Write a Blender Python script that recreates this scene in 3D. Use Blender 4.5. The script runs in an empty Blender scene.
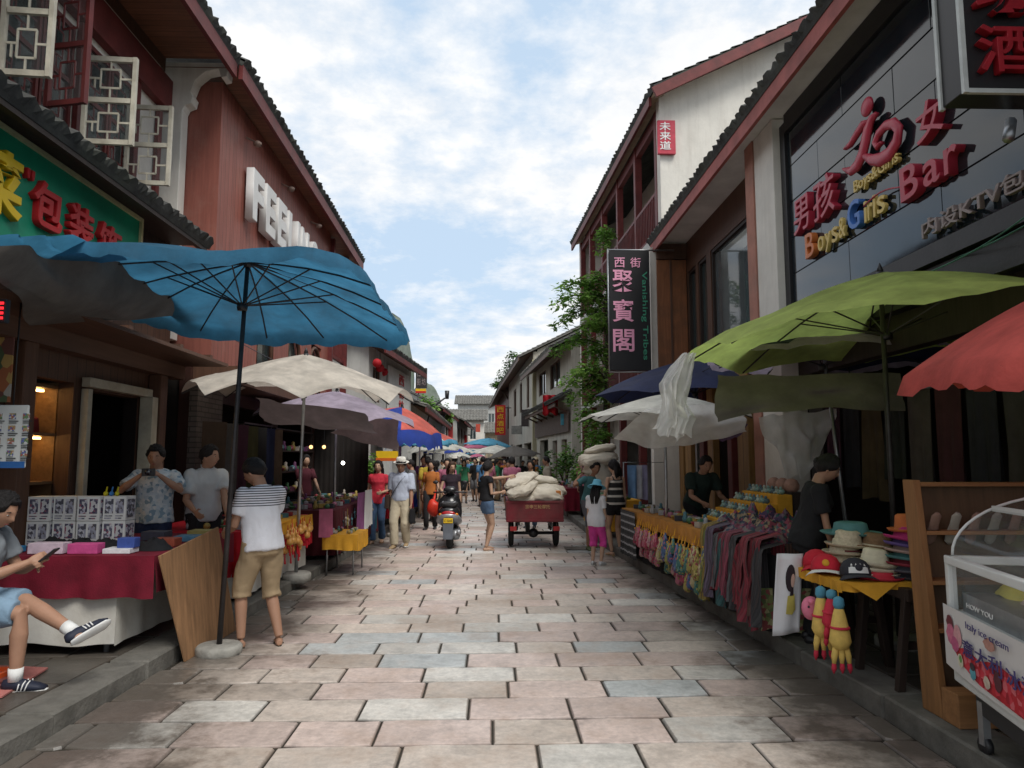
import bpy, bmesh, math, random
from mathutils import Vector, Matrix, noise
random.seed(7)
R = math.radians
scene = bpy.context.scene
COL = scene.collection
V = Vector
# ------------------------------------------------------------------ camera
CAMZ, FPX = 1.68, 711.0
PITCH, YAW = math.atan(74/711), math.atan(20/711)
FW = V((math.sin(YAW)*math.cos(PITCH), math.cos(YAW)*math.cos(PITCH), math.sin(PITCH)))
RT = V((math.cos(YAW), -math.sin(YAW), 0))
UP = RT.cross(FW)
def at(px, py, Y=None, X=None, Z=None):
    """the real point seen at a pixel, at a known depth / side distance / height"""
    d = FW*FPX + RT*(px-512) + UP*(384-py)
    if Y is not None: t = Y/d.y
    elif X is not None: t = X/d.x
    else: t = (Z-CAMZ)/d.z
    return V((d.x*t, d.y*t, CAMZ+d.z*t))
cd = bpy.data.cameras.new('camera'); cam = bpy.data.objects.new('camera', cd); COL.objects.link(cam)
cam.location = (0, 0, CAMZ)
cam.rotation_euler = Matrix((RT, UP, -FW)).transposed().to_euler()
cd.sensor_width = 36; cd.lens = 36*FPX/1024; cd.clip_end = 3000; cd.clip_start = .05
scene.camera = cam
# ------------------------------------------------------------------ materials
MATS = {}
def nodes_of(name):
    m = bpy.data.materials.new(name); m.use_nodes = True
    nt = m.node_tree; b = nt.nodes['Principled BSDF']
    return m, nt, b
def N(nt, t, **k):
    n = nt.nodes.new(t)
    for a, v in k.items():
        if a in n.inputs.keys(): n.inputs[a].default_value = v
        else: setattr(n, a, v)
    return n
def mixrgb(nt, fac, a, b, mode='MIX'):
    n = nt.nodes.new('ShaderNodeMix'); n.data_type = 'RGBA'; n.blend_type = mode
    for s, v in ((0, fac), (6, a), (7, b)):
        if isinstance(v, bpy.types.NodeSocket): nt.links.new(v, n.inputs[s])
        else: n.inputs[s].default_value = v if s == 0 else (*v[:3], 1)
    return n.outputs[2]
def math_(nt, op, a, b=None):
    n = nt.nodes.new('ShaderNodeMath'); n.operation = op
    for s, v in ((0, a), (1, b)):
        if v is None: continue
        if isinstance(v, bpy.types.NodeSocket): nt.links.new(v, n.inputs[s])
        else: n.inputs[s].default_value = v
    return n.outputs[0]
def ramp(nt, src, stops):
    n = nt.nodes.new('ShaderNodeValToRGB'); nt.links.new(src, n.inputs[0])
    e = n.color_ramp.elements
    while len(e) < len(stops): e.new(.5)
    for i, (p, c) in enumerate(stops):
        e[i].position = p; e[i].color = (*c[:3], 1) if hasattr(c, '__len__') else (c, c, c, 1)
    return n.outputs[0]
def mapped(nt, scale=(1, 1, 1), coord='Object'):
    tc = nt.nodes.new('ShaderNodeTexCoord'); mp = nt.nodes.new('ShaderNodeMapping')
    mp.inputs['Scale'].default_value = scale
    nt.links.new(tc.outputs[coord], mp.inputs[0]); return mp.outputs[0]
def noise_(nt, vec, scale, detail=4, rough=.6):
    n = N(nt, 'ShaderNodeTexNoise', Scale=scale, Detail=detail, Roughness=rough)
    nt.links.new(vec, n.inputs['Vector']); return n.outputs['Fac']
def bump_(nt, b, h, strength, dist=.01):
    n = N(nt, 'ShaderNodeBump', Strength=strength, Distance=dist)
    nt.links.new(h, n.inputs['Height']); nt.links.new(n.outputs[0], b.inputs['Normal'])
def M(name, c, rough=.8, var=.25, scale=6, bump=.15, bscale=40, metal=0, dirt=None, dirt_amt=.5, spec=.3, sss=0, coat=0, stretch=(1,1,1), trans=0, emit=0, thin=0):
    """painted / cloth / plaster surface with uneven tone and dirt"""
    if name in MATS: return MATS[name]
    m, nt, b = nodes_of(name)
    v = mapped(nt, stretch)
    n1 = noise_(nt, v, scale)
    dark = tuple(x*(1-var) for x in c); lite = tuple(min(1, x*(1+var*.6)) for x in c)
    col = ramp(nt, n1, [(.3, dark), (.7, lite)])
    if dirt:
        n2 = noise_(nt, v, scale*.35, 6, .7)
        f = ramp(nt, n2, [(.45, 0), (.7, 1)])
        f = math_(nt, 'MULTIPLY', f, dirt_amt)
        col = mixrgb(nt, f, col, dirt)
    nt.links.new(col, b.inputs['Base Color'])
    b.inputs['Roughness'].default_value = rough; b.inputs['Metallic'].default_value = metal
    b.inputs['Specular IOR Level'].default_value = spec
    b.inputs['Coat Weight'].default_value = coat
    if sss: b.inputs['Subsurface Weight'].default_value = sss; b.inputs['Subsurface Radius'].default_value = (.02, .008, .004); b.inputs['Subsurface Scale'].default_value = .5
    if emit: nt.links.new(col, b.inputs['Emission Color']); b.inputs['Emission Strength'].default_value = emit
    if bump: bump_(nt, b, noise_(nt, v, bscale, 3), bump)
    if trans:   # thin cloth that lets daylight through
        out = nt.nodes['Material Output']; tr = nt.nodes.new('ShaderNodeBsdfTranslucent'); mx = nt.nodes.new('ShaderNodeMixShader')
        nt.links.new(col, tr.inputs[0]); mx.inputs[0].default_value = trans
        nt.links.new(b.outputs[0], mx.inputs[1]); nt.links.new(tr.outputs[0], mx.inputs[2]); nt.links.new(mx.outputs[0], out.inputs[0])
        if thin:
            tp = nt.nodes.new('ShaderNodeBsdfTransparent'); m2 = nt.nodes.new('ShaderNodeMixShader'); m2.inputs[0].default_value = thin
            nt.links.new(mx.outputs[0], m2.inputs[1]); nt.links.new(tp.outputs[0], m2.inputs[2]); nt.links.new(m2.outputs[0], out.inputs[0])
    MATS[name] = m; return m
def wood(name, c, axis=2, plank=0.0, paxis=1, rough=.55, var=.35, dirt=(.05, .04, .03), spec=.3):
    """wood grain along an axis, with optional plank joints across paxis"""
    if name in MATS: return MATS[name]
    m, nt, b = nodes_of(name)
    st = [14, 14, 14]; st[axis] = 1.0
    v = mapped(nt, st); n1 = noise_(nt, v, 1.6, 6, .65)
    col = ramp(nt, n1, [(.25, tuple(x*(1-var) for x in c)), (.75, tuple(min(1, x*(1+var*.5)) for x in c))])
    v2 = mapped(nt); n2 = noise_(nt, v2, 1.3, 5, .7)
    f = ramp(nt, n2, [(.5, 0), (.8, .6)])
    col = mixrgb(nt, f, col, dirt)
    h = n1
    if plank:
        sp = nt.nodes.new('ShaderNodeSeparateXYZ'); nt.links.new(v2, sp.inputs[0])
        u = math_(nt, 'DIVIDE', sp.outputs[paxis], plank)
        fr = math_(nt, 'FRACT', u)
        fl = math_(nt, 'FLOOR', u)
        wn = nt.nodes.new('ShaderNodeTexWhiteNoise'); wn.noise_dimensions = '1D'; nt.links.new(fl, wn.inputs['W'])
        tint = math_(nt, 'MULTIPLY_ADD', wn.outputs['Value'], .22); tint.node.inputs[2].default_value = .88
        cmb = nt.nodes.new('ShaderNodeCombineColor')
        for i in range(3): nt.links.new(tint, cmb.inputs[i])
        col = mixrgb(nt, 1.0, col, cmb.outputs[0], 'MULTIPLY')
        gap = math_(nt, 'LESS_THAN', math_(nt, 'ABSOLUTE', math_(nt, 'SUBTRACT', fr, .5)), .478)
        col = mixrgb(nt, gap, (.012, .008, .007), col)
        h = math_(nt, 'MULTIPLY_ADD', gap, 2.0); nt.links.new(n1, h.node.inputs[2])
    nt.links.new(col, b.inputs['Base Color']); b.inputs['Roughness'].default_value = rough
    b.inputs['Specular IOR Level'].default_value = spec
    bump_(nt, b, h, .35, .008)
    MATS[name] = m; return m
def plaster(name, c, stain=(.16, .14, .11), amt=.6, rough=.9, streak=True):
    """lime wash with rain streaks and grey patches"""
    if name in MATS: return MATS[name]
    m, nt, b = nodes_of(name)
    v = mapped(nt); vs = mapped(nt, (5, 5, .5))
    n1 = noise_(nt, v, 1.2, 8, .7); n2 = noise_(nt, vs, 1.3, 6, .7)
    col = ramp(nt, n1, [(.3, tuple(x*.8 for x in c)), (.65, c)])
    f = math_(nt, 'MULTIPLY', ramp(nt, n2 if streak else n1, [(.48, 0), (.78, 1)]), amt)
    col = mixrgb(nt, f, col, stain)
    nt.links.new(col, b.inputs['Base Color']); b.inputs['Roughness'].default_value = rough
    bump_(nt, b, noise_(nt, v, 18, 5), .3, .01)
    MATS[name] = m; return m
def stripes(name, cols, period, axis=0, rough=.85, wob=.0, trans=0):
    """woven bands of several colours across one object axis"""
    if name in MATS: return MATS[name]
    m, nt, b = nodes_of(name)
    v = mapped(nt); sp = nt.nodes.new('ShaderNodeSeparateXYZ'); nt.links.new(v, sp.inputs[0])
    s = sp.outputs[axis]
    if wob: s = math_(nt, 'ADD', s, math_(nt, 'MULTIPLY', noise_(nt, v, 3), wob))
    fr = math_(nt, 'FRACT', math_(nt, 'DIVIDE', s, period))
    n = nt.nodes.new('ShaderNodeValToRGB'); nt.links.new(fr, n.inputs[0]); n.color_ramp.interpolation = 'CONSTANT'
    e = n.color_ramp.elements
    while len(e) < len(cols): e.new(.5)
    for i, c in enumerate(cols): e[i].position = i/len(cols); e[i].color = (*c, 1)
    col = mixrgb(nt, math_(nt, 'MULTIPLY', noise_(nt, v, 25), .5), n.outputs[0], (.03, .03, .03))
    nt.links.new(col, b.inputs['Base Color']); b.inputs['Roughness'].default_value = rough
    bump_(nt, b, noise_(nt, v, 60), .2)
    MATS[name] = m; return m
def patches(name, cols, scale=20, rough=.8, coord='Object'):
    """printed / mixed-colour surface: cells of several colours"""
    if name in MATS: return MATS[name]
    m, nt, b = nodes_of(name)
    v = mapped(nt, coord=coord)
    vo = N(nt, 'ShaderNodeTexVoronoi', Scale=scale); nt.links.new(v, vo.inputs['Vector'])
    sp = nt.nodes.new('ShaderNodeSeparateColor'); nt.links.new(vo.outputs['Color'], sp.inputs[0])
    n = nt.nodes.new('ShaderNodeValToRGB'); nt.links.new(sp.outputs[0], n.inputs[0]); n.color_ramp.interpolation = 'CONSTANT'
    e = n.color_ramp.elements
    while len(e) < len(cols): e.new(.5)
    for i, c in enumerate(cols): e[i].position = i/len(cols); e[i].color = (*c, 1)
    nt.links.new(n.outputs[0], b.inputs['Base Color']); b.inputs['Roughness'].default_value = rough
    bump_(nt, b, vo.outputs['Distance'], .3)
    MATS[name] = m; return m
def glassy(name, c=(.02, .025, .03), rough=.05, alpha=1.0, metal=0, spec=.8):
    if name in MATS: return MATS[name]
    m, nt, b = nodes_of(name)
    v = mapped(nt); n1 = noise_(nt, v, 3)
    nt.links.new(ramp(nt, n1, [(.3, tuple(x*.8 for x in c)), (.7, tuple(x*1.2 for x in c))]), b.inputs['Base Color'])
    b.inputs['Specular IOR Level'].default_value = spec; b.inputs['Metallic'].default_value = metal
    nt.links.new(math_(nt, 'MULTIPLY', n1, rough*2), b.inputs['Roughness'])
    b.inputs['Alpha'].default_value = alpha
    bump_(nt, b, noise_(nt, v, 1.2), .02, .02)
    MATS[name] = m; return m
def emitter(name, c, s):
    if name in MATS: return MATS[name]
    m, nt, b = nodes_of(name); b.inputs['Base Color'].default_value = (*c, 1)
    b.inputs['Emission Color'].default_value = (*c, 1); b.inputs['Emission Strength'].default_value = s
    MATS[name] = m; return m
# ------------------------------------------------------------------ mesh builder
ORG = {}
def frame(d, up=None):
    d = d.normalized(); u = V((0, 0, 1)) if up is None else up
    if abs(d.dot(u)) > .98: u = V((0, 1, 0))
    s = d.cross(u).normalized(); return s, s.cross(d).normalized()
class MB:
    def __init__(s): s.v = []; s.f = []; s.m = []; s.sm = []; s.mi = 0; s.col = []
    def add(s, vs, fs, smooth=False):
        o = len(s.v); s.v += [V(x) for x in vs]
        for f in fs: s.f.append([o+i for i in f]); s.m.append(s.mi); s.sm.append(smooth)
        return s
    def box(s, a, b):
        x0, y0, z0 = (min(a[i], b[i]) for i in range(3)); x1, y1, z1 = (max(a[i], b[i]) for i in range(3))
        return s.add([(x0,y0,z0),(x1,y0,z0),(x1,y1,z0),(x0,y1,z0),(x0,y0,z1),(x1,y0,z1),(x1,y1,z1),(x0,y1,z1)],
                     [(0,3,2,1),(4,5,6,7),(0,1,5,4),(1,2,6,5),(2,3,7,6),(3,0,4,7)])
    def obox(s, c, size, M3=None, taper=1):
        hx, hy, hz = (q/2 for q in size); c = V(c); M3 = M3 or Matrix.Identity(3)
        vs = []
        for z in (-hz, hz):
            t = 1 if z < 0 else taper
            for x, y in ((-hx,-hy),(hx,-hy),(hx,hy),(-hx,hy)): vs.append(c + M3 @ V((x*t, y*t, z)))
        return s.add(vs, [(0,3,2,1),(4,5,6,7),(0,1,5,4),(1,2,6,5),(2,3,7,6),(3,0,4,7)])
    def bar(s, a, b, w, h=None, up=None):
        a, b = V(a), V(b); d = b-a; h = h or w
        sd, u = frame(d, up); vs = []
        for p in (a, b):
            for i, j in ((-1,-1),(1,-1),(1,1),(-1,1)): vs.append(p + sd*(w/2*i) + u*(h/2*j))
        return s.add(vs, [(0,1,2,3),(7,6,5,4),(0,4,5,1),(1,5,6,2),(2,6,7,3),(3,7,4,0)])
    def tube(s, pts, r, n=8, caps=True, up=None, flat=None):
        pts = [V(p) for p in pts]; rs = r if hasattr(r, '__len__') else [r]*len(pts)
        vs = []; fs = []; prev = None
        for i, p in enumerate(pts):
            d = pts[min(i+1, len(pts)-1)] - pts[max(i-1, 0)]
            if d.length < 1e-6: d = V((0,0,1))
            if up is not None or prev is None: sd, u = frame(d, up)
            else:
                dn = d.normalized(); sd = (prev - dn*prev.dot(dn)).normalized(); u = sd.cross(dn).normalized()
            prev = sd; rr = rs[i]; ra, rb = rr if hasattr(rr, '__len__') else (rr, rr)
            for k in range(n):
                a = 2*math.pi*k/n; vs.append(p + sd*(ra*math.cos(a)) + u*(rb*math.sin(a)))
        for i in range(len(pts)-1):
            for k in range(n):
                k2 = (k+1) % n; fs.append((i*n+k, i*n+k2, (i+1)*n+k2, (i+1)*n+k))
        if caps:
            fs.append(tuple(range(n))[::-1]); fs.append(tuple((len(pts)-1)*n+k for k in range(n)))
        return s.add(vs, fs, n > 5)
    def loft(s, rings, caps=True, smooth=True):
        n = len(rings[0]); vs = [p for r in rings for p in r]; fs = []
        for i in range(len(rings)-1):
            for k in range(n):
                k2 = (k+1) % n; fs.append((i*n+k, i*n+k2, (i+1)*n+k2, (i+1)*n+k))
        if caps: fs.append(tuple(range(n))[::-1]); fs.append(tuple((len(rings)-1)*n+k for k in range(n)))
        return s.add(vs, fs, smooth)
    def lathe(s, prof, c=(0,0,0), n=20, M3=None, caps=True):
        c = V(c); M3 = M3 or Matrix.Identity(3)
        return s.loft([[c + M3 @ V((r*math.cos(2*math.pi*k/n), r*math.sin(2*math.pi*k/n), z)) for k in range(n)] for r, z in prof], caps)
    def ball(s, c, r, n=12, m=8, M3=None):
        rx, ry, rz = r if hasattr(r, '__len__') else (r, r, r); c = V(c); M3 = M3 or Matrix.Identity(3)
        rings = []
        for i in range(m+1):
            t = math.pi*i/m; q = max(math.sin(t), .02)
            rings.append([c + M3 @ V((rx*q*math.cos(2*math.pi*k/n), ry*q*math.sin(2*math.pi*k/n), -rz*math.cos(t))) for k in range(n)])
        return s.loft(rings)
    def prism(s, poly, a, b):
        """polygon points (3-D) swept by vector"""
        poly = [V(p) for p in poly]; d = V(b)-V(a) if a is not None else V(b); n = len(poly)
        vs = poly + [p+d for p in poly]
        fs = [tuple(range(n))[::-1], tuple(n+i for i in range(n))] + [(i, (i+1) % n, n+(i+1) % n, n+i) for i in range(n)]
        return s.add(vs, fs)
    def quad(s, *p): return s.add(p, [tuple(range(len(p)))])
    def sheet(s, fn, nu, nv, smooth=True, thick=0):
        vs = [V(fn(i/nu, j/nv)) for j in range(nv+1) for i in range(nu+1)]; w = nu+1
        fs = [(j*w+i, j*w+i+1, (j+1)*w+i+1, (j+1)*w+i) for j in range(nv) for i in range(nu)]
        return s.add(vs, fs, smooth)
    def build(s, name, mats, parent=None, bevel=0, solid=0, sub=0, label=None, recalc=True, org=None):
        me = bpy.data.meshes.new(name)
        o3 = org if org is not None else (ORG.get(parent.name, V((0,0,0))) if parent else V((0,0,0)))
        me.from_pydata([tuple(p-o3) for p in s.v], [], s.f)
        mats = mats if isinstance(mats, (list, tuple)) else [mats]
        for m in mats: me.materials.append(m)
        me.polygons.foreach_set('material_index', s.m); me.polygons.foreach_set('use_smooth', s.sm)
        if s.col:
            ca = me.color_attributes.new('tint', 'FLOAT_COLOR', 'POINT')
            flat = []
            for c in s.col: flat += [c[0], c[1], c[2], 1]
            ca.data.foreach_set('color', flat)
        if recalc:
            bm = bmesh.new(); bm.from_mesh(me); bmesh.ops.recalc_face_normals(bm, faces=bm.faces); bm.to_mesh(me); bm.free()
        me.update()
        ob = bpy.data.objects.new(name, me); COL.objects.link(ob)
        if parent: ob.parent = parent
        ORG[ob.name] = o3
        if label: ob['label'] = label
        if bevel:
            md = ob.modifiers.new('bevel', 'BEVEL'); md.width = bevel; md.segments = 2; md.limit_method = 'ANGLE'
        if solid:
            md = ob.modifiers.new('solid', 'SOLIDIFY'); md.thickness = solid; md.offset = 0
        if sub:
            md = ob.modifiers.new('sub', 'SUBSURF'); md.levels = sub; md.render_levels = sub
        return ob
def tag(o, label=None, cat=None, group=None, kind=None):
    if label: o['label'] = label
    if cat: o['category'] = cat
    if group: o['group'] = group
    if kind: o['kind'] = kind
    return o
def thing(name, label, cat, loc=(0,0,0), group=None, rz=0):
    o = bpy.data.objects.new(name, None); COL.objects.link(o); o.location = loc; o.empty_display_size = .1
    o.rotation_euler = (0, 0, rz)
    ORG[o.name] = V(loc) if rz == 0 else V((0,0,0))
    return tag(o, label, cat, group)
def local_thing(name, label, cat, group=None):
    """built at the origin, moved afterwards"""
    return thing(name, label, cat, (0,0,0), group)
def dup(root, loc=None, rz=None, label=None, group=None, scale=None, mats=None):
    r = root.copy(); COL.objects.link(r)
    if loc is not None: r.location = loc
    if rz is not None: r.rotation_euler = (0, 0, rz)
    if scale: r.scale = (scale,)*3
    if label: r['label'] = label
    if group: r['group'] = group
    for ch in list(root.children):
        c = ch.copy(); COL.objects.link(c); c.parent = r
        if mats and ch.name.split('.')[0] in mats:
            c.material_slots[0].link = 'OBJECT'; c.material_slots[0].material = mats[ch.name.split('.')[0]]
        for g in ch.children:
            d = g.copy(); COL.objects.link(d); d.parent = c
    return r
def structure(ob): ob['kind'] = 'structure'; return ob
def text(body, name, mat, parent, O, U, W, height, width=None, extrude=.02, bevel=0, spacing=1, offset=0, label=None):
    """raised lettering: O lower-left corner, U reading direction, W up; fitted to height (and width)"""
    cu = bpy.data.curves.new(name, 'FONT'); cu.body = body; cu.size = 1; cu.extrude = extrude; cu.bevel_depth = bevel
    cu.space_character = spacing; cu.offset = offset; cu.resolution_u = 4
    tmp = bpy.data.objects.new('tmp', cu); COL.objects.link(tmp)
    bpy.context.view_layer.update()
    me = bpy.data.meshes.new_from_object(tmp.evaluated_get(bpy.context.evaluated_depsgraph_get()))
    bpy.data.objects.remove(tmp); bpy.data.curves.remove(cu)
    xs = [v.co.x for v in me.vertices]; ys = [v.co.y for v in me.vertices]
    x0, x1, y0, y1 = min(xs), max(xs), min(ys), max(ys)
    ky = height/(y1-y0); kx = (width/(x1-x0)) if width else ky
    U = V(U).normalized(); W = V(W).normalized(); Nn = U.cross(W); O = V(O)
    o3 = ORG.get(parent.name, V((0,0,0))) if parent else V((0,0,0))
    for v in me.vertices:
        c = v.co; v.co = O + U*((c.x-x0)*kx) + W*((c.y-y0)*ky) + Nn*c.z - o3
    me.materials.clear(); me.materials.append(mat)
    ob = bpy.data.objects.new(name, me); COL.objects.link(ob); ob.parent = parent; ORG[ob.name] = o3
    if label: ob['label'] = label
    return ob
def wallgrid(mb, O, U, Nn, z0, z1, L, holes, th=.2):
    """wall panel along U from O (length L) with rectangular openings (u0,u1,z0,z1); thickness behind the face (against Nn)"""
    O = V(O); U = V(U).normalized(); Nn = V(Nn).normalized()
    us = sorted({0, L, *[h[0] for h in holes], *[h[1] for h in holes]}); zs = sorted({z0, z1, *[h[2] for h in holes], *[h[3] for h in holes]})
    us = [u for u in us if 0 <= u <= L]; zs = [z for z in zs if z0 <= z <= z1]
    for i in range(len(us)-1):
        j = 0
        while j < len(zs)-1:
            def solid(jj):
                uc, zc = (us[i]+us[i+1])/2, (zs[jj]+zs[jj+1])/2
                return not any(h[0] < uc < h[1] and h[2] < zc < h[3] for h in holes)
            if not solid(j): j += 1; continue
            k = j
            while k+1 < len(zs)-1 and solid(k+1): k += 1
            a, b = us[i], us[i+1]; za, zb = zs[j], zs[k+1]
            p = [O+U*a, O+U*b, O+U*b-Nn*th, O+U*a-Nn*th]
            mb.add([V((q.x,q.y,za)) for q in p]+[V((q.x,q.y,zb)) for q in p], [(0,3,2,1),(4,5,6,7),(0,1,5,4),(1,2,6,5),(2,3,7,6),(3,0,4,7)])
            j = k+1
def tile_roof(mb, A, B, S, pitch=.2, rise=.05, th=.07, rows=None):
    """grey clay pan-tile slope: eave line A->B, S vector up the slope; rounded ridges run up the slope, courses step"""
    A, B, S = V(A), V(B), V(S); L = (B-A).length; U = (B-A).normalized(); n = U.cross(S).normalized()
    if n.z < 0: n = -n
    cnt = max(2, int(L/pitch)); rows = rows or max(1, int(S.length/.28))
    seg = 4; W = cnt*seg+1; vs = []; fs = []
    for r in range(rows):
        for e, lift in ((0, .035), (1, .0)):
            for k in range(W):
                u = k/(W-1); ph = (k % seg)/seg
                h = rise*abs(math.sin(math.pi*(k/seg))) + lift + random.uniform(-.006, .006)
                vs.append(A + (B-A)*u + S*((r+e)/rows) + n*(h) + U*random.uniform(-.008, .008) + (S.normalized()*random.uniform(-.03, .02) if e == 0 else V((0,0,0))))
        o = 2*r*W
        for k in range(W-1): fs.append((o+k, o+k+1, o+W+k+1, o+W+k))
        if r:
            for k in range(W-1): fs.append((o-W+k, o-W+k+1, o+k+1, o+k))
    o = len(vs)
    for k in range(W): vs.append(A + (B-A)*(k/(W-1)) - n*th*.3)
    for k in range(W-1): fs.append((o+k, o+k+1, k+1, k))
    mb.add(vs, fs, False)
    mb.prism([A-n*th, B-n*th, B-n*.005, A-n*.005], None, S)
def leaves(mb, centre, rad, count, size, droop=.2, flat=.6, shell=.0):
    c = V(centre); rx, ry, rz = rad
    for _ in range(count):
        while True:
            d = V((random.uniform(-1,1), random.uniform(-1,1), random.uniform(-1,1)))
            if shell <= d.length <= 1: break
        p = c + V((d.x*rx, d.y*ry, d.z*rz))
        a = random.uniform(0, 6.28); t = V((math.cos(a), math.sin(a), random.uniform(-.8, .3))).normalized()
        w = t.cross(V((random.uniform(-flat,flat), random.uniform(-flat,flat), 1))).normalized()
        s = size*random.uniform(.6, 1.3)
        mb.add([p, p+t*s*.5+w*s*.25, p+t*s, p+t*s*.5-w*s*.25], [(0,1,2,3)])
def ease(t): return t*t*(3-2*t)
# ------------------------------------------------------------------ sky and light
w = bpy.data.worlds.new('World'); scene.world = w; w.use_nodes = True
nt = w.node_tree; bg = nt.nodes['Background']; bg.inputs['Strength'].default_value = .124
sky = nt.nodes.new('ShaderNodeTexSky'); sky.sky_type = 'NISHITA'; sky.sun_disc = False
SUN_EL, SUN_AZ = R(54), R(146)     # azimuth clockwise from +Y
sky.sun_elevation = SUN_EL; sky.sun_rotation = SUN_AZ; sky.air_density = 1.0; sky.dust_density = 2.5
tc = nt.nodes.new('ShaderNodeTexCoord')
# project the view direction on a flat cloud layer so that clouds shrink towards the horizon
sp = nt.nodes.new('ShaderNodeSeparateXYZ'); nt.links.new(tc.outputs['Generated'], sp.inputs[0])
zc = math_(nt, 'ADD', math_(nt, 'MAXIMUM', sp.outputs[2], 0.0), .22)
cx = math_(nt, 'DIVIDE', sp.outputs[0], zc); cy = math_(nt, 'DIVIDE', sp.outputs[1], zc)
cb = nt.nodes.new('ShaderNodeCombineXYZ'); nt.links.new(cx, cb.inputs[0]); nt.links.new(cy, cb.inputs[1]); cb.inputs[2].default_value = 3.3
n1 = noise_(nt, cb.outputs[0], 1.15, 9, .60); n2 = noise_(nt, cb.outputs[0], 9, 8, .62)
mixn = math_(nt, 'ADD', math_(nt, 'MULTIPLY', n1, .76), math_(nt, 'MULTIPLY', n2, .24))
cover = ramp(nt, mixn, [(.41, 0), (.53, 1)])
shade = ramp(nt, n2, [(.3, (7.3, 7.5, 7.75)), (.62, (8.3, 8.35, 8.4))])
blue = mixrgb(nt, .82, sky.outputs[0], (5.3, 6.7, 8.3))
nt.links.new(mixrgb(nt, cover, blue, shade), bg.inputs['Color'])
sd = bpy.data.lights.new('sun', 'SUN'); sd.energy = 2.8; sd.angle = R(26); sd.color = (1, .96, .9)
sun = bpy.data.objects.new('sun', sd); COL.objects.link(sun)
dirv = V((math.sin(SUN_AZ)*math.cos(SUN_EL), math.cos(SUN_AZ)*math.cos(SUN_EL), math.sin(SUN_EL)))
sun.rotation_euler = (-dirv).to_track_quat('-Z', 'Y').to_euler()
scene.view_settings.view_transform = 'Standard'; scene.view_settings.look = 'None'; scene.view_settings.exposure = 0
# ------------------------------------------------------------------ shared materials
ROOF = M('clay_tiles', (.055, .055, .052), .85, .5, 5, .5, 30, dirt=(.10, .11, .08), dirt_amt=.5)
ROOFFAR = M('old_clay_tiles', (.17, .165, .15), .9, .35, 3, .4, 20, dirt=(.09, .08, .07))
REDWOOD = wood('red_stained_boards', (.31, .105, .078), 2, .14, 1, var=.28, dirt=(.34, .20, .16))
REDPAINT = M('dark_red_paint', (.15, .030, .028), .55, .3, 4, .2, 20, dirt=(.05, .02, .02))
FASCIA = M('faded_red_fascia', (.38, .11, .095), .7, .3, 3, .3, 15, dirt=(.12, .05, .045))
BROWNWOOD = wood('brown_wood', (.11, .055, .034), 2)
DARKWOOD = wood('dark_wood', (.030, .019, .015), 2)
SOFFIT = wood('soffit_boards', (.22, .09, .05), 0, .12, 1)
WHITEWALL = plaster('white_lime_wall', (.76, .73, .66), (.34, .29, .23), .30)
GREYWALL = plaster('grey_wall', (.55, .55, .52), (.22, .22, .2), .4)
CREAM = M('cream_paint', (.66, .62, .50), .6, .15, 5, .15, 30, dirt=(.35, .30, .2), dirt_amt=.4)
BLACKM = M('black_metal', (.018, .018, .02), .45, .3, 6, .1, 30, spec=.5)
STEEL = M('galvanised_steel', (.35, .36, .37), .4, .2, 8, .1, 30, metal=.8)
RIBM = M('umbrella_rib_steel', (.05, .045, .045), .45, .3, 10, .1, 30, metal=.3)
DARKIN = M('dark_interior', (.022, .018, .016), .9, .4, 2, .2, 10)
WHITEP = M('white_paint', (.78, .78, .76), .5, .08, 4, .1, 20, dirt=(.5, .48, .43), dirt_amt=.3)
STONE = M('curb_stone', (.15, .142, .125), .8, .35, 5, .7, 25, dirt=(.08, .075, .06), dirt_amt=.6)
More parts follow.
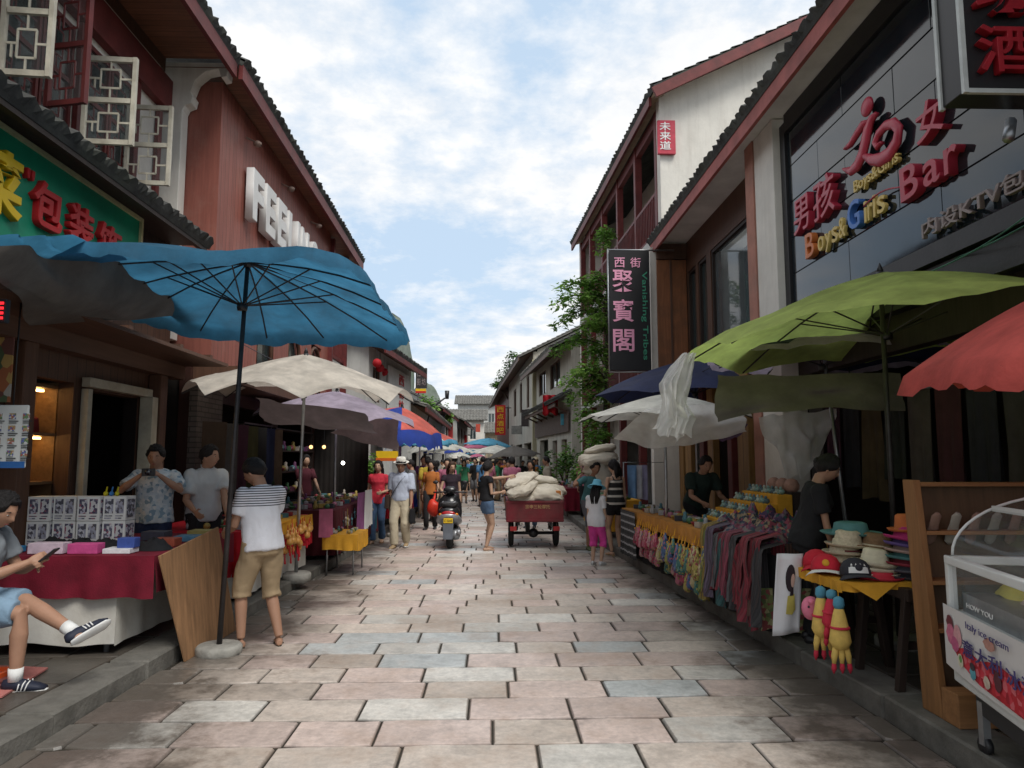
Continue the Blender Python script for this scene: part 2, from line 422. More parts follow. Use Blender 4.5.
# ------------------------------------------------------------------ ground
def stone_mat(name, wet=0):
    m, nt, b = nodes_of(name)
    at_ = nt.nodes.new('ShaderNodeAttribute'); at_.attribute_name = 'tint'
    v = mapped(nt); n1 = noise_(nt, v, 4.5, 8, .7); n2 = noise_(nt, v, .9, 6, .7); n3 = noise_(nt, v, 22, 6, .7)
    c = mixrgb(nt, 1.0, at_.outputs['Color'], ramp(nt, n1, [(.28, .62), (.60, 1.14)]), 'MULTIPLY')
    c = mixrgb(nt, .55, c, mixrgb(nt, 1.0, c, ramp(nt, n3, [(.3, .6), (.7, 1.25)]), 'MULTIPLY'))
    f = math_(nt, 'MULTIPLY', ramp(nt, math_(nt, 'ADD', math_(nt, 'MULTIPLY', n2, .55), math_(nt, 'MULTIPLY', n1, .45)), [(.49, 0), (.60, 1)]), .85)
    # damp, dirty stone towards the kerbs
    sp = nt.nodes.new('ShaderNodeSeparateXYZ'); nt.links.new(v, sp.inputs[0])
    edge = ramp(nt, math_(nt, 'ABSOLUTE', sp.outputs[0]), [(.25, 0), (.75, 1)]); edge.node.inputs[0].links[0]
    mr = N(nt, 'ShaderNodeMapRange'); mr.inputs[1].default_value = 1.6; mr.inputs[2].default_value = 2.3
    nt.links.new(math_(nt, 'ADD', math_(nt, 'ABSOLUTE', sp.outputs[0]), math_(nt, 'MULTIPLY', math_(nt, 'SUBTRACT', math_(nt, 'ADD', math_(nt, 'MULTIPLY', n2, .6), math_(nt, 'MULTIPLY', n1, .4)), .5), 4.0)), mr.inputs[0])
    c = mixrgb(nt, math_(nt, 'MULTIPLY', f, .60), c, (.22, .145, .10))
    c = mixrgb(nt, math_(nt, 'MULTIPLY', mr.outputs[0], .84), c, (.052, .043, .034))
    nt.links.new(c, b.inputs['Base Color'])
    rr = math_(nt, 'SUBTRACT', ramp(nt, n2, [(.35, .38), (.65, .66)]), math_(nt, 'MULTIPLY', mr.outputs[0], .14)); nt.links.new(rr, b.inputs['Roughness'])
    lum = nt.nodes.new('ShaderNodeRGBToBW'); nt.links.new(at_.outputs['Color'], lum.inputs[0]); nt.links.new(ramp(nt, lum.outputs[0], [(.10, .0), (.24, .5)]), b.inputs['Specular IOR Level'])
    bump_(nt, b, math_(nt, 'ADD', n1, math_(nt, 'MULTIPLY', n3, .5)), .5, .008)
    nt.nodes.remove(edge.node)
    return m
PAVE = stone_mat('worn_paving_stone')

def pave(mb, xl, xr, y0, y1, z, row, lo, hi, pal, gap=.012, drop=.03):
    y = y0; k = 0
    while y < y1:
        d = row*random.uniform(.93, 1.07); x = xl(y) - random.uniform(0, hi)
        while x < xr(y):
            L = random.uniform(lo, hi); a, b = max(x, xl(y))+gap/2, min(x+L, xr(y))-gap/2
            if b-a > .08:
                g = [random.uniform(-.006, .006) for _ in range(8)]; zz = [z+random.uniform(-.004, .004) for _ in range(4)]
                y2 = y+d-gap
                e = .011
                # outline with slightly wavering long sides
                n = 5; top = []
                for i in range(n+1): top.append((a+(b-a)*i/n, y+random.uniform(-.009, .009)+ (random.uniform(.006, .02) if i in (0, n) else g[0])))
                for i in range(n+1): top.append((b-(b-a)*i/n, y2+random.uniform(-.009, .009)- (random.uniform(.006, .02) if i in (0, n) else g[1])))
                cx, cy = (a+b)/2, (y+y2)/2; hx, hy = (b-a)/2, (y2-y)/2
                inner = [V((cx+(p[0]-cx)*(1-e/hx), cy+(p[1]-cy)*(1-e/hy), z + zz[0]-z + (zz[1]-zz[0])*(p[0]-a)/(b-a))) for p in top]
                outer = [V((p[0], p[1], z-.014)) for p in top]; low = [V((p[0], p[1], z-drop)) for p in top]
                m = len(top); o = len(mb.v)
                mb.add(inner+outer+low, [tuple(range(m))]+[(i, m+i, m+(i+1) % m, (i+1) % m) for i in range(m)]+[(m+i, 2*m+i, 2*m+(i+1) % m, m+(i+1) % m) for i in range(m)])
                c = random.choices(pal[0], pal[1])[0]; q = random.uniform(.88, 1.16)
                mb.col += [[min(1, t*q) for t in c]]*m + [[t*.24 for t in c]]*m + [[t*.13 for t in c]]*m
            x += L
        y += d; k += 1
XL = lambda y: -2.70 + .030*max(0, min(y, 14)-4)
XR = lambda y: 2.56 - .052*max(0, min(y, 13)-5)
ROSE, SAND, GREY, PALE, OLIVE = (.54, .435, .385), (.55, .475, .41), (.44, .455, .445), (.57, .54, .49), (.47, .40, .34)
mb = MB(); pave(mb, XL, XR, 2.1, 62, 0, .385, .50, .80, ([ROSE, SAND, GREY, PALE, OLIVE], [32, 30, 8, 20, 14]), gap=.011)
structure(mb.build('street_paving', PAVE, recalc=False))
mb = MB(); mb.sheet(lambda u, v: (-3.2+6.2*u, -6+8.2*v, -.002), 2, 2); structure(mb.build('street_paving_behind', STONE))
JOINT = M('joint_dirt', (.040, .034, .026), .95, .5, 8, .5, 40)
mb = MB(); mb.sheet(lambda u, v: (-1500+3000*u, -100+2100*v, -.035), 8, 8); structure(mb.build('ground', M('earth_ground', (.16, .15, .13), .95)))
mb = MB(); mb.sheet(lambda u, v: (-3.0+6*u, 2.0+61*v, -.017), 2, 30); structure(mb.build('street_joints', JOINT))
mb = MB(); pave(mb, lambda y: -9, lambda y: XL(y)-.30, 1.5, 30, .12, .62, .7, 1.25, ([(.24, .23, .205), (.2, .185, .16), (.27, .25, .22)], [2, 2, 1]), drop=.2)
structure(mb.build('left_sidewalk', PAVE, recalc=False))
mb = MB(); pave(mb, lambda y: XR(y)+.30, lambda y: 9, 1.5, 30, .13, .62, .7, 1.25, ([(.24, .23, .205), (.2, .185, .16), (.27, .25, .22)], [2, 2, 1]), drop=.2)
structure(mb.build('right_sidewalk', PAVE, recalc=False))
mb = MB(); mb.box((-9, 1.4, -.03), (-3.0, 30, .095)); mb.box((2.86, 1.4, -.03), (9, 30, .10)); structure(mb.build('sidewalk_bed', JOINT))
for side, fx, h in ((-1, XL, .125), (1, XR, .14)):
    mb = MB(); y = 1.3
    while y < 30:
        L = random.uniform(.9, 1.5); y2 = y+L-.012
        a, b = fx(y)+random.uniform(-.012, .012), fx(y2)+random.uniform(-.012, .012); q = side*.295
        za, zb = h+random.uniform(-.008, .008), h+random.uniform(-.008, .008); c = side*.012
        P = [(a, y), (b, y2), (b+q, y2), (a+q, y)]; zt = [za, zb, zb, za]
        top = [V((p[0]+(c if i in (0, 1) else 0), p[1]+(.008 if i in (0, 3) else -.008), zt[i])) for i, p in enumerate(P)]
        mid = [V((p[0], p[1], zt[i]-.014)) for i, p in enumerate(P)]; lo = [V((p[0], p[1], -.03)) for p in P]
        mb.add(top+mid+lo, [(0,1,2,3)]+[(i, 4+i, 4+(i+1) % 4, (i+1) % 4) for i in range(4)]+[(4+i, 8+i, 8+(i+1) % 4, 4+(i+1) % 4) for i in range(4)])
        y += L
    structure(mb.build('left_kerb' if side < 0 else 'right_kerb', STONE))
# ------------------------------------------------------------------ buildings: helpers
PANE = glassy('window_glass', (.035, .05, .05), .05)
GLASSCLEAR = glassy('clear_glass', (.16, .19, .19), .04, .22)
LATTW = M('cream_lattice', (.62, .58, .47), .55, .2, 6, .15, 25, dirt=(.25, .2, .14), dirt_amt=.6)
def lattice(mb, O, U, w, z0, z1, t=.011, d=.022):
    """square-in-square Chinese lattice"""
    O = V(O); U = V(U); h = z1-z0
    def p(a, b): q = O+U*(a*w); return V((q.x, q.y, z0+b*h))
    for a0, a1, b0, b1 in ((.27, .73, .25, .75),):
        for s, e in (((a0,b0),(a1,b0)),((a0,b1),(a1,b1)),((a0,b0),(a0,b1)),((a1,b0),(a1,b1))): mb.bar(p(*s), p(*e), t, d)
    for s, e in (((.5,0),(.5,.25)),((.5,.75),(.5,1)),((0,.5),(.27,.5)),((.73,.5),(1,.5)),((.14,.25),(.14,.5))): mb.bar(p(*s), p(*e), t, d)
def sash(parent, O, U, w, z0, z1, mat, glass=True, fr=.055, rows=2):
    """a casement leaf of its own: frame with lattice, glass behind"""
    O = V(O); U = V(U).normalized(); mb = MB()
    for a in (fr/2, w-fr/2): mb.bar(O+U*a+V((0,0,z0)), O+U*a+V((0,0,z1)), fr, .04, up=U)
    zs = [z0+(z1-z0)*i/rows for i in range(rows+1)]
    for i, z in enumerate(zs):
        zz = z+fr/2 if i == 0 else (z-fr/2 if i == rows else z)
        mb.bar(O+U*fr+V((0,0,zz)), O+U*(w-fr)+V((0,0,zz)), .04, fr)
    for i in range(rows): lattice(mb, O+U*fr, U, w-2*fr, zs[i]+fr*.7, zs[i+1]-fr*.7)
    o = mb.build('window', mat, parent)
    if glass:
        g = MB(); n = U.cross(V((0,0,1)))*.004
        g.add([O+U*fr+n+V((0,0,z0+.03)), O+U*(w-fr)+n+V((0,0,z0+.03)), O+U*(w-fr)+n+V((0,0,z1-.03)), O+U*fr+n+V((0,0,z1-.03))], [(0,1,2,3)])
        g.build('pane', GLASSCLEAR, o)
    return o
def plain_window(parent, O, U, Nn, w, z0, z1, fm, bars=2, inset=.08, pane=None, arch=False):
    O = V(O); U = V(U).normalized(); Nn = V(Nn); mb = MB(); f = .06
    B = O-Nn*inset
    for a in (f/2, w-f/2): mb.bar(B+U*a+V((0,0,z0)), B+U*a+V((0,0,z1)), f, .06, up=U)
    for z in (z0+f/2, z1-f/2): mb.bar(B+U*f+V((0,0,z)), B+U*(w-f)+V((0,0,z)), .06, f)
    for k in range(1, bars): mb.bar(B+U*(w*k/bars)+V((0,0,z0+f)), B+U*(w*k/bars)+V((0,0,z1-f)), .035, .04, up=U)
    o = mb.build('window', fm, parent)
    g = MB(); q = B-Nn*.02; g.quad(q+V((0,0,z0)), q+U*w+V((0,0,z0)), q+U*w+V((0,0,z1)), q+V((0,0,z1))); g.build('pane', pane or PANE, o)
    return o
def house(name, label, A, B, side, depth, ze, wallm, roofm=None, wins=(), doors=(), over=.5, z0=.1, fascia=REDPAINT, winm=BROWNWOOD, ridge=None, slope=.45, soff=BROWNWOOD, groundm=None):
    """street house: A near corner, B far corner of the street face (x, y); side +1 right, -1 left"""
    A = V((*A, 0)); B = V((*B, 0)); L = (B-A).length; U = (B-A).normalized(); Nn = V((-side*U.y, side*U.x, 0))
    if Nn.x*side > 0: Nn = -Nn
    t = thing(name, label, 'building', (A.x, A.y, 0)); half = depth/2; zr = ze+slope*half
    mb = MB(); holes = [(a, b, c, d) for a, b, c, d in wins]+[(a, b, z0, d) for a, b, d in doors]
    wallgrid(mb, A, U, Nn, z0, ze, L, holes, .22)
    In = -Nn
    for P in (A, B):
        off = U*(.22 if P is A else -.22)
        Q = P+In*.223
        poly = [V((Q.x, Q.y, z0)), V(((P+In*depth).x, (P+In*depth).y, z0)), V(((P+In*depth).x, (P+In*depth).y, ze)), V(((P+In*half).x, (P+In*half).y, zr)), V((Q.x, Q.y, ze+slope*.2))]
        mb.prism(poly, None, off)
    bk = A+In*depth; bk2 = B+In*depth
    mb.quad(V((bk.x, bk.y, z0)), V((bk2.x, bk2.y, z0)), V((bk2.x, bk2.y, ze)), V((bk.x, bk.y, ze)))
    mb.build('wall', wallm, t)
    # dark rooms behind openings
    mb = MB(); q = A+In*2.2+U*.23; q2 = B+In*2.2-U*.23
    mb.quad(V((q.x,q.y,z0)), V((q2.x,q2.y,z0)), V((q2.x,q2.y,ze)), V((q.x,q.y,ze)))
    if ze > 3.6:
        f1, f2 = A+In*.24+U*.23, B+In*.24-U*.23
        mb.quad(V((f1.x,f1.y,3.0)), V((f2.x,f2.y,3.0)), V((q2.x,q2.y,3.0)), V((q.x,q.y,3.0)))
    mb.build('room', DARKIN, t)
    rb = MB(); e = V((0, 0, ze+.10)); o = .25
    for sgn, base in ((1, A), (-1, A+In*depth)):
        a = base - In*(over*sgn) - U*o; b = a + U*(L+2*o); zz = ze+.12-slope*over
        tile_roof(rb, V((a.x,a.y,zz)), V((b.x,b.y,zz)), In*sgn*(half+over)+V((0,0,slope*(half+over))), .22)
    r0 = A+In*half-U*o; r1 = B+In*half+U*o
    rb.bar(V((r0.x,r0.y,zr+.16)), V((r1.x,r1.y,zr+.16)), .16, .16)
    rb.build('roof', roofm or ROOF, t, recalc=False)
    fb = MB(); a = A-In*(over-.03)-U*o; b = a+U*(L+2*o); zz = ze-slope*over-.03
    fb.bar(V((a.x,a.y,zz)), V((b.x,b.y,zz)), .05, .16); fb.build('fascia', fascia, t)
    sb = MB()   # soffit under the eave
    p = [A-In*(over-.06)-U*o, A-U*o, B+U*o, B-In*(over-.06)+U*o]; zs = [ze-slope*over+.0, ze-.03, ze-.03, ze-slope*over+.0]
    sb.add([V((q.x,q.y,z)) for q, z in zip(p, zs)], [(0,1,2,3)]); sb.build('soffit', soff, t)
    for a, b, c, d in wins: plain_window(t, A+U*a, U, Nn, b-a, c, d, winm)
    for a, b, d in doors:
        mb = MB()
        for k in range(2):
            w_ = (b-a)/2-.02; mb.obox(A+U*(a+.01+(b-a)/2*k+w_/2)-Nn*.16+V((0,0,(z0+d)/2)), (w_, .04, d-z0-.02), Matrix((U, Nn, V((0,0,1)))).transposed())
        if (b-a) < 1.7: mb.build('door', winm, t, bevel=.01)
    return t, A, U, Nn
# ------------------------------------------------------------------ LEFT 1: shop with green sign and open lattice windows
L1E = 9.65
t = thing('shop_house', 'near left wooden shop house with pent tile roof and open lattice windows above', 'building', (-4.3, 2, .12))
mb = MB()
wallgrid(mb, (-4.3, 1.0, 0), (0,1,0), (1,0,0),   .11, 3.5, 8.5, [(5.55, 6.40, .11, 2.45), (6.62, 7.72, .11, 2.40), (1.5, 5.0, .11, 2.5)], .16)
mb.build('wall', wood('shop_boards', (.10, .052, .034), 2, .16, 1), t)
mb = MB(); wallgrid(mb, (-4.62, 1.0, 0), (0,1,0), (1,0,0), 3.5, 7.1, 8.5, [(a, a+1.12, 5.12, 6.42) for a in (.4, 1.65, 2.9, 4.15, 5.45, 6.75)], .14)
mb.build('upper_wall', WHITEWALL, t)
mb = MB(); mb.box((-4.62, 1, 3.42), (-4.3, 9.5, 3.5)); mb.box((-4.3, 1, 2.72), (-4.12, 9.6, 2.98)); mb.box((-4.12, 1, 2.9), (-3.55, 9.6, 2.94))
for y in (1.8, 3.2, 4.6, 6.0, 7.3, 8.5, 9.4): mb.box((-4.3, y-.04, 2.95), (-3.70, y+.04, 3.03))
mb.build('ceiling_beam', wood('canopy_planks', (.115, .060, .040), 1), t)
mb = MB()
for y in (5.2, 9.05, 6.45): mb = MB(); mb.box((-4.29, y-.09, .12), (-4.13, y+.09, 2.72)); mb.build('post', BROWNWOOD, t, bevel=.01)
mb = MB(); mb.box((-4.28, 8.74, .12), (-4.12, 8.88, 2.42)); mb.box((-4.28, 7.50, .12), (-4.20, 7.58, 2.40)); mb.box((-4.28, 7.50, 2.42), (-4.19, 8.88, 2.52))
mb.build('door_frame', M('dull_cream', (.40, .37, .29), .7, .2, 5, .15, 25, dirt=(.2, .16, .1)), t, bevel=.008)
mb = MB(); mb.quad((-6.2, 1, .1), (-6.2, 10, .1), (-6.2, 10, 3.4), (-6.2, 1, 3.4)); mb.quad((-6.2, 9.9, .1), (-4.46, 9.9, .1), (-4.46, 9.9, 3.4), (-6.2, 9.9, 3.4)); mb.quad((-6.2, 1, 3.35), (-4.45, 1, 3.35), (-4.45, 10, 3.35), (-6.2, 10, 3.35)); mb.quad((-6.2, 7.5, .1), (-4.46, 7.5, .1), (-4.46, 7.5, 3.4), (-6.2, 7.5, 3.4))
mb.quad((-5.8, 1, 3.6), (-5.8, L1E, 3.6), (-5.8, L1E, 7.0), (-5.8, 1, 7.0)); mb.quad((-5.8, L1E, 3.6), (-4.78, L1E, 3.6), (-4.78, L1E, 7.0), (-5.8, L1E, 7.0)); mb.quad((-5.8, 1, 6.98), (-4.78, 1, 6.98), (-4.78, L1E, 6.98), (-5.8, L1E, 6.98)); mb.build('room', DARKIN, t)
# pent roof
mb = MB(); tile_roof(mb, (-3.70, 1.0, 4.47), (-3.70, 9.25, 4.47), (-.92, 0, .52), .2, .055); mb.build('pent_roof', ROOF, t, recalc=False)
mb = MB(); mb.box((-3.80, 1.0, 4.36), (-3.74, 9.2, 4.44)); mb.box((-4.5, 1.0, 4.45), (-3.80, 9.2, 4.47)); mb.box((-4.30, 1.0, 3.5), (-4.22, 9.2, 4.45)); mb.build('pent_beam', DARKWOOD, t)
# upper timber frame, beam, lattice panels
mb = MB(); mb.box((-4.66, 1, 6.5), (-4.50, L1E, 6.95)); mb.box((-4.60, 1, 5.00), (-4.54, L1E, 5.10))
for y in (1.3, 2.55, 3.8, 5.08, 6.33, 7.62, 8.85, 9.46): mb.box((-4.61, y-.05, 5.1), (-4.55, y+.05, 6.5))
mb.build('window_beam', REDPAINT, t, bevel=.006)
for a in (5.15, 6.45, 7.75):
    for k in range(2): sash(t, (-4.64, a+.56*k, 0), (0,1,0), .55, 5.12, 6.42, REDPAINT)
for px0, px1, Y, z0, z1, m in ((-2, 50, 6.2, 5.11, 6.35, LATTW), (48, 96, 6.9, 5.16, 6.42, REDPAINT), (85, 137, 7.5, 5.06, 6.06, LATTW), (130, 175, 8.7, 5.08, 6.12, LATTW)):
    a, b = at(px0, 60, Y=Y).x, at(px1, 60, Y=Y).x
    sash(t, (a, Y, 0), (b-a, -.10 if m is REDPAINT else .04, 0), b-a, z0, z1, m)
# main roof, soffit, curved bracket wall
mb = MB(); tile_roof(mb, (-3.58, 1.0, 7.24), (-3.58, 9.64, 7.24), (-3.2, 0, 1.7), .2, .055); mb.build('roof', ROOF, t, recalc=False)
mb = MB(); mb.box((-3.66, 1.0, 7.00), (-3.60, 9.6, 7.21)); mb.build('fascia', REDPAINT, t)
mb = MB(); mb.box((-4.6, 1.0, 7.27), (-3.66, 9.6, 7.30)); mb.build('soffit', SOFFIT, t)
mb = MB(); mb.box((-4.76, 1, 7.1), (-4.62, L1E, 7.32)); mb.build('wall_plate', BROWNWOOD, t)
mb = MB()
prof = [(x, z+.19) for x, z in [(-4.66, 3.1), (-4.36, 3.1), (-4.36, 6.35), (-4.33, 6.42), (-4.24, 6.46), (-4.22, 6.56), (-4.26, 6.62), (-4.20, 6.80), (-4.06, 6.93), (-3.88, 6.97), (-3.84, 6.84), (-3.76, 6.86), (-3.74, 7.06), (-4.66, 7.06)]]
mb.prism([V((x, 9.66, z)) for x, z in prof], None, V((0, .2, 0))); mb.build('bracket_wall', WHITEWALL, t, bevel=.01)
# lit alcove with shelves
mb = MB(); mb.box((-4.95, 6.56, .12), (-4.90, 7.4, 2.45)); mb.build('alcove', M('warm_shelf_back', (.55, .36, .14), .6, .15, 3, .05, 10), t)
mb = MB()
for z in (.95, 1.42, 1.90, 2.38): mb.box((-4.9, 6.56, z), (-4.45, 7.4, z+.03))
mb.box((-4.9, 6.53, .12), (-4.45, 6.56, 2.45)); mb.box((-4.9, 7.4, .12), (-4.45, 7.43, 2.45)); mb.build('shelf', wood('shelf_wood', (.20, .11, .05), 1), t)
for z in (1.87, 2.35): mb = MB(); mb.box((-4.60, 6.62, z), (-4.56, 7.34, z+.02)); mb.build('shelf_light', emitter('warm_strip', (1, .60, .20), 16), t)
# green sign
GREEN = M('green_sign_board', (.012, .30, .165), .5, .2, 2, .05, 10, dirt=(.02, .12, .08)); SIGNRED = M('red_sign_letters', (.50, .018, .022), .45, .15, 5, .05)
s = thing('shop_sign', 'long green shop sign board with yellow and red raised characters under the left tile eave', 'sign', (-4.1, 6, 3.9))
ye = 8.10; mb = MB(); mb.box((-4.16, 1.2, 3.42), (-4.08, ye, 4.40)); mb.build('board', GREEN, s)
mb = MB(); mb.box((-4.17, 1.2, 4.40), (-4.05, ye+.04, 4.44)); mb.box((-4.17, ye, 3.40), (-4.05, ye+.04, 4.40)); mb.build('frame', M('sign_trim', (.55, .50, .28), .5, .1), s)
SIGNYEL = M('yellow_sign_letters', (.75, .50, .02), .45, .12, 5, .05)
text('菜', 'lettering', SIGNYEL, s, (-4.06, 5.42, 3.66), (0,1,0), (0,0,1), .56, .60, .03, .012, offset=.02)
text('"', 'lettering', SIGNRED, s, (-4.06, 6.06, 4.10), (0,1,0), (0,0,1), .09, .10, .02, .01)
for ch, y, h in (('包', 6.15, .42), ('装', 6.68, .40), ('饰', 7.20, .38)): text(ch, 'lettering', SIGNRED, s, (-4.06, y, 3.74), (0,1,0), (0,0,1), h, .43, .03, .012, offset=.02)
for y in (6.1, 6.9): pass
# ------------------------------------------------------------------ LEFT 2: red boarded building FEELING
t = thing('feeling_building', 'red timber boarded building with large white FEELING letters behind the blue umbrella', 'building', (-3.9, 10.25, 0))
mb = MB()
WY0, WY1 = 9.88, 16.8
wallgrid(mb, (-3.9, WY0, 0), (0,1,0), (1,0,0), 2.95, 7.08, WY1-WY0, [(1.9, 2.75, 3.1, 4.15), (3.7, 4.6, 3.1, 4.15), (5.4, 6.3, 3.1, 4.15)], .16)
mb.box((-4.75, WY0, 2.95), (-4.06, WY0+.14, 7.08)); mb.box((-5.6, WY1-.02, 2.95), (-3.92, WY1+.12, 7.0))
mb.build('wall', REDWOOD, t)
for a in (1.9, 3.7, 5.4):
    mb = MB(); c = V((-3.93, WY0+a+.43, 0)); w_ = .43
    pts = [V((-3.93, c.y-w_, 3.1)), V((-3.93, c.y-w_, 3.7))]+[V((-3.93, c.y-w_*math.cos(q), 3.7+.40*math.sin(q))) for q in [math.pi*i/8 for i in range(1, 8)]]+[V((-3.93, c.y+w_, 3.7)), V((-3.93, c.y+w_, 3.1))]
    mb.tube(pts, .04, 6); o = mb.build('window', BROWNWOOD, t)
    mb = MB(); mb.quad((-3.99, c.y-w_, 3.1), (-3.99, c.y+w_, 3.1), (-3.99, c.y+w_, 4.15), (-3.99, c.y-w_, 4.15)); mb.build('pane', PANE, o)
mb = MB(); tile_roof(mb, (-3.52, 9.66, 7.27), (-3.52, 19.2, 7.03), (-3.2, 0, 1.7), .2, .055); mb.build('roof', ROOF, t, recalc=False)
mb = MB(); mb.bar((-3.57, 9.66, 7.12), (-3.57, 19.2, 6.88), .06, .22); mb.build('fascia', REDPAINT, t)
mb = MB(); mb.add([(-5.6, 9.64, 7.17), (-3.6, 9.64, 7.17), (-3.6, 19.15, 6.95), (-5.6, 19.15, 6.95)], [(0,1,2,3)]); mb.build('soffit', SOFFIT, t)
mb = MB(); mb.box((-5.6, 16.75, 3.0), (-5.45, 18.6, 6.93)); mb.build('recess_wall', SOFFIT, t)
mb = MB()
for y in (16.85, 18.5): mb.box((-3.95, y-.06, 2.95), (-3.8, y+.06, 6.94))
mb.box((-3.93, 16.9, 4.9), (-3.85, 18.44, 5.0)); mb.box((-3.93, 16.9, 4.1), (-3.85, 18.44, 4.18))
for k in range(11): mb.box((-3.92, 16.98+k*.13, 4.18), (-3.88, 17.02+k*.13, 4.9))
mb.build('balcony_railing', REDPAINT, t)
mb = MB(); wallgrid(mb, (-4.1, 9.76, 0), (0,1,0), (1,0,0), .11, 2.95, 9.6, [(.9, 3.6, .11, 2.5), (4.0, 6.6, .11, 2.5), (7.0, 9.3, .11, 2.5)], .16)
mb.build('ground_wall', wood('shopfront_boards', (.055, .022, .016), 2, .15, 1), t)
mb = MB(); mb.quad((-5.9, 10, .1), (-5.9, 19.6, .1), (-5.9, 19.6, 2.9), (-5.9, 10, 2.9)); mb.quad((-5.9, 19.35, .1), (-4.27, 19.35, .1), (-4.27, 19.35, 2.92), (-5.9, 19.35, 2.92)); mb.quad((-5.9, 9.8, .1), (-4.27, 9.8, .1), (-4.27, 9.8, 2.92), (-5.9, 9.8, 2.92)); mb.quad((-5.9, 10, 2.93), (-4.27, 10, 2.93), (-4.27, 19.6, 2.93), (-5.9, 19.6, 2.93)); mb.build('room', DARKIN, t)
mb = MB(); mb.box((-4.24, 9.8, 2.70), (-3.5, 19.3, 2.94)); mb.build('ground_canopy', BROWNWOOD, t)
for y in (10.9, 12.8, 14.9):
    mb = MB(); mb.ball((-3.72, y, 6.62), (.07, .06, .05), 8, 6); mb.bar((-3.72, y, 6.64), (-3.9, y, 6.72), .025); mb.build('flood_light', M('lamp_housing', (.22, .15, .12), .5), t)
# brick pier
def brickm(name, c1, c2, mortar, sc=1.0, coord='Object'):
    if name in MATS: return MATS[name]
    m, nt, b = nodes_of(name); v = mapped(nt); sp = nt.nodes.new('ShaderNodeSeparateXYZ'); nt.links.new(v, sp.inputs[0])
    cb = nt.nodes.new('ShaderNodeCombineXYZ'); nt.links.new(math_(nt, 'ADD', sp.outputs[0], sp.outputs[1]), cb.inputs[0]); nt.links.new(sp.outputs[2], cb.inputs[1])
    br = N(nt, 'ShaderNodeTexBrick', Scale=sc); nt.links.new(cb.outputs[0], br.inputs['Vector'])
    br.inputs['Color1'].default_value = (*c1, 1); br.inputs['Color2'].default_value = (*c2, 1); br.inputs['Mortar'].default_value = (*mortar, 1)
    br.inputs['Brick Width'].default_value = .24; br.inputs['Row Height'].default_value = .07; br.inputs['Mortar Size'].default_value = .008
    nt.links.new(mixrgb(nt, math_(nt, 'MULTIPLY', noise_(nt, v, 5), .5), br.outputs[0], (.05, .045, .04)), b.inputs['Base Color'])
    b.inputs['Roughness'].default_value = .9; bump_(nt, b, br.outputs['Fac'], -.5, .01)
    MATS[name] = m; return m
BRICK = brickm('grey_brick', (.16, .13, .11), (.20, .17, .15), (.08, .07, .065))
mb = MB(); mb.box((-4.09, 9.7, .12), (-3.98, 10.6, 2.69)); mb.build('brick_pier', BRICK, t)
LW = M('white_box_letters', (.70, .70, .68), .5, .08, 4, .05, 20, dirt=(.45, .42, .38), dirt_amt=.4); LSIDE = M('letter_sides', (.40, .36, .33), .6)
s = thing('letter_sign', 'row of big white block capitals reading FEELING on the red boards', 'sign', (-3.84, 11, 5.4))
for i, ch in enumerate('FEELING'):
    y0 = (10.86, 11.51, 12.16, 12.81, 13.42, 13.73, 14.44)[i]
    wd = .16 if ch == 'I' else .52
    text(ch, 'letter', LW, s, (-3.80, y0, 5.40), (0,1,0), (0,0,1), .82, wd, .055, .008, offset=.035)
# ------------------------------------------------------------------ LEFT 3.. down the street
WHITEB = M('white_fascia_board', (.66, .66, .64), .6, .1, 4, .05, 20, dirt=(.4, .38, .35), dirt_amt=.4)
t, A_, U_, N_ = house('white_shop_house', 'low white shop house with dark red eave and vertical red characters on its wall', (-3.45, 19.8), (-2.95, 25.8), -1, 6, 4.85, GREYWALL, ROOF, wins=[(.5, 1.5, 3.3, 4.3)], doors=[(.4, 2.8, 2.6), (3.2, 5.6, 2.6)], over=.55, fascia=REDPAINT, slope=.3)
s = thing('vertical_sign', 'white wall sign with red vertical characters 西街 on the low white house', 'sign', (-3.0, 24, 3.4))
mb = MB(); P0, P1 = A_+U_*2.2+N_*.03, A_+U_*5.4+N_*.03; mb.prism([P0+V((0,0,3.2)), P1+V((0,0,3.2)), P1+V((0,0,4.55)), P0+V((0,0,4.55))], None, N_*.05); mb.build('board', WHITEB, s)
for k, ch in enumerate('西街坊'): text(ch, 'lettering', SIGNRED, s, A_+U_*3.6+N_*.10+V((0,0,4.08-.42*k)), U_, (0,0,1), .34, .75, .01)
# set-back house behind
t, *_ = house('setback_house', 'cream walled set back house with grey roof rising behind the low white shop', (-4.6, 20.0), (-4.1, 26.0), -1, 6, 5.9, WHITEWALL, ROOFFAR, wins=[(1, 2.2, 4.6, 5.6), (3.5, 4.8, 4.6, 5.6)], over=.5, slope=.4)
t, *_ = house('long_low_house', 'long low grey roofed house beyond the white shop on the left', (-3.0, 26.4), (-3.1, 44), -1, 6, 3.7, GREYWALL, ROOFFAR, wins=[(1.5, 3, 2.7, 3.4), (6, 7.5, 2.7, 3.4), (11, 12.5, 2.7, 3.4)], doors=[(.5, 4.5, 2.4), (5.2, 9.5, 2.4), (10.2, 14.8, 2.4)], over=.6, slope=.35)
t, *_ = house('grey_gable_house', 'grey gabled house with weathered roof beyond the street lamp', (-3.6, 45), (-3.3, 58), -1, 7, 5.0, GREYWALL, ROOFFAR, wins=[(1, 2.6, 3.2, 4.4), (4, 5.6, 3.2, 4.4), (8, 9.6, 3.2, 4.4)], doors=[(1, 4, 2.5), (5, 9, 2.5)], over=.6, slope=.5)
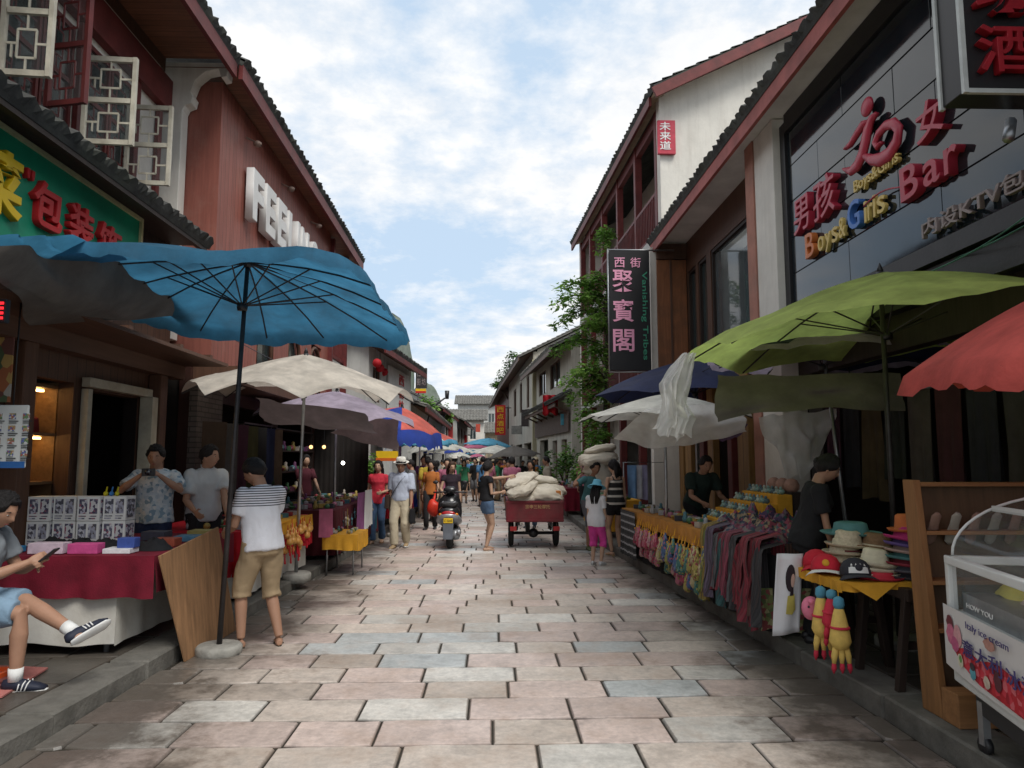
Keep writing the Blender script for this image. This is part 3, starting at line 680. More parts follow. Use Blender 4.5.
t, *_ = house('weathered_roof_house', 'house with a broad weathered tile slope and dark upper windows', (-2.9, 59), (-2.6, 76), -1, 9, 5.0, GREYWALL, ROOFFAR, wins=[(2, 4, 3.0, 4.4), (6, 8, 3.0, 4.4), (11, 13, 3, 4.4)], doors=[(1, 5, 2.5), (6, 11, 2.5)], over=.7, slope=.5)
# houses across the far end where the street bends
def end_house(name, label, x0, x1, Y, ze, wallm, roofm, wins):
    t = thing(name, label, 'building', ((x0+x1)/2, Y, 0)); mb = MB()
    wallgrid(mb, (x0, Y, 0), (1,0,0), (0,-1,0), .0, ze, x1-x0, wins, .3); mb.box((x0, Y+.31, 0), (x0+.3, Y+8, ze)); mb.box((x1-.3, Y+.31, 0), (x1, Y+8, ze)); mb.build('wall', wallm, t)
    mb = MB(); mb.quad((x0, Y+1.5, 0), (x1, Y+1.5, 0), (x1, Y+1.5, ze), (x0, Y+1.5, ze)); mb.build('room', DARKIN, t)
    mb = MB(); tile_roof(mb, (x0-.5, Y-.6, ze-.1), (x1+.5, Y-.6, ze-.1), (0, 3.0, 1.5), .35, .08, rows=7); mb.build('roof', roofm, t, recalc=False)
    for a, b, c, d in wins: plain_window(t, V((x0+a, Y, 0)), (1,0,0), (0,-1,0), b-a, c, d, WHITEP, 2)
    return t
end_house('white_end_house', 'white two storey house with four upper windows closing the far end of the street', -5.2, -1.0, 86, 6.3, WHITEWALL, ROOFFAR, [(.3, 1.1, 3.9, 5.5), (1.4, 2.2, 3.9, 5.5), (2.5, 3.3, 3.9, 5.5), (.4, 3.6, .1, 2.6)])
end_house('tall_end_house', 'tall pale house with grey roof rising behind the white end house', -5.0, 1.5, 104, 9.6, GREYWALL, ROOFFAR, [(.6, 1.6, 6.5, 8.2), (2.4, 3.4, 6.5, 8.2), (4.4, 5.4, 6.5, 8.2)])
end_house('brown_end_house', 'small brown house with grey roof at the bend on the right of the far end', -.9, 2.0, 92, 5.0, M('ochre_wall', (.3, .25, .18), .9), ROOFFAR, [(.5, 1.3, 3.0, 4.2), (1.7, 2.4, 3.0, 4.2)])
# ------------------------------------------------------------------ RIGHT 1: bar building
WX = 3.75
t = thing('bar_building', 'near right building with dark glossy panel facade, white column and long tiled red eave', 'building', (WX, 9, 0))
mb = MB(); mb.box((WX, 1.0, 3.05), (WX+.2, 8.74, 3.30)); mb.box((WX+.06, 1.0, 3.30), (WX+.2, 8.74, 5.95)); mb.build('panel_backing', BLACKM, t)
GLOSSP = glassy('glossy_slate_panel', (.014, .019, .024), .07, spec=.65)
mb = MB(); zs = [3.50, 3.96, 4.42, 4.88, 5.34, 5.80]; 
for i in range(5):
    y = 1.0 + (.6 if i % 2 else 0)
    while y < 8.55:
        y2 = min(y+1.55, 8.60); mb.box((WX+.005+random.uniform(-.002, .002), y+.003, zs[i]+.006), (WX+.05, y2-.003, zs[i+1]-.006)); y += 1.55
mb.build('cladding_panel', GLOSSP, t, bevel=.003)
mb = MB(); mb.box((WX-.03, 8.61, 3.3), (WX+.06, 8.75, 5.95)); mb.box((WX-.03, 1.0, 5.81), (WX+.06, 8.605, 6.05)); mb.box((WX-.05, 1, 3.32), (WX+.05, 8.60, 3.48)); mb.build('panel_frame', BLACKM, t)
mb = MB(); mb.box((WX-.12, 8.77, .12), (WX+.2, 9.42, 6.08)); mb.build('column', WHITEWALL, t, bevel=.01)
mb = MB(); mb.box((WX-.14, 9.43, .12), (WX+.4, 9.72, 6.08)); mb.build('pilaster', M('pink_render', (.42, .20, .15), .85, .2, 4, .3, 20, dirt=(.25, .18, .15)), t)
FX = 3.98
mb = MB(); wallgrid(mb, (FX, 9.73, 0), (0,1,0), (-1,0,0), 3.0, 6.08, 4.55, [(.15, 2.85, 3.4, 5.45), (3.1, 3.65, 3.4, 5.45), (3.8, 4.35, 3.4, 5.45)], .2); mb.box((WX, 9.73, 2.9), (FX-.003, 14.2, 3.0)); mb.build('wall', BROWNWOOD, t)
plain_window(t, (FX, 9.88, 0), (0,1,0), (-1,0,0), 2.7, 3.4, 5.45, DARKWOOD, 1, .05, glassy('shop_window_glass', (.16, .20, .21), .05, .5, spec=1))
mb = MB(); mb.quad((5.2, 9.7, 3.0), (5.2, 14.2, 3.0), (5.2, 14.2, 6.0), (5.2, 9.7, 6.0)); mb.build('room', DARKIN, t)
for y in (12.83, 13.53): plain_window(t, (FX, y, 0), (0,1,0), (-1,0,0), .55, 3.4, 5.45, DARKWOOD, 1, .05)
mb = MB(); mb.box((3.36, 14.13, 3.1), (FX-.01, 14.19, 5.72)); mb.build('door_panel', wood('orange_door', (.27, .105, .045), 2), t, bevel=.01)
mb = MB(); mb.box((3.36, 14.10, 5.73), (FX-.01, 14.19, 6.05)); mb.box((3.62, 14.10, 3.1), (3.66, 14.128, 5.72)); mb.build('door_moulding', BROWNWOOD, t, bevel=.004)
mb = MB(); mb.box((FX+.2, 14.2, .1), (9, 14.42, 6.1)); mb.box((3.24, 14.20, .1), (FX+.197, 14.42, 6.0)); mb.build('end_wall', WHITEWALL, t)
mb = MB(); tile_roof(mb, (3.26, 1.0, 6.16), (3.26, 14.45, 6.16), (3.6, 0, 1.75), .2, .05); mb.build('roof', ROOF, t, recalc=False)
mb = MB(); mb.box((3.30, 1.0, 5.90), (3.35, 14.45, 6.13)); mb.build('fascia', FASCIA, t)
mb = MB(); mb.box((3.355, 1.0, 6.09), (FX+.3, 14.45, 6.12)); mb.build('soffit', M('pale_soffit', (.72, .70, .66), .9, .12, 2, .1, 10, dirt=(.3, .27, .22), dirt_amt=.4), t)
mb = MB()
wallgrid(mb, (WX+.1, 1.0, 0), (0,1,0), (-1,0,0),   .12, 3.04, 13.1, [(.5, 3.4, .12, 2.7), (3.8, 7.8, .12, 2.7), (9.3, 10.9, .12, 2.6), (11.3, 13.0, .12, 2.6)], .16); mb.build('ground_wall', DARKWOOD, t)
OCHREW = wood('ochre_shutters', (.36, .20, .07), 2, .3, 1)
mb = MB()
for a, b in ((10.28, 10.75), (11.95, 12.25), (13.3, 13.7), (13.85, 14.15)): mb.box((WX-.02, a, .12), (WX+.095, b, 3.0))
mb.build('shutter', OCHREW, t, bevel=.01)
mb = MB(); mb.box((WX-.06, 12.35, .12), (WX+.09, 12.6, 3.0)); mb.box((WX-.06, 10.9, .12), (WX+.09, 11.1, 3.0)); mb.build('red_post', REDPAINT, t, bevel=.01)
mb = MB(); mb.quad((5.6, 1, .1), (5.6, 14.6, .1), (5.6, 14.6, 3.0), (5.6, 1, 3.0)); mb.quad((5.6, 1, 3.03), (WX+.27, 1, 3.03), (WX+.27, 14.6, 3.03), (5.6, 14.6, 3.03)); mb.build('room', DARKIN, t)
# round lanterns in the upper window
for k, (y, z, r) in enumerate(((10.95, 4.9, .20), (11.12, 4.5, .18), (10.95, 4.15, .22), (11.3, 4.0, .19), (11.05, 3.75, .18), (11.45, 4.4, .17), (11.4, 4.75, .17))):
    mb = MB(); mb.ball((FX+.42, y-.15, z), (r, r, r), 14, 10); tag(mb.build('paper_lantern', M('lantern_%d' % (k % 3), [(.30, .27, .2), (.2, .2, .17), (.32, .2, .16)][k % 3], .8), None), 'round paper lantern hanging in the upper shop window', 'lantern', 'lanterns in the upper shop window')
# bar lettering
RED3 = M('red_bar_letters', (.44, .03, .06), .4, .12, 5, .05, 20, spec=.5); YEL3 = M('yellow_bar_letters', (.68, .50, .16), .45, .1); BLU3 = M('blue_bar_letters', (.08, .20, .55), .4, .1); ORG3 = M('orange_bar_letters', (.62, .18, .05), .4, .1)
PALE3 = M('pale_bar_letters', (.30, .24, .23), .5, .1)
s = thing('bar_sign', 'raised red and yellow bar lettering with running figure emblem on the dark panels', 'sign', (WX-.05, 7, 4))
def rtxt(ch, y, z, h, w_, m, ex=.03, off=.0, X=WX-.035, nm='letter'): return text(ch, nm, m, s, (X, y, z), (0,-1,0), (0,0,1), h, w_, ex, .008, offset=off)
rtxt('男', 8.34, 4.36, .42, .42, RED3, .035, .004); rtxt('孩', 7.80, 4.34, .47, .50, RED3, .035, .004)
rtxt('女', 5.82, 4.36, .34, .38, RED3, .035, .004); 
for ch, y, m, h in zip('Boys&Girls', (8.06, 7.78, 7.61, 7.45, 7.29, 7.06, 6.77, 6.70, 6.60, 6.53), (ORG3, YEL3, YEL3, YEL3, YEL3, BLU3, YEL3, YEL3, YEL3, YEL3), (.29, .17, .21, .17, .22, .30, .22, .17, .22, .17)):
    rtxt(ch, y, 4.00-(.05 if ch == 'y' else 0), h, {'B': .22, 'G': .24, 'i': .05, 'l': .04, 'r': .09}.get(ch, .14), m, .03 if ch in 'BG' else .012, .004)
rtxt('Boys&Girls', 6.94, 4.34, .16, .80, YEL3, .012, .006, nm='lettering')
for ch, y, w_, h in (('B', 6.10, .27, .31), ('a', 5.76, .22, .22), ('r', 5.48, .17, .22)): rtxt(ch, y, 3.96, h, w_, RED3, .035, .008)
rtxt('内设KTV包间', 5.82, 3.54, .155, 1.42, PALE3, .012, .008, X=WX-.06, nm='lettering')
mb = MB(); mb.tube([(WX-.06, 6.75-.1*k, 4.17+.05*math.sin(k*.5)-.008*k) for k in range(8)], .008, 6); mb.build('swash', RED3, s)
# running figure emblem: head, sweeping body, curl
mb = MB(); cY, cZ = 6.50, 4.60
def sw(pts, r): mb.tube([(WX-.06, cY+a, cZ+b) for a, b in pts], [(q*.92, .035) for q in r], 10, up=V((1,0,0)))
def em(pts, r): mb.tube([(WX-.055, 6.98-u_*.9, z_) for u_, z_ in pts], [(q, .03) for q in r], 10, up=V((1,0,0)))
mb.ball((WX-.055, 6.98-.38, 5.13), (.035, .105, .095), 14, 8)
em([(.60, 4.98), (.50, 4.97), (.41, 4.90), (.35, 4.80), (.28, 4.70), (.16, 4.63), (.02, 4.62), (-.13, 4.70)], [.02, .05, .075, .08, .08, .07, .05, .015])
em([(-.08, 4.90), (.04, 4.90), (.18, 4.95), (.32, 4.99), (.42, 4.97)], [.015, .035, .045, .045, .03])
em([(.33, 4.66), (.46, 4.57), (.62, 4.51), (.80, 4.50), (.94, 4.56), (.98, 4.66), (.90, 4.75), (.76, 4.79), (.62, 4.77), (.54, 4.71), (.58, 4.65), (.67, 4.66)], [.03, .055, .07, .075, .07, .06, .055, .05, .045, .038, .03, .018])
mb.build('emblem', RED3, s)
# hanging blade sign at the top right
s = thing('blade_sign', 'black box sign with red characters and aluminium edges hanging at the top right', 'sign', (2.7, 4.2, 3.7))
a = at(965, 91, Y=4.0); mb = MB(); mb.box((a.x, 4.0, a.z), (a.x+1.0, 4.22, a.z+1.5)); mb.build('box', M('black_acrylic', (.014, .012, .013), .38, .2, 3, .03, spec=.4), s, bevel=.006)
for y in (3.997, 4.22):
    mb = MB(); mb.box((a.x-.014, y-.014, a.z-.014), (a.x+.014, y+.014, a.z+1.51)); mb.build('edge_strip', M('aged_aluminium', (.50, .52, .50), .5, .2, 5, .1, metal=.3), s)
mb = MB(); mb.box((a.x+.016, 3.985, a.z-.016), (a.x+1.0, 4.01, a.z+.012)); mb.build('edge_strip', MATS['aged_aluminium'], s)
for k, ch in enumerate(('酒', '坊', '酒')[:2]): text(ch, 'lettering', M('dim_red_letters', (.30, .012, .02), .45), s, (a.x+.07, 3.975, a.z+.10+.37*k), (1,0,0), (0,0,1), .30, .36, .02, .006, offset=.004)
mb = MB(); mb.bar((a.x+.98, 4.2, a.z+.6), (WX, 4.2, a.z+.6), .04); mb.build('bracket', STEEL, s)
mb = MB(); mb.tube([(a.x+.50, 4.3, a.z-.04), (a.x+.40, 4.2, a.z-.20)], .035, 8); tag(mb.build('spot_lamp', STEEL, None), 'small grey spot lamp under the hanging black box sign', 'lamp')
# ------------------------------------------------------------------ RIGHT 2: white gabled building with red balconies
A = V((3.60, 14.62, 0)); B = V((3.14, 25.0, 0)); U = (B-A).normalized(); Nn = V((-U.y, U.x, 0)); L = (B-A).length
t = thing('balcony_building', 'tall white gabled building with dark red balcony posts and railings', 'building', A[:])
In = -Nn; 
def q3(u, d, z): p = A+U*u+In*d; return V((p.x, p.y, z))
mb = MB()
half = 4.6; ze = 9.50; zr = ze+half*.50
mb.prism([q3(0,0,.1), q3(0,9.2,.1), q3(0,9.2,ze), q3(0,half,zr), q3(0,0,ze)], None, U*.25)
mb.build('gable_wall', WHITEWALL, t)
mb = MB(); mb.prism([q3(L,0,.1), q3(L,9.2,.1), q3(L,9.2,ze), q3(L,half,zr), q3(L,0,ze)], None, U*-.25); mb.build('far_wall', WHITEWALL, t)
mb = MB()
wallgrid(mb, q3(.27,1.1,0), U, Nn, .1, ze, L-.54, [(.8, 2.0, 6.9, 8.4), (3.0, 4.2, 6.9, 8.4), (5.4, 6.6, 6.9, 8.4), (7.6, 8.8, 6.9, 8.4), (1, 2.4, 3.7, 5.4), (4, 5.4, 3.7, 5.4), (7, 8.4, 3.7, 5.4), (.6, 4.2, .1, 2.6), (5, 9, .1, 2.6)], .15); mb.build('wall', WHITEWALL, t)
for a_, b_, c_, d_ in [(.8, 2.0, 6.9, 8.4), (3.0, 4.2, 6.9, 8.4), (5.4, 6.6, 6.9, 8.4), (7.6, 8.8, 6.9, 8.4), (1, 2.4, 3.7, 5.4), (4, 5.4, 3.7, 5.4), (7, 8.4, 3.7, 5.4)]: plain_window(t, q3(.27+a_, 1.1, 0), U, Nn, b_-a_, c_, d_, REDPAINT, 2)
mb = MB(); p = [q3(.27,3,.1), q3(L-.27,3,.1), q3(L-.27,3,ze), q3(.27,3,ze)]; mb.add(p, [(0,1,2,3)]); mb.build('room', DARKIN, t)
for z in (3.3, 6.35):
    mb = MB(); mb.prism([q3(.26,-.05,z), q3(L-.26,-.05,z), q3(L-.26,1.08,z), q3(.26,1.08,z)], None, V((0,0,.18))); mb.build('balcony_floor', GREYWALL, t)
    mb = MB()
    for zz in (z+.25, z+1.12): mb.bar(q3(.26,.02,zz), q3(L-.26,.02,zz), .06, .07)
    n = int((L-.5)/.14)
    for k in range(n): mb.bar(q3(.33+k*.14,.02,z+.28), q3(.33+k*.14,.02,z+1.09), .06, .025, up=U)
    mb.build('railing', REDPAINT, t)
mb = MB()
for u in (.34, 2.2, 4.2, 6.3, 8.3, L-.34): mb.bar(q3(u,.07,.1), q3(u,.07,ze-.2), .17, .17, up=U)
mb.build('balcony_post', REDPAINT, t, bevel=.01)
mb = MB(); mb.bar(q3(.26,.07,ze-.35), q3(L-.26,.07,ze-.35), .12, .28); mb.bar(q3(-.1,-.22,ze-.18), q3(L+.3,-.22,ze-.18), .06, .20); mb.build('eave_beam', REDPAINT, t)
mb = MB(); mb.add([q3(-.1,-.20,ze-.10), q3(L+.3,-.20,ze-.10), q3(L+.3,.1,ze), q3(-.1,.1,ze)], [(0,1,2,3)]); mb.build('soffit', M('eave_soffit', (.4, .3, .22), .9, .2), t)
mb = MB(); tile_roof(mb, q3(-.50,-.26,ze-.02), q3(L+.35,-.26,ze-.02), In*(half+.26)+V((0,0,.5*(half+.26))), .22, .05); tile_roof(mb, q3(-.50,9.9,ze-.22), q3(L+.35,9.9,ze-.22), -In*(half+.68)+V((0,0,.5*(half+.68))), .22, .05)
mb.bar(q3(-.50,half,zr+.22), q3(L+.3,half,zr+.22), .2, .25); mb.build('roof', ROOF, t, recalc=False)
mb = MB(); mb.bar(q3(-.48,-.24,ze-.18), q3(-.48,half,zr-.0), .06, .22); mb.bar(q3(-.48,9.9,ze-.36), q3(-.48,half,zr-.0), .06, .22); mb.build('verge_board', REDPAINT, t)
mb = MB(); mb.add([q3(-.46,-.2,ze-.10), q3(0,-.2,ze-.10), q3(0,half,zr+.06), q3(-.46,half,zr+.06)], [(0,1,2,3)]); mb.build('verge_soffit', M('cream_verge', (.62, .52, .38), .9, .15), t)
s = thing('wall_plaque', 'small red plaque with three white characters 未来道 on the white gable corner', 'sign', (3.5, 14.8, 8))
a = at(656, 154, Y=14.56); b = at(671, 121, Y=14.56); mb = MB(); mb.box((a.x+.04, 14.53, a.z), (b.x+.08, 14.61, b.z)); mb.build('board', M('pinkish_red', (.50, .05, .08), .5), s)
for k, ch in enumerate('未来道'): text(ch, 'lettering', WHITEP, s, (a.x+.08, 14.525, b.z-.23-.215*k), (1,0,0), (0,0,1), .19, .24, .004, offset=.01)
# black blade sign 聚寶閣
s = thing('black_banner_sign', 'tall black vertical sign with pink characters 聚寶閣 and green words Vanishing Tribes', 'sign', (2.7, 13.8, 3.3))
YB = 13.8; a = at(611, 370, Y=YB); b = at(649, 251, Y=YB); mb = MB(); mb.box((a.x, YB, a.z), (b.x, YB+.10, b.z)); mb.build('board', M('black_banner', (.014, .014, .016), .55, .3, 3, .05), s)
PINK = M('pink_characters', (.72, .32, .46), .5, .1); GRN = M('green_characters', (.05, .28, .17), .5, .1)
W_ = b.x-a.x; H_ = b.z-a.z
for ch, x in (('西', .12), ('街', .52)): text(ch, 'lettering', PINK, s, (a.x+W_*x, YB-.004, b.z-.34), (1,0,0), (0,0,1), .20, .21, .004, offset=.008)
for k, ch in enumerate('聚寶閣'): text(ch, 'lettering', PINK, s, (a.x+.05, YB-.004, b.z-.84-.60*k), (1,0,0), (0,0,1), .45, .42, .004, offset=.012)
text('Vanishing Tribes', 'lettering', GRN, s, (b.x-.18, YB-.004, b.z-.42), (0,0,-1), (1,0,0), .13, 1.78, .004, offset=.008)
mb = MB(); mb.tube([(a.x-.02, YB+.05, a.z-.05), (a.x-.02, YB+.05, b.z+.05)], .018, 8); mb.tube([(a.x-.02, YB+.05, b.z+.03), (WX-.1, YB+.05, b.z+.03)], .018, 8); mb.tube([(a.x-.02, YB+.05, a.z-.03), (WX-.1, YB+.05, a.z-.03)], .018, 8); mb.build('bracket', STEEL, s)
# ------------------------------------------------------------------ RIGHT 3..5
OLDW = plaster('old_stained_wall', (.50, .47, .40), (.18, .16, .13), .8)
t, A3, U3, N3 = house('laundry_house', 'old white house with timber window, small pent roof and red cloth hanging', (2.9, 25.8), (2.2, 35.0), 1, 8, 6.0, OLDW, ROOFFAR, wins=[(2.4, 5.0, 4.6, 5.7), (6.2, 8.4, 4.6, 5.7)], doors=[(1.0, 2.2, 2.4), (3.2, 4.4, 2.4), (5.6, 8.2, 2.5)], over=.8, fascia=BROWNWOOD, slope=.5)
mb = MB(); a, b = A3+U3*-.2+N3*.75, A3+U3*9.0+N3*.75; tile_roof(mb, V((a.x,a.y,3.75)), V((b.x,b.y,3.75)), -N3*.72+V((0,0,.42)), .22); mb.build('pent_roof', ROOF, t, recalc=False)
mb = MB(); a, b = A3+N3*.6, A3+U3*8.9+N3*.6; mb.bar(V((a.x,a.y,3.62)), V((b.x,b.y,3.62)), .06, .14)
for k in range(6): p = A3+U3*(.3+1.6*k); mb.bar(V((p.x,p.y,3.3)), V(((p+N3*.6).x,(p+N3*.6).y,3.6)), .07)
mb.build('pent_beam', BROWNWOOD, t)
mb = MB(); p, q = A3+N3*.05+U3*.2, A3+N3*.05+U3*9.1; mb.prism([V((p.x,p.y,2.65)), V((q.x,q.y,2.65)), V((q.x,q.y,3.45)), V((p.x,p.y,3.45))], None, N3*.06); mb.build('shop_fascia', M('dull_brown_board', (.12, .09, .075), .8), t)
a = at(543, 414, Y=27.5); b = at(558, 395, Y=27.5)
mb = MB(); mb.sheet(lambda u, v: (a.x+(b.x-a.x)*u, 27.5+.08*math.sin(u*14)+.05*v, b.z-(b.z-a.z)*v*(1+.1*math.sin(u*9))), 16, 6); tag(mb.build('hanging_cloth', M('red_cloth', (.55, .02, .03), .85, .2, 5), None, solid=.01), 'bright red cloth hung from the small pent roof of the old white house', 'cloth')
mb = MB(); a = at(561, 425, Y=26.8); b = at(574, 414, Y=26.8); mb.box((a.x, 26.8, a.z), (b.x, 26.9, b.z)); s = mb.build('small_sign', M('light_blue_sign', (.10, .42, .55), .5), None); tag(s, 'small light blue rectangular sign beside the vine on the old white house', 'sign')
mb = MB(); a = at(568, 401, Y=26.2); mb.box((a.x-.12, 26.2, a.z-.13), (a.x+.25, 26.5, a.z+.17)); s = mb.build('air_conditioner', WHITEP, None, bevel=.02); tag(s, 'small white air conditioner box above the blue sign', 'air conditioner'); 
mb = MB(); mb.lathe([(.11, 0), (.11, .012), (.02, .012)], (a.x+.06, 26.19, a.z+.02), 12, Matrix.Rotation(R(90), 3, 'X')); mb.build('fan_grille', BLACKM, s)
mb = MB(); mb.box((2.02, 35.3, .1), (2.42, 35.9, 6.6)); tag(mb.build('firewall_pier', plaster('yellowed_plaster', (.46, .42, .28), (.2, .18, .1), .6), None), 'narrow yellowed plaster pier between two right hand houses', 'wall')
t, *_ = house('stained_house', 'tall stained plaster house with shuttered dark openings past the yellow pier', (2.1, 36), (1.25, 52), 1, 9, 7.1, OLDW, ROOFFAR, wins=[(2, 3.4, 4.4, 6.2), (6, 7.6, 4.4, 6.2), (10, 12, 4.4, 6.2)], doors=[(1, 5, 2.5), (6, 10, 2.5), (11, 15, 2.5)], over=.8, fascia=BROWNWOOD, slope=.5)
t, *_ = house('red_brown_house', 'red brown timber fronted house behind the red vertical sign', (1.45, 53), (.55, 76), 1, 9, 7.4, wood('old_red_front', (.12, .05, .04), 2, .3, 1), ROOFFAR, wins=[(2, 5, 4, 5.8), (8, 11, 4, 5.8)], doors=[(1, 6, 2.5), (7, 13, 2.5)], over=.9, fascia=BROWNWOOD, slope=.5)
s = thing('red_vertical_sign', 'tall red vertical sign with yellow characters 西点酒吧 hanging over the distant street', 'sign', (.6, 50, 3.5))
a = at(495, 435, Y=50); b = at(505.5, 405, Y=50); mb = MB(); mb.box((a.x, 50, a.z), (b.x, 50.2, b.z)); mb.build('board', M('sign_red_board', (.50, .02, .02), .5, .1), s)
h = (b.z-a.z)/4.3
for k, ch in enumerate('西点酒吧'): text(ch, 'lettering', SIGNYEL, s, (a.x+.12, 49.99, b.z-h*(k+1.05)), (1,0,0), (0,0,1), h*.8, b.x-a.x-.24, .005, offset=.012)
mb = MB(); mb.bar((b.x, 50.1, b.z-.2), (1.5, 50.1, b.z-.2), .06); mb.build('bracket', BLACKM, s)
# left distant signs
s = thing('dark_blade_sign', 'dark vertical blade sign with pale characters above the low white house', 'sign', (-3.3, 31, 4))
a = at(415.5, 388, Y=31); b = at(427, 368, Y=31); mb = MB(); mb.box((a.x, 31, a.z), (b.x, 31.12, b.z)); mb.build('board', M('dark_sign', (.035, .03, .03), .6), s)
for i, ch in enumerate('古镇街坊'): text(ch, 'lettering', PALE3, s, (a.x+.05+.22*(i % 2), 30.99, b.z-.38-.38*(i//2)), (1,0,0), (0,0,1), .30, .17, .004)
a = at(415.5, 393, Y=31); b = at(426, 388.5, Y=31); mb = MB(); mb.box((a.x, 31.02, a.z), (b.x, 31.1, b.z)); o = mb.build('lower_panel', SIGNYEL, s)
mb = MB(); mb.box((a.x, 31.0, a.z), (b.x, 31.015, a.z+.09)); mb.build('lower_stripe', SIGNRED, o)
mb = MB(); mb.tube([(-3.1, 31.06, 3.0), (-3.3, 31.06, 3.4), (a.x+.2, 31.06, 5.4)], .03, 6); mb.build('pole', BLACKM, s)
s = thing('lamp_arm', 'curved dark lamp arm with spotlight head against the sky', 'street lamp', (-3, 36, 3))
mb = MB(); mb.tube([at(427, 420, Y=36), at(430, 410, Y=36), at(438, 403, Y=36), at(445, 398, Y=36)], [.06, .055, .05, .04], 8); mb.build('arm', BLACKM, s)
mb = MB(); c = at(447, 397, Y=36); mb.tube([c+V((0,0,-.1)), c+V((0,0,.32))], [.09, .12], 10); mb.build('lamp_head', BLACKM, s)
mb = MB(); mb.box((-3.34, 35.96, .1), (-3.26, 36.04, 3.62)); mb.build('pole', BLACKM, s)
for k, (x0, x1, y0, y1, Y, m, lab) in enumerate(((461, 467, 435, 446, 70, SIGNRED, 'small red sign board near the white end house'), (455, 458.5, 436, 447, 66, SIGNYEL, 'narrow yellow sign near the far houses on the left'), (376, 398, 451, 458, 19, SIGNYEL, 'yellow and orange banner strip under the left umbrellas'))):
    a = at(x0, y1, Y=Y); b = at(x1, y0, Y=Y); mb = MB(); mb.box((a.x, Y, a.z), (b.x, Y+.06, b.z)); o = tag(mb.build('street_sign', m, None), lab, 'sign')
    if k == 2: mb = MB(); mb.box((a.x, Y-.01, a.z-.08), (b.x, Y+.03, a.z)); mb.build('trim', M('orange_trim', (.6, .13, .02), .7), o)
# ------------------------------------------------------------------ karst hill, trees, vine
ROCK = M('karst_rock', (.16, .185, .16), .95, .45, .12, .6, .5, dirt=(.07, .10, .06), dirt_amt=.7)
def hill(name, c, r, h, seed):
    mb = MB(); n, m = 40, 24; rings = []
    for j in range(m+1):
        v = j/m; rr = r*(1-v**3.2)**.5 if v < 1 else .01
        rings.append([V((c[0]+rr*math.cos(2*math.pi*k/n)*(1+.25*noise.noise(V((k*.35, v*3, seed)))), c[1]+rr*math.sin(2*math.pi*k/n), h*v+h*.05*noise.noise(V((k*.4, v*5, seed+3))))) for k in range(n)])
    mb.loft(rings, caps=False); return structure(mb.build(name, ROCK))
hill('karst_hill', (-57, 400, 0), 13, 82, 1); hill('karst_hill_lower', (-40, 420, 0), 12, 46, 2)
LEAF1 = M('leaf_green', (.16, .33, .06), .6, .4, 3, 0, dirt=(.05, .10, .02), trans=.3); LEAF2 = M('leaf_dark', (.06, .14, .03), .6, .4, 3, 0, trans=.2); LEAF3 = M('leaf_light', (.26, .45, .10), .6, .3, 3, 0, trans=.35)
BARK = wood('bark', (.09, .07, .05), 2)
def tree(name, label, base, blobs, size, trunk_r=.1, mats=(LEAF1, LEAF2, LEAF3), count=220, cat='tree', group=None, stems=True):
    t = thing(name, label, cat, base, group); tr = MB(); b = V(base)
    for c, r in blobs:
        c = V(c); mid = (b+c)/2+V((random.uniform(-.15,.15), random.uniform(-.15,.15), .1)); tr.tube([b, mid, c], [trunk_r, trunk_r*.7, trunk_r*.2], 6)
        for _ in range(5 if stems else 0):
            e = c+V((random.uniform(-r[0], r[0]), random.uniform(-r[1], r[1]), random.uniform(-r[2]*.6, r[2])))*.8; tr.tube([mid.lerp(c, .5), c.lerp(e, .5), e], [trunk_r*.3, trunk_r*.2, trunk_r*.08], 5)
    tr.build('trunk', BARK, t)
    lf = MB()
    for c, r in blobs:
        for k in range(7):
            d = V((random.uniform(-1,1)*r[0], random.uniform(-1,1)*r[1], random.uniform(-1,1)*r[2]))*.62
            lf.mi = random.choices((0, 1, 2), (4, 3, 3))[0]
            leaves(lf, V(c)+d, [q*.5 for q in r], count//7, size)
    lf.build('crown', list(mats), t, recalc=False)
    return t
def pt(px, py, Y): return at(px, py, Y=Y)
S = lambda px, Y: px*Y/FPX
# vine that leans over the street beside the black sign: arching sprays of leaves
t = thing('climbing_vine', 'green leafy vine spilling from the balcony building beside the black vertical sign', 'plant', (3.0, 19, .1))
st = MB(); lf = MB()
Yv = 18.0
for (x0, y0, x1, y1) in ((606, 310, 556, 300), (604, 385, 566, 380), (607, 300, 562, 285), (607, 300, 570, 310), (607, 318, 558, 322), (607, 330, 575, 340), (608, 290, 588, 282), (609, 350, 556, 348), (606, 380, 575, 372), (606, 390, 572, 398), (606, 400, 580, 415), (604, 420, 584, 432), (604, 365, 590, 352), (608, 240, 603, 245), (606, 440, 588, 450), (600, 460, 580, 470), (606, 335, 590, 322)):
    a, b = pt(x0, y0, Yv), pt(x1, y1, Yv-random.uniform(-.3, .8)); n = 9; pts = []
    for k in range(n+1):
        u = k/n; p = a.lerp(b, u); p.z += .28*math.sin(u*math.pi)-.10*u*u; pts.append(p)
    st.tube(pts, [.03*(1-.7*k/n) for k in range(n+1)], 5)
    for k, p in enumerate(pts[1:]):
        lf.mi = random.choice((0, 0, 2, 2, 2)); leaves(lf, p, (.22, .28, .14), 20, .17, flat=.4); leaves(lf, p, (.26, .3, .18), 26, .09, flat=.6)
for k in range(15): lf.mi = random.choice((0, 1, 0, 2, 2)); leaves(lf, pt(random.uniform(592, 608), random.uniform(285, 455), Yv+.2), (.28, .2, .35), 60, .12)
st.tube([pt(604, 505, Yv+.2), pt(605, 420, Yv+.2), pt(607, 330, Yv+.2), pt(608, 245, Yv+.2)], [.07, .06, .05, .03], 8)
st.build('stem', BARK, t); lf.build('foliage', [LEAF1, LEAF2, LEAF3], t, recalc=False)
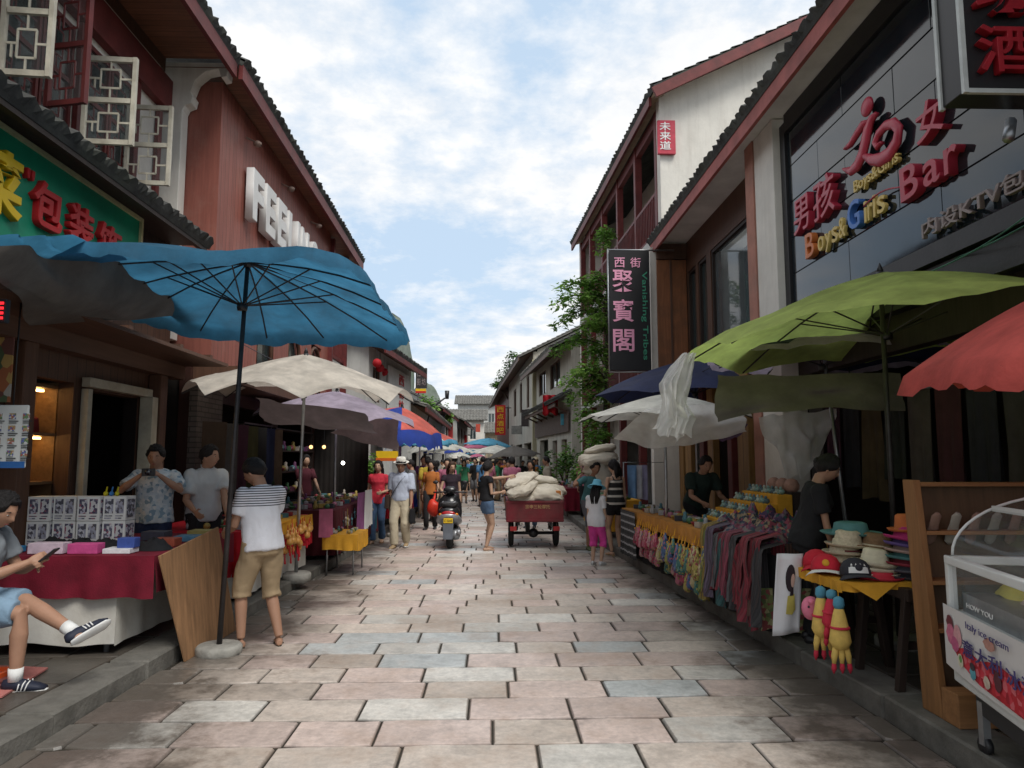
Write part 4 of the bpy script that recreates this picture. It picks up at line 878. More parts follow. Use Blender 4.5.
tree('shrub', 'bushy green shrub growing in front of the old white house', pt(566, 496, 24)+V((0,0,0)), [(pt(556, 466, 24), (.5, .5, .55)), (pt(572, 458, 23.5), (.5, .5, .6)), (pt(580, 478, 23), (.4, .4, .4)), (pt(548, 476, 24.5), (.35, .4, .35))], .17, .05, count=330, cat='plant')
tree('shrub', 'dark green shrub between the vine and the worker carrying sacks', pt(592, 500, 19), [(pt(592, 470, 19.5), (.35, .4, .4)), (pt(598, 450, 19.5), (.3, .4, .4))], .14, .04, count=260, cat='plant')
tree('roof_tree', 'dark green tree growing above the distant right hand roofs', V((1.6, 57, 6)), [(pt(510, 366, 57), (1.0, 1, 1.1)), (pt(503, 378, 57), (.8, .9, .8)), (pt(516, 360, 57), (.8, .8, .7)), (pt(497, 384, 57), (.5, .6, .4))], .28, .1, mats=(LEAF2, LEAF2, LEAF1), count=300)
tree('street_tree', 'small green tree beside the dark blade sign on the left', pt(420, 440, 33), [(pt(424, 402, 33), (.5, .6, .4)), (pt(418, 410, 33), (.4, .5, .4)), (pt(431, 407, 33), (.35, .5, .25))], .2, .05, count=240)
tree('potted_tree', 'green potted shrub glimpsed between the left umbrellas', pt(362, 500, 17.5), [(pt(362, 462, 17.5), (.35, .4, .4)), (pt(368, 476, 17.5), (.3, .3, .35))], .14, .03, count=300, cat='plant')
# stems leaning out of the far eaves etc.

for k, (px, py, w_, h_, Y, col, lab) in enumerate(((402, 428, .5, 1.0, 28, (.45, .03, .03), 'upright red board on the left beyond the coral umbrella'), (426, 420, .35, 1.2, 37, (.50, .36, .05), 'narrow ochre board hanging on the long low house'), (441, 424, .5, 1.3, 47, (.05, .05, .06), 'black board hanging before the grey gable house'), (449, 430, .6, 1.2, 55, (.40, .04, .04), 'dull red board before the grey gable house'), (478, 428, .5, .9, 80, (.5, .08, .05), 'little red board on the white end house'), (519, 430, .9, .5, 42, (.25, .24, .22), 'grey hanging board under the stained house eave'), (525, 418, .4, .9, 38, (.06, .05, .05), 'black upright board on the stained house'))):
    p = at(px, py, Y=Y); mb = MB(); mb.box((p.x-w_/2, Y, p.z-h_/2), (p.x+w_/2, Y+.1, p.z+h_/2)); o = tag(mb.build('sign_board', M('board_%d' % k, col, .6, .3, 5), None, bevel=.01), lab, 'sign')
    mb = MB(); mb.tube([(p.x, Y+.05, p.z+h_/2), (p.x+(-1.2 if px < 470 else .8), Y+.05, p.z+h_/2+.05)], .02, 5); mb.build('bracket', BLACKM, o)
for k, (px, py, Y) in enumerate(((377, 363, 19.4), (380, 368, 20.5), (384, 372, 21.5))):
    p = at(px, py, Y=Y); o = thing('red_lantern', 'small round red lantern hung under the eave of the low white house', 'lantern', p, 'red lanterns under the white house eave'); mb = MB(); mb.lathe([(.03, -.12), (.10, -.08), (.13, 0), (.10, .08), (.03, .12)], p, 14); mb.build('shade', M('lantern_red', (.60, .03, .04), .6, .2, 20, trans=.4), o); mb = MB(); mb.tube([p+V((0,0,.12)), p+V((0,0,.45))], .005, 4); mb.build('cord', BLACKM, o)
tree('street_tree', 'leafy green tree beyond the lamp arm on the left', pt(440, 446, 50), [(pt(438, 412, 50), (.9, .9, .7)), (pt(431, 404, 50), (.7, .8, .5)), (pt(446, 418, 50), (.6, .7, .5))], .25, .06, count=260)
end_house('low_brown_house', 'low brown house with broad weathered roof before the white end house', -6.4, -2.9, 80, 4.3, M('umber_wall', (.22, .18, .13), .9), ROOFFAR, [(1.5, 2.2, 2.6, 3.6)])
# ------------------------------------------------------------------ umbrellas and tarps
def cloth(name, c, trans=.35, **k): return M(name, c, .8, k.pop('var', .30), k.pop('scale', 3.2), .5, 28, trans=trans, dirt=k.pop('dirt', tuple(x*.42+.03 for x in c)), dirt_amt=k.pop('dirt_amt', .65), **k)
CB = cloth('blue_canopy', (.05, .20, .34), .58); CBEI = cloth('beige_canopy', (.66, .61, .53), .38); CLIL = cloth('lilac_canopy', (.50, .43, .54), .45)
CRED = cloth('red_canopy', (.68, .12, .10), .5, dirt_amt=.4); CGRN = cloth('green_canopy', (.52, .66, .18), .6, dirt_amt=.4); CNAVY = cloth('navy_canopy', (.022, .03, .085), .15)
CWHT = cloth('white_canopy', (.66, .66, .60), .3); CSKY = cloth('sky_blue_canopy', (.12, .42, .62), .3); CBLU = cloth('deep_blue_canopy', (.03, .07, .38), .3); CPNK = cloth('pink_canopy', (.62, .18, .30), .4); CORG = cloth('coral_canopy', (.75, .17, .13), .35)
CUNDER = cloth('grey_tarp', (.17, .155, .14), .3); CPLAS = M('clear_plastic_tarp', (.84, .84, .81), .45, .12, 5, .6, 14, dirt=(.5, .5, .45), dirt_amt=.5, trans=.6, thin=.22); CMAUVE = cloth('mauve_tarp', (.24, .20, .22), .35); CBRN = cloth('brown_tarp', (.17, .15, .13), .2)
def umbrella(name, label, base, top, Rr, drop, n, mats, tilt=(0, 0), seed=0, scallop=.10, valance=.0, disc=True, ph=0, strut=True, arch=.05, sq=0, darkpole=False, pole_r=.022, cat='umbrella', group=None, rot=0, ecc=1):
    rnd = random.Random(seed); base = V(base); top = V(top)
    t = thing(name, label, cat, base, group)
    T = Matrix.Rotation(rot, 3, 'Z') @ Matrix.Rotation(tilt[0], 3, 'X') @ Matrix.Rotation(tilt[1], 3, 'Y')
    per = 12 if n <= 10 else 8; rr = 14; jit = [rnd.uniform(-.05, .05) for _ in range(n)]; jz = [rnd.uniform(-.04, .04) for _ in range(n)]
    def surf(k, f, off=0):
        a = 2*math.pi*(k/per)/n+ph; u = (k % per)/per; i = int(k//per) % n; j = (i+1) % n
        s = math.sin(math.pi*u); rad = Rr*(1+(jit[i]*(1-u)+jit[j]*u))*(1-scallop*s*f)
        if sq: rad *= 1/((abs(math.cos(a-ph))**sq+abs(math.sin(a-ph))**sq)**(1/sq))
        z = -drop*(.55*f+.45*f**2.2) + (jz[i]*(1-u)+jz[j]*u)*f + arch*s*f*f - .05*s*math.sin(math.pi*f)
        wx, wy = rad*f*math.cos(a)*ecc, rad*f*math.sin(a); z += .030*f*s*noise.noise(V((wx*4+seed, wy*4, seed))) + .012*s*noise.noise(V((wx*11+seed, wy*11, seed)))
        return top + T @ V((wx, wy, z+off))
    mb = MB(); segs = n*per; groups = []
    vs = []; fs = []; ms = []
    for j in range(rr+1):
        for k in range(segs): vs.append(surf(k, .02+.98*j/rr))
    rows = rr
    if valance:
        for k in range(segs):
            p = surf(k, 1); q = surf(k, 1.0); a = 2*math.pi*(k/per)/n+ph
            vs.append(q + V((.04*math.cos(a), .04*math.sin(a), -valance*(1+.15*math.sin(k*1.7)))))
        rows += 1
    mb.v = vs
    for j in range(rows):
        for k in range(segs):
            k2 = (k+1) % segs; mb.f.append([j*segs+k, j*segs+k2, (j+1)*segs+k2, (j+1)*segs+k]); mb.sm.append(True)
            mb.m.append((k//per) % len(mats) if j < rr or len(mats) < 3 else 2)
    mb.build('canopy', mats, t, recalc=False)
    if strut:
        for i in range(n):
            mb = MB(); mb.tube([surf(i*per, f, -.018) for f in (.03, .25, .5, .75, 1)], .0085, 5)
            m_ = surf(i*per, .52, -.02); mb.tube([top + T @ V((0, 0, -drop*.55-.22)), m_], .007, 5); mb.build('rib', RIBM, t)
        mb = MB(); mb.lathe([(.045, -.04), (.05, 0), (.03, .03)], top + T @ V((0,0,-drop*.55-.22)), 10); mb.build('hub', BLACKM, t)
        mb = MB(); mb.lathe([(.03, -.06), (.05, -.03), (.03, .01)], top, 10); mb.build('crown_cap', BLACKM, t)
    mb = MB(); mb.tube([base, base.lerp(top, .5), top+V((0,0,.02))], [pole_r*1.1, pole_r, pole_r*.9], 10); mb.build('pole', RIBM if darkpole or pole_r < .02 else STEEL, t)
    mb = MB(); mb.lathe([(.012, 0), (.03, .02), (.012, .07), (.002, .09)], top, 8); mb.build('finial', BLACKM, t)
    if disc:
        mb = MB(); mb.lathe([(.192, -.04), (.194, .050), (.188, .064), (.176, .074), (.17, .076), (.03, .078)], (base.x, base.y, 0 if abs(base.x) < 2.5 else .13), 28); mb.build('stone_base', M('concrete_disc', (.30, .29, .26), .9, .3, 9, .6, 30), t)
    return t
P0 = at(219, 646, Z=.06); Pt = at(248, 261, Y=P0.y)
umbrella('parasol', 'large faded blue market umbrella on a leaning pole in a round stone base', (P0.x, P0.y, .02), Pt, 1.37, .38, 14, [CB], tilt=(R(-4.2), R(3)), seed=3, scallop=.03, valance=.11, rot=R(-4), sq=6, darkpole=True, arch=.02)
b2 = at(305, 400, Y=9.5)
umbrella('parasol', 'dirty beige umbrella right behind the large blue one on the left', (b2.x-.05, 9.5, .1), at(306, 354, Y=9.5), 1.46, .60, 8, [CBEI], tilt=(R(4), R(3)), seed=5, scallop=.06, ph=.25, arch=.17)
b3 = at(337, 400, Y=12.2)
umbrella('parasol', 'pale lilac umbrella behind the beige one', (b3.x, 12.2, .1), at(337, 391, Y=12.2), 1.42, .52, 8, [CLIL], tilt=(R(3), R(4)), seed=6, ph=.5, arch=.12)
b4 = at(405, 410, Y=15.6)
umbrella('parasol', 'coral red and blue panelled umbrella with deep blue valance', (b4.x-.15, 15.6, .1), at(402, 407, Y=15.6), 1.0, .42, 8, [CORG, CORG, CBLU], tilt=(R(3), R(12)), seed=8, valance=.32, ph=.2)
for k, (px, py, Y, rr, m, lab) in enumerate((
    (420, 428, 20.5, 1.0, [CWHT, CORG, CSKY], 'white orange and blue umbrella on the left past the coral one'),
    (434, 438, 25, 1.0, [CWHT], 'plain white umbrella far along the left side'),
    (446, 443, 34, 1.2, [CBLU, CWHT], 'blue and white umbrella far along the left side'),
    (489, 438, 42, 1.45, [CSKY], 'sky blue umbrella over the distant middle of the street'),
    (480, 442, 48, 1.6, [CPNK], 'dark pink umbrella just behind the distant sky blue one'),
    (497, 445, 34, 1.25, [CWHT], 'greyish white flat umbrella in the distance on the right'),
    (468, 449, 58, 1.4, [CSKY], 'smallest sky blue umbrella near the end of the street'),
    (512, 446, 29, 1.1, [CUNDER], 'dull grey umbrella before the stained house on the right'))):
    p = at(px, py, Y=Y); umbrella('parasol', lab, (p.x, Y, .0 if abs(p.x) < 2.2 else .1), p, rr, .42, 8, m, seed=20+k, valance=.12 if len(m) > 1 else .05, disc=False, strut=False, tilt=(0, R(random.uniform(-5, 5))))
# right side
g = at(873, 400, Y=6.0)
umbrella('parasol', 'big lime green umbrella over the right hand stalls', (g.x+.12, 6.0, .13), at(880, 273, Y=6.0), 1.72, .60, 8, [CGRN], tilt=(R(0), R(-3)), seed=11, ph=.39, scallop=.06, valance=.03, arch=.08, darkpole=True)
umbrella('parasol', 'faded red umbrella cut by the right edge of the picture', (3.52, 3.35, .13), (3.48, 3.35, 2.80), 1.26, .60, 8, [CRED], tilt=(R(3), R(-3)), seed=13, valance=.13, ph=.2, disc=False)
umbrella('parasol', 'dark navy umbrella between the white one and the lime green one', (3.35, 11.6, .13), (3.35, 11.6, 3.32), 1.62, .66, 8, [CNAVY], seed=15, ph=.1, scallop=.05, disc=False)
umbrella('parasol', 'bluish rimmed dark umbrella showing under the far edge of the lime green one', (3.9, 7.7, .13), (3.75, 7.9, 3.1), 1.25, .30, 8, [CNAVY, CNAVY, CLIL], seed=25, ph=.1, scallop=.03, valance=.06, disc=False)
w_ = at(664, 398, Y=9.8)
umbrella('parasol', 'off white umbrella left of the navy one on the right side', (w_.x, 9.8, .13), at(664, 394, Y=9.8), 1.22, .36, 8, [CWHT], seed=17, ph=.6, scallop=.08, disc=False)
def tarp(name, label, c, mat, sag=.15, wr=.03, nu=18, nv=12, cat='tarp', group=None, edge=0):
    c = [V(p) for p in c]; mb = MB(); sd = random.uniform(0, 99)
    def f(u, v):
        p = c[0].lerp(c[1], u).lerp(c[3].lerp(c[2], u), v)
        s = math.sin(math.pi*u)*math.sin(math.pi*v); p.z -= sag*s + edge*math.sin(math.pi*u)*v
        nz = noise.noise(V((u*5+sd, v*3, sd))); return p + V((nz*wr*1.5, nz*wr*1.5, nz*wr))
    mb.sheet(f, nu, nv); return tag(mb.build(name, mat, None, recalc=False), label, cat, group)
tarp('tarp', 'light blue edged cloth strip above the sagging grey tarp at the far left', [at(-40, 236, Y=4.3), at(70, 236, Y=4.9), at(120, 262, Y=5.9), at(-40, 268, Y=5.0)], CB, .05, .05)
tarp('tarp', 'sagging brownish grey tarp strung under the blue umbrella before the left shop', [at(-30, 246, Y=4.2), at(112, 246, Y=6.0), at(232, 312, Y=8.3), at(28, 326, Y=5.9)], CUNDER, .12, .06)
tarp('tarp', 'dull mauve tarp hanging below the beige and lilac umbrellas', [at(254, 398, Y=9.9), at(366, 413, Y=10.5), at(377, 434, Y=10.1), at(262, 422, Y=9.4)], CMAUVE, .06, .04)
tarp('tarp', 'brownish pink cloth screen hanging beside the mauve tarp', [at(368, 417, Y=12), at(399, 420, Y=12.5), at(397, 452, Y=12.3), at(330, 433, Y=11.8)], cloth('pinkish_tarp', (.30, .24, .22), .3), .03, .03)
tarp('tarp', 'translucent white plastic tarp sagging under the off white umbrella', [at(646, 409, Y=8.7), at(740, 402, Y=8.3), at(748, 430, Y=8.8), at(612, 440, Y=9.6)], CPLAS, .05, .07, edge=.14)
tarp('tarp', 'long dark brown tarp rolled down under the lime green umbrella', [at(716, 376, Y=6.9), at(900, 374, Y=6.7), at(905, 412, Y=6.5), at(716, 424, Y=6.6)], CBRN, .03, .05, edge=-.10)
tarp('tarp', 'off white plastic curtain hanging limp behind the scarf stall', [at(762, 414, Y=8.2), at(838, 410, Y=8.0), at(822, 452, Y=8.0), at(784, 474, Y=8.0)], CPLAS, .02, .10, edge=.15)
tarp('tarp', 'purple scrap of cloth strung behind the white plastic tarp', [at(706, 430, Y=9.5), at(748, 424, Y=9.4), at(740, 436, Y=9.2), at(722, 442, Y=9.3)], cloth('purple_scrap', (.15, .08, .16), .2), .03, .03)
for q_, (ox, oy, sd_, lab) in enumerate(((0, 0, 1, 'crumpled white plastic sheet tied to the left tip of the lime green umbrella'), (.06, .07, 5, 'second fold of white plastic hanging just behind the tied one'))):
    pts = [at(x, y, Y=5.9+oy)+V((ox, 0, 0)) for x, y in ((686, 353), (679, 366), (672, 384), (671, 402), (674, 418), (668, 432+6*q_))]
    def bun(u, v):
        k = v*5; i = min(4, int(k)); f_ = k-i; p = pts[i].lerp(pts[i+1], f_); ws = (.05, .15, .24, .16, .27, .31); w0 = ws[i]*(1-f_)+ws[i+1]*f_
        g = math.sin(u*math.pi*7+sd_+v*2)*.035*(.4+v)+.05*noise.noise(V((u*3+sd_, v*4, sd_))); return p+V(((u-.5)*w0*.8+.02*noise.noise(V((u*5, v*7, sd_))), g+.03*math.cos(u*9), .03*math.sin(u*11+sd_)*v+.04*v*noise.noise(V((u*6, 3, sd_)))))
    mb = MB(); mb.sheet(bun, 50, 30); tag(mb.build('tied_plastic', CPLAS, None, recalc=False), lab, 'plastic sheet')
# ------------------------------------------------------------------ market stalls : helpers
BURG = M('burgundy_cloth', (.16, .008, .022), .9, .3, 5, .3, 80); YCLOTH = M('yellow_cloth', (.66, .33, .03), .8, .2, 6, .25, 60); OCLOTH = M('orange_cloth', (.50, .22, .04), .8, .2, 6, .25, 60)
WSHEET = M('white_sheet', (.60, .59, .54), .85, .12, 3, .2, 30, dirt=(.32, .28, .22), dirt_amt=.5)
DKCLOTH = M('dark_red_cloth', (.09, .012, .018), .9, .3, 5, .3)
def drape(mb, p0, p1, zt, zb, amp=.02, wave=.16, n=None, hem=.03, push=(0,0,0)):
    p0, p1 = V(p0), V(p1); L = (p1-p0).length; U = (p1-p0).normalized(); Nn = V((U.y, -U.x, 0)); sd = random.uniform(0, 50); n = n or max(6, int(L/.03))
    def f(u, v):
        w_ = amp*v*(math.sin(2*math.pi*u*L/wave+sd)+.6*math.sin(2*math.pi*u*L/wave*1.7+sd*2)); zb_ = zb+hem*noise.noise(V((u*L*3, sd, 0)))
        p = p0.lerp(p1, u)+Nn*(w_)+V(push)*v; return V((p.x, p.y, zt+(zb_-zt)*v))
    mb.sheet(f, n, 8)
def heap(mb, c, r, h, seed=0, n=22, m=12):
    c = V(c)
    def f(u, v):
        a = u*2*math.pi; q = v; rr = 1+.18*noise.noise(V((math.cos(a)*1.5+seed, math.sin(a)*1.5, seed)))
        z = h*(1-q*q)*(1+.5*noise.noise(V((math.cos(a)*q*3+seed, math.sin(a)*q*3, 1)))) + .02*noise.noise(V((a*3, q*8, seed)))
        return c+V((r[0]*q*rr*math.cos(a), r[1]*q*rr*math.sin(a), max(0, z)))
    mb.sheet(f, n, m)
PAPER = patches('printed_box', [(.55, .55, .58), (.60, .58, .60), (.16, .16, .2), (.5, .5, .55), (.30, .12, .16), (.62, .62, .63)], 14)
# ---- left stall 1
t = thing('market_table', 'market table with white skirted base under a burgundy cloth in front of the left shop', 'table', (-3.4, 6.7, .12))
mb = MB(); drape(mb, (-4.15, 5.93, 0), (-3.0, 5.93, 0), .80, .20, .008, .5); drape(mb, (-3.0, 5.93, 0), (-2.98, 7.5, 0), .80, .19, .010, .5); mb.build('skirt', WSHEET, t, recalc=False)
mb = MB(); mb.box((-4.2, 5.9, .86), (-2.72, 7.6, .895)); mb.build('tabletop', BROWNWOOD, t)
for x, y in ((-4.1, 6.0), (-3.12, 6.05), (-4.1, 7.5), (-3.12, 7.45)): mb = MB(); mb.tube([(x, y, .12), (x, y, .86)], .022, 8); mb.build('leg', STEEL, t)
t = MB(); t.sheet(lambda u, v: (-4.22+1.53*u, 5.87+1.75*v, .902+.004*noise.noise(V((u*9, v*9, 0)))), 30, 30)
drape(t, (-4.22, 5.87, 0), (-2.69, 5.87, 0), .902, .575, .015, .35); drape(t, (-2.69, 5.87, 0), (-2.69, 7.62, 0), .902, .60, .02, .3); tag(t.build('tablecloth', BURG, None, recalc=False), 'burgundy cloth spread over the market table of the left stall', 'tablecloth')
def toy_box(loc, size, m, label, grp, rz=0):
    o = thing('toy_box', label, 'box', (0,0,0), grp); mb = MB(); x, y, z = (q/2 for q in size); mb.box((-x, -y, 0), (x, y, 2*z)); mb.build('carton', WHITEB, o, bevel=.003)
    mb = MB()
    for q in (-1, 1):
        mb.box((x*(.46*q-.36), -y-.003, 2*z*.30), (x*(.46*q+.36), -y-.0005, 2*z*.90)); mb.box((x*(.46*q-.36), -y-.003, 2*z*.08), (x*(.46*q+.20), -y-.0005, 2*z*.13)); mb.box((x*(.46*q-.36), -y-.003, 2*z*.18), (x*(.46*q+.30), -y-.0005, 2*z*.22))
    mb.box((x+.0005, -y*.8, 2*z*.12), (x+.003, y*.8, 2*z*.88)); mb.build('print', m, o)
    o.location = loc; o.rotation_euler.z = rz; return o
pr = [patches('toy_print_a', [(.07, .07, .09), (.30, .30, .36), (.48, .48, .52), (.10, .08, .08), (.20, .20, .25)], 42), patches('toy_print_b', [(.40, .40, .46), (.06, .05, .09), (.25, .08, .12), (.5, .5, .5), (.1, .1, .14)], 48)]
for c in range(4):
    for r_ in range(2):
        toy_box((-4.02+.208*c+(.02 if c > 1 else 0), 6.60+.03*(c % 2), .905+.218*r_), (.200, .18, .214), pr[(c+r_) % 2], 'white toy carton with dark pictures stacked two high on the burgundy tablecloth', 'toy cartons stacked on the left stall', R(random.uniform(-3, 3)))
mb = MB()
for k in range(5): heap(mb, (-3.75+.22*k, 6.33-.02*k, .905), (.17, .11), .09, k)
tag(mb.build('cloth_heap', M('black_cloth', (.012, .012, .014), .85), None, recalc=False), 'long heap of folded black cloth in front of the toy cartons', 'cloth')
for k, (x, y, w_, d, h, c, lab) in enumerate(((-3.98, 6.08, .2, .15, .05, (.05, .25, .5), 'flat blue packet near the left end of the burgundy table'), (-3.62, 6.04, .28, .13, .085, (.62, .50, .58), 'long pale pink box on the front edge of the burgundy table'), (-3.32, 6.03, .24, .12, .08, (.55, .08, .25), 'magenta box beside the pale pink one'), (-3.05, 6.05, .22, .16, .04, (.7, .7, .72), 'flat white tray at the right front of the burgundy table'), (-3.0, 6.07, .14, .1, .08, (.05, .09, .32), 'dark blue packet on the right half of the burgundy table'), (-2.88, 6.5, .2, .16, .07, (.30, .07, .04), 'brownish red box toward the plywood board'), (-2.86, 6.9, .2, .18, .05, (.08, .2, .3), 'teal packet behind the brownish red box'), (-2.9, 7.3, .2, .2, .06, (.35, .3, .1), 'olive box at the back corner of the burgundy table'), (-3.2, 7.0, .22, .18, .08, (.06, .06, .08), 'black box in the middle of the burgundy table'))):
    mb = MB(); z = .906 + (.04 if 'dark blue' in lab else 0); mb.box((x-w_/2, y-d/2, z), (x+w_/2, y+d/2, z+h)); tag(mb.build('packet', M('packet_%d' % k, c, .5, .2, 20, .05), None, bevel=.004), lab, 'box')
# bright trinkets on top of the cartons
for k, c in enumerate(((.6, .5, .02), (.05, .2, .5), (.6, .5, .02))):
    mb = MB(); mb.ball((-3.50+.05*k, 6.62, 1.358), (.022, .02, .022), 8, 6); mb.tube([(-3.50+.05*k, 6.62, 1.36), (-3.48+.05*k, 6.60, 1.42)], .007, 5)
    tag(mb.build('toy', M('toy_c%d' % (k % 2), c, .4), None), ('small yellow toy standing on the toy cartons' if k != 1 else 'small blue toy standing on the toy cartons'), 'toy', 'toys on the cartons')
# plywood board leaning on the table
mb = MB(); a, b, c, d = at(185, 662, Z=.005), at(236, 630, Z=.005), V((-2.62, 7.0, 0)), V((-2.64, 5.84, 0)); c.z = 1.02; d.z = .90
mb.prism([a, b, c, d], None, V((-.012, 0, .003))); tag(mb.build('plywood_board', wood('plywood', (.32, .175, .085), 2, rough=.7, var=.45, dirt=(.12, .065, .035)), None), 'sheet of plywood leaning from the street against the burgundy table', 'board')
# left seat and mat
ORP = M('orange_plastic', (.62, .085, .012), .4, .15, 5, .05, spec=.5)
t = thing('plastic_stool', 'orange plastic stool under the seated man at the left edge', 'stool', (-3.50, 5.15, .13))
mb = MB(); mb.box((-3.67, 5.0, .56), (-3.35, 5.32, .595)); mb.build('seat', ORP, t, bevel=.01)
for sx in (-1, 1):
    for sy in (-1, 1): mb = MB(); mb.bar((-3.51+sx*.16, 5.16+sy*.155, .13), (-3.51+sx*.13, 5.16+sy*.13, .565), .035); mb.build('leg', ORP, t, bevel=.006)
mb = MB()
for z, q in ((.20, .155),): mb.bar((-3.51-q, 5.0, z), (-3.51+q, 5.0, z), .03); mb.bar((-3.51+q, 5.02, z), (-3.51+q, 5.30, z), .03); mb.bar((-3.51-q, 5.30, z), (-3.51+q, 5.30, z), .03)
mb.build('brace', ORP, t)
mb = MB(); a, b, c, d = at(-40, 705, Z=.137), at(-20, 662, Z=.137), at(45, 668, Z=.137), at(2, 694, Z=.137); mb.prism([at(-90, 700, Z=.127), at(2, 698, Z=.127), at(48, 669, Z=.127), at(-40, 665, Z=.127)], None, V((0,0,.012))); tag(mb.build('floor_mat', M('pink_mat', (.46, .17, .15), .9, .12, 10, .5, 90), None), 'pink mat on the left sidewalk under the feet of the seated man', 'mat')
# menu board, poster, red light sign
t = thing('menu_board', 'white menu board with small pictures and a blue foot hanging at the far left', 'sign', (-3.7, 5.6, 1.6))
a = at(-14, 468, Y=5.6); b = at(29, 405, Y=5.6); mb = MB(); mb.box((a.x, 5.6, a.z), (b.x, 5.62, b.z)); mb.build('board', M('menu_white', (.55, .57, .56), .5, .05), t, bevel=.02)
mb = MB(); mb.box((a.x, 5.594, a.z), (b.x, 5.598, a.z+.05)); mb.build('blue_band', M('menu_blue', (.03, .12, .35), .5), t)
pm = patches('menu_pictures', [(.3, .1, .08), (.12, .2, .1), (.35, .25, .12), (.1, .12, .3), (.5, .5, .5)], 70)
for i in range(3):
    for j in range(4):
        mb = MB(); x = a.x+.045+i*.105; z = b.z-.11-j*.095; mb.box((x, 5.592, z), (x+.05, 5.598, z+.045)); mb.build('picture', pm, t)
        mb = MB(); mb.box((x, 5.593, z-.018), (x+.07, 5.598, z-.012)); mb.box((x, 5.593, z-.032), (x+.055, 5.598, z-.027)); mb.build('caption', BLACKM, t)
mb = MB(); mb.tube([((a.x+b.x)/2, 5.64, b.z-.02), ((a.x+b.x)/2, 5.64, 2.9)], .006, 8); mb.build('cord', BLACKM, t)
mb = MB(); a = at(-30, 402, Y=6.2); b = at(14, 332, Y=6.2); mb.box((a.x, 6.2, a.z), (b.x, 6.22, b.z)); tag(mb.build('poster', patches('poster_food', [(.35, .12, .05), (.08, .12, .06), (.45, .3, .1), (.15, .06, .05), (.4, .38, .34)], 9), None), 'colourful food poster on the wall above the menu board', 'poster')
mb = MB(); a = at(-20, 322, Y=5.0); b = at(6, 299, Y=5.0); mb.box((a.x, 5.0, a.z), (b.x, 5.05, b.z)); o = mb.build('led_sign', BLACKM, None); tag(o, 'small red light sign hanging at the far left edge', 'sign')
for k in range(4): mb = MB(); mb.box((a.x+.01, 4.99, a.z+.02+.035*k), (b.x-.01, 4.998, a.z+.038+.035*k)); mb.build('led_row', emitter('red_led', (.9, .02, .03), 1.6), o)
# handbags in the lit alcove
BAG = [M('bag_black', (.02, .018, .018), .5), M('bag_tan', (.22, .12, .06), .6), M('bag_wine', (.14, .02, .03), .5)]
for k, (y, z) in enumerate(((6.75, 1.93), (7.0, 1.93), (7.24, 1.93), (6.8, 1.45), (7.1, 1.45), (6.75, .98), (7.05, .98))):
    o = thing('handbag', 'handbag standing on a shelf of the lit alcove in the left shop', 'bag', (-4.62, y, z), 'handbags in the lit alcove'); mb = MB(); mb.obox((-4.62, y, z+.08), (.1, .2, .16), None, .85); mb.build('body', BAG[k % 3], o, bevel=.02)
    mb = MB(); mb.tube([(-4.62, y+.06*math.cos(q), z+.15+.10*math.sin(q)) for q in [math.pi*i/8 for i in range(9)]], .006, 6); mb.build('handle', BAG[0], o)
# ---- left stall 2 with gourds
t = thing('market_table', 'second left stall table with white skirt behind the man with striped shoulders', 'table', (-3.2, 9.2, .12))
mb = MB(); drape(mb, (-3.9, 8.0, 0), (-2.72, 8.0, 0), .84, .17, .01, .5); drape(mb, (-2.72, 8.0, 0), (-2.66, 10.4, 0), .84, .17, .012, .5); mb.build('skirt', WSHEET, t, recalc=False)
mb = MB(); mb.box((-3.95, 7.98, .84), (-2.66, 10.4, .87)); mb.build('tabletop', BROWNWOOD, t)
for x, y in ((-3.8, 8.1), (-2.8, 8.1), (-3.8, 10.3), (-2.8, 10.3)): mb = MB(); mb.tube([(x, y, .12), (x, y, .84)], .022, 8); mb.build('leg', STEEL, t)
REDC = M('bright_red_cloth', (.48, .012, .025), .85, .3, 6, .3)
mb = MB(); mb.sheet(lambda u, v: (-3.97+1.35*u, 7.96+2.46*v, .877), 6, 6); drape(mb, (-3.97, 7.95, 0), (-2.62, 7.95, 0), .877, .40, .03, .2); drape(mb, (-2.62, 7.95, 0), (-2.58, 10.42, 0), .877, .48, .03, .2); tag(mb.build('tablecloth', REDC, None, recalc=False), 'bright red cloth over the second left stall table', 'tablecloth')
mb = MB(); drape(mb, (-2.57, 8.8, 0), (-2.52, 10.2, 0), .90, .74, .01, .1); mb.sheet(lambda u, v: (-2.95+.4*u, 8.8+1.4*v, .885), 4, 4); tag(mb.build('table_runner', YCLOTH, None, recalc=False), 'yellow runner along the street edge of the red clothed stall', 'cloth')
GOURD = M('gourd_gold', (.55, .27, .06), .45, .3, 12, .1, spec=.5)
for k in range(26):
    y = 8.75+random.random()*1.2; z = .50+.26*random.random()*1.1; x = -2.47+random.uniform(-.03, .05); r_ = random.uniform(.036, .052)
    o = thing('gourd', 'polished golden gourd hung in a cluster on red tassels at the second left stall', 'gourd', (x, y, z), 'golden gourds hung on the second left stall')
    mb = MB(); mb.lathe([(.003, -r_), (r_*.8, -r_*.75), (r_, -r_*.1), (r_*.8, r_*.5), (r_*.4, r_*.8), (r_*.5, r_*1.2), (r_*.35, r_*1.6), (.004, r_*1.8)], (x, y, z), 10); mb.build('body', GOURD, o)
    mb = MB(); mb.tube([(x, y, z-r_), (x+.005, y, z-r_-.12)], [.005, .012], 5); mb.build('tassel', REDC, o)
    mb = MB(); mb.tube([(x, y, z+r_*1.7), (x, y, z+r_*1.7+.06)], .004, 4); mb.build('cord', REDC, o)
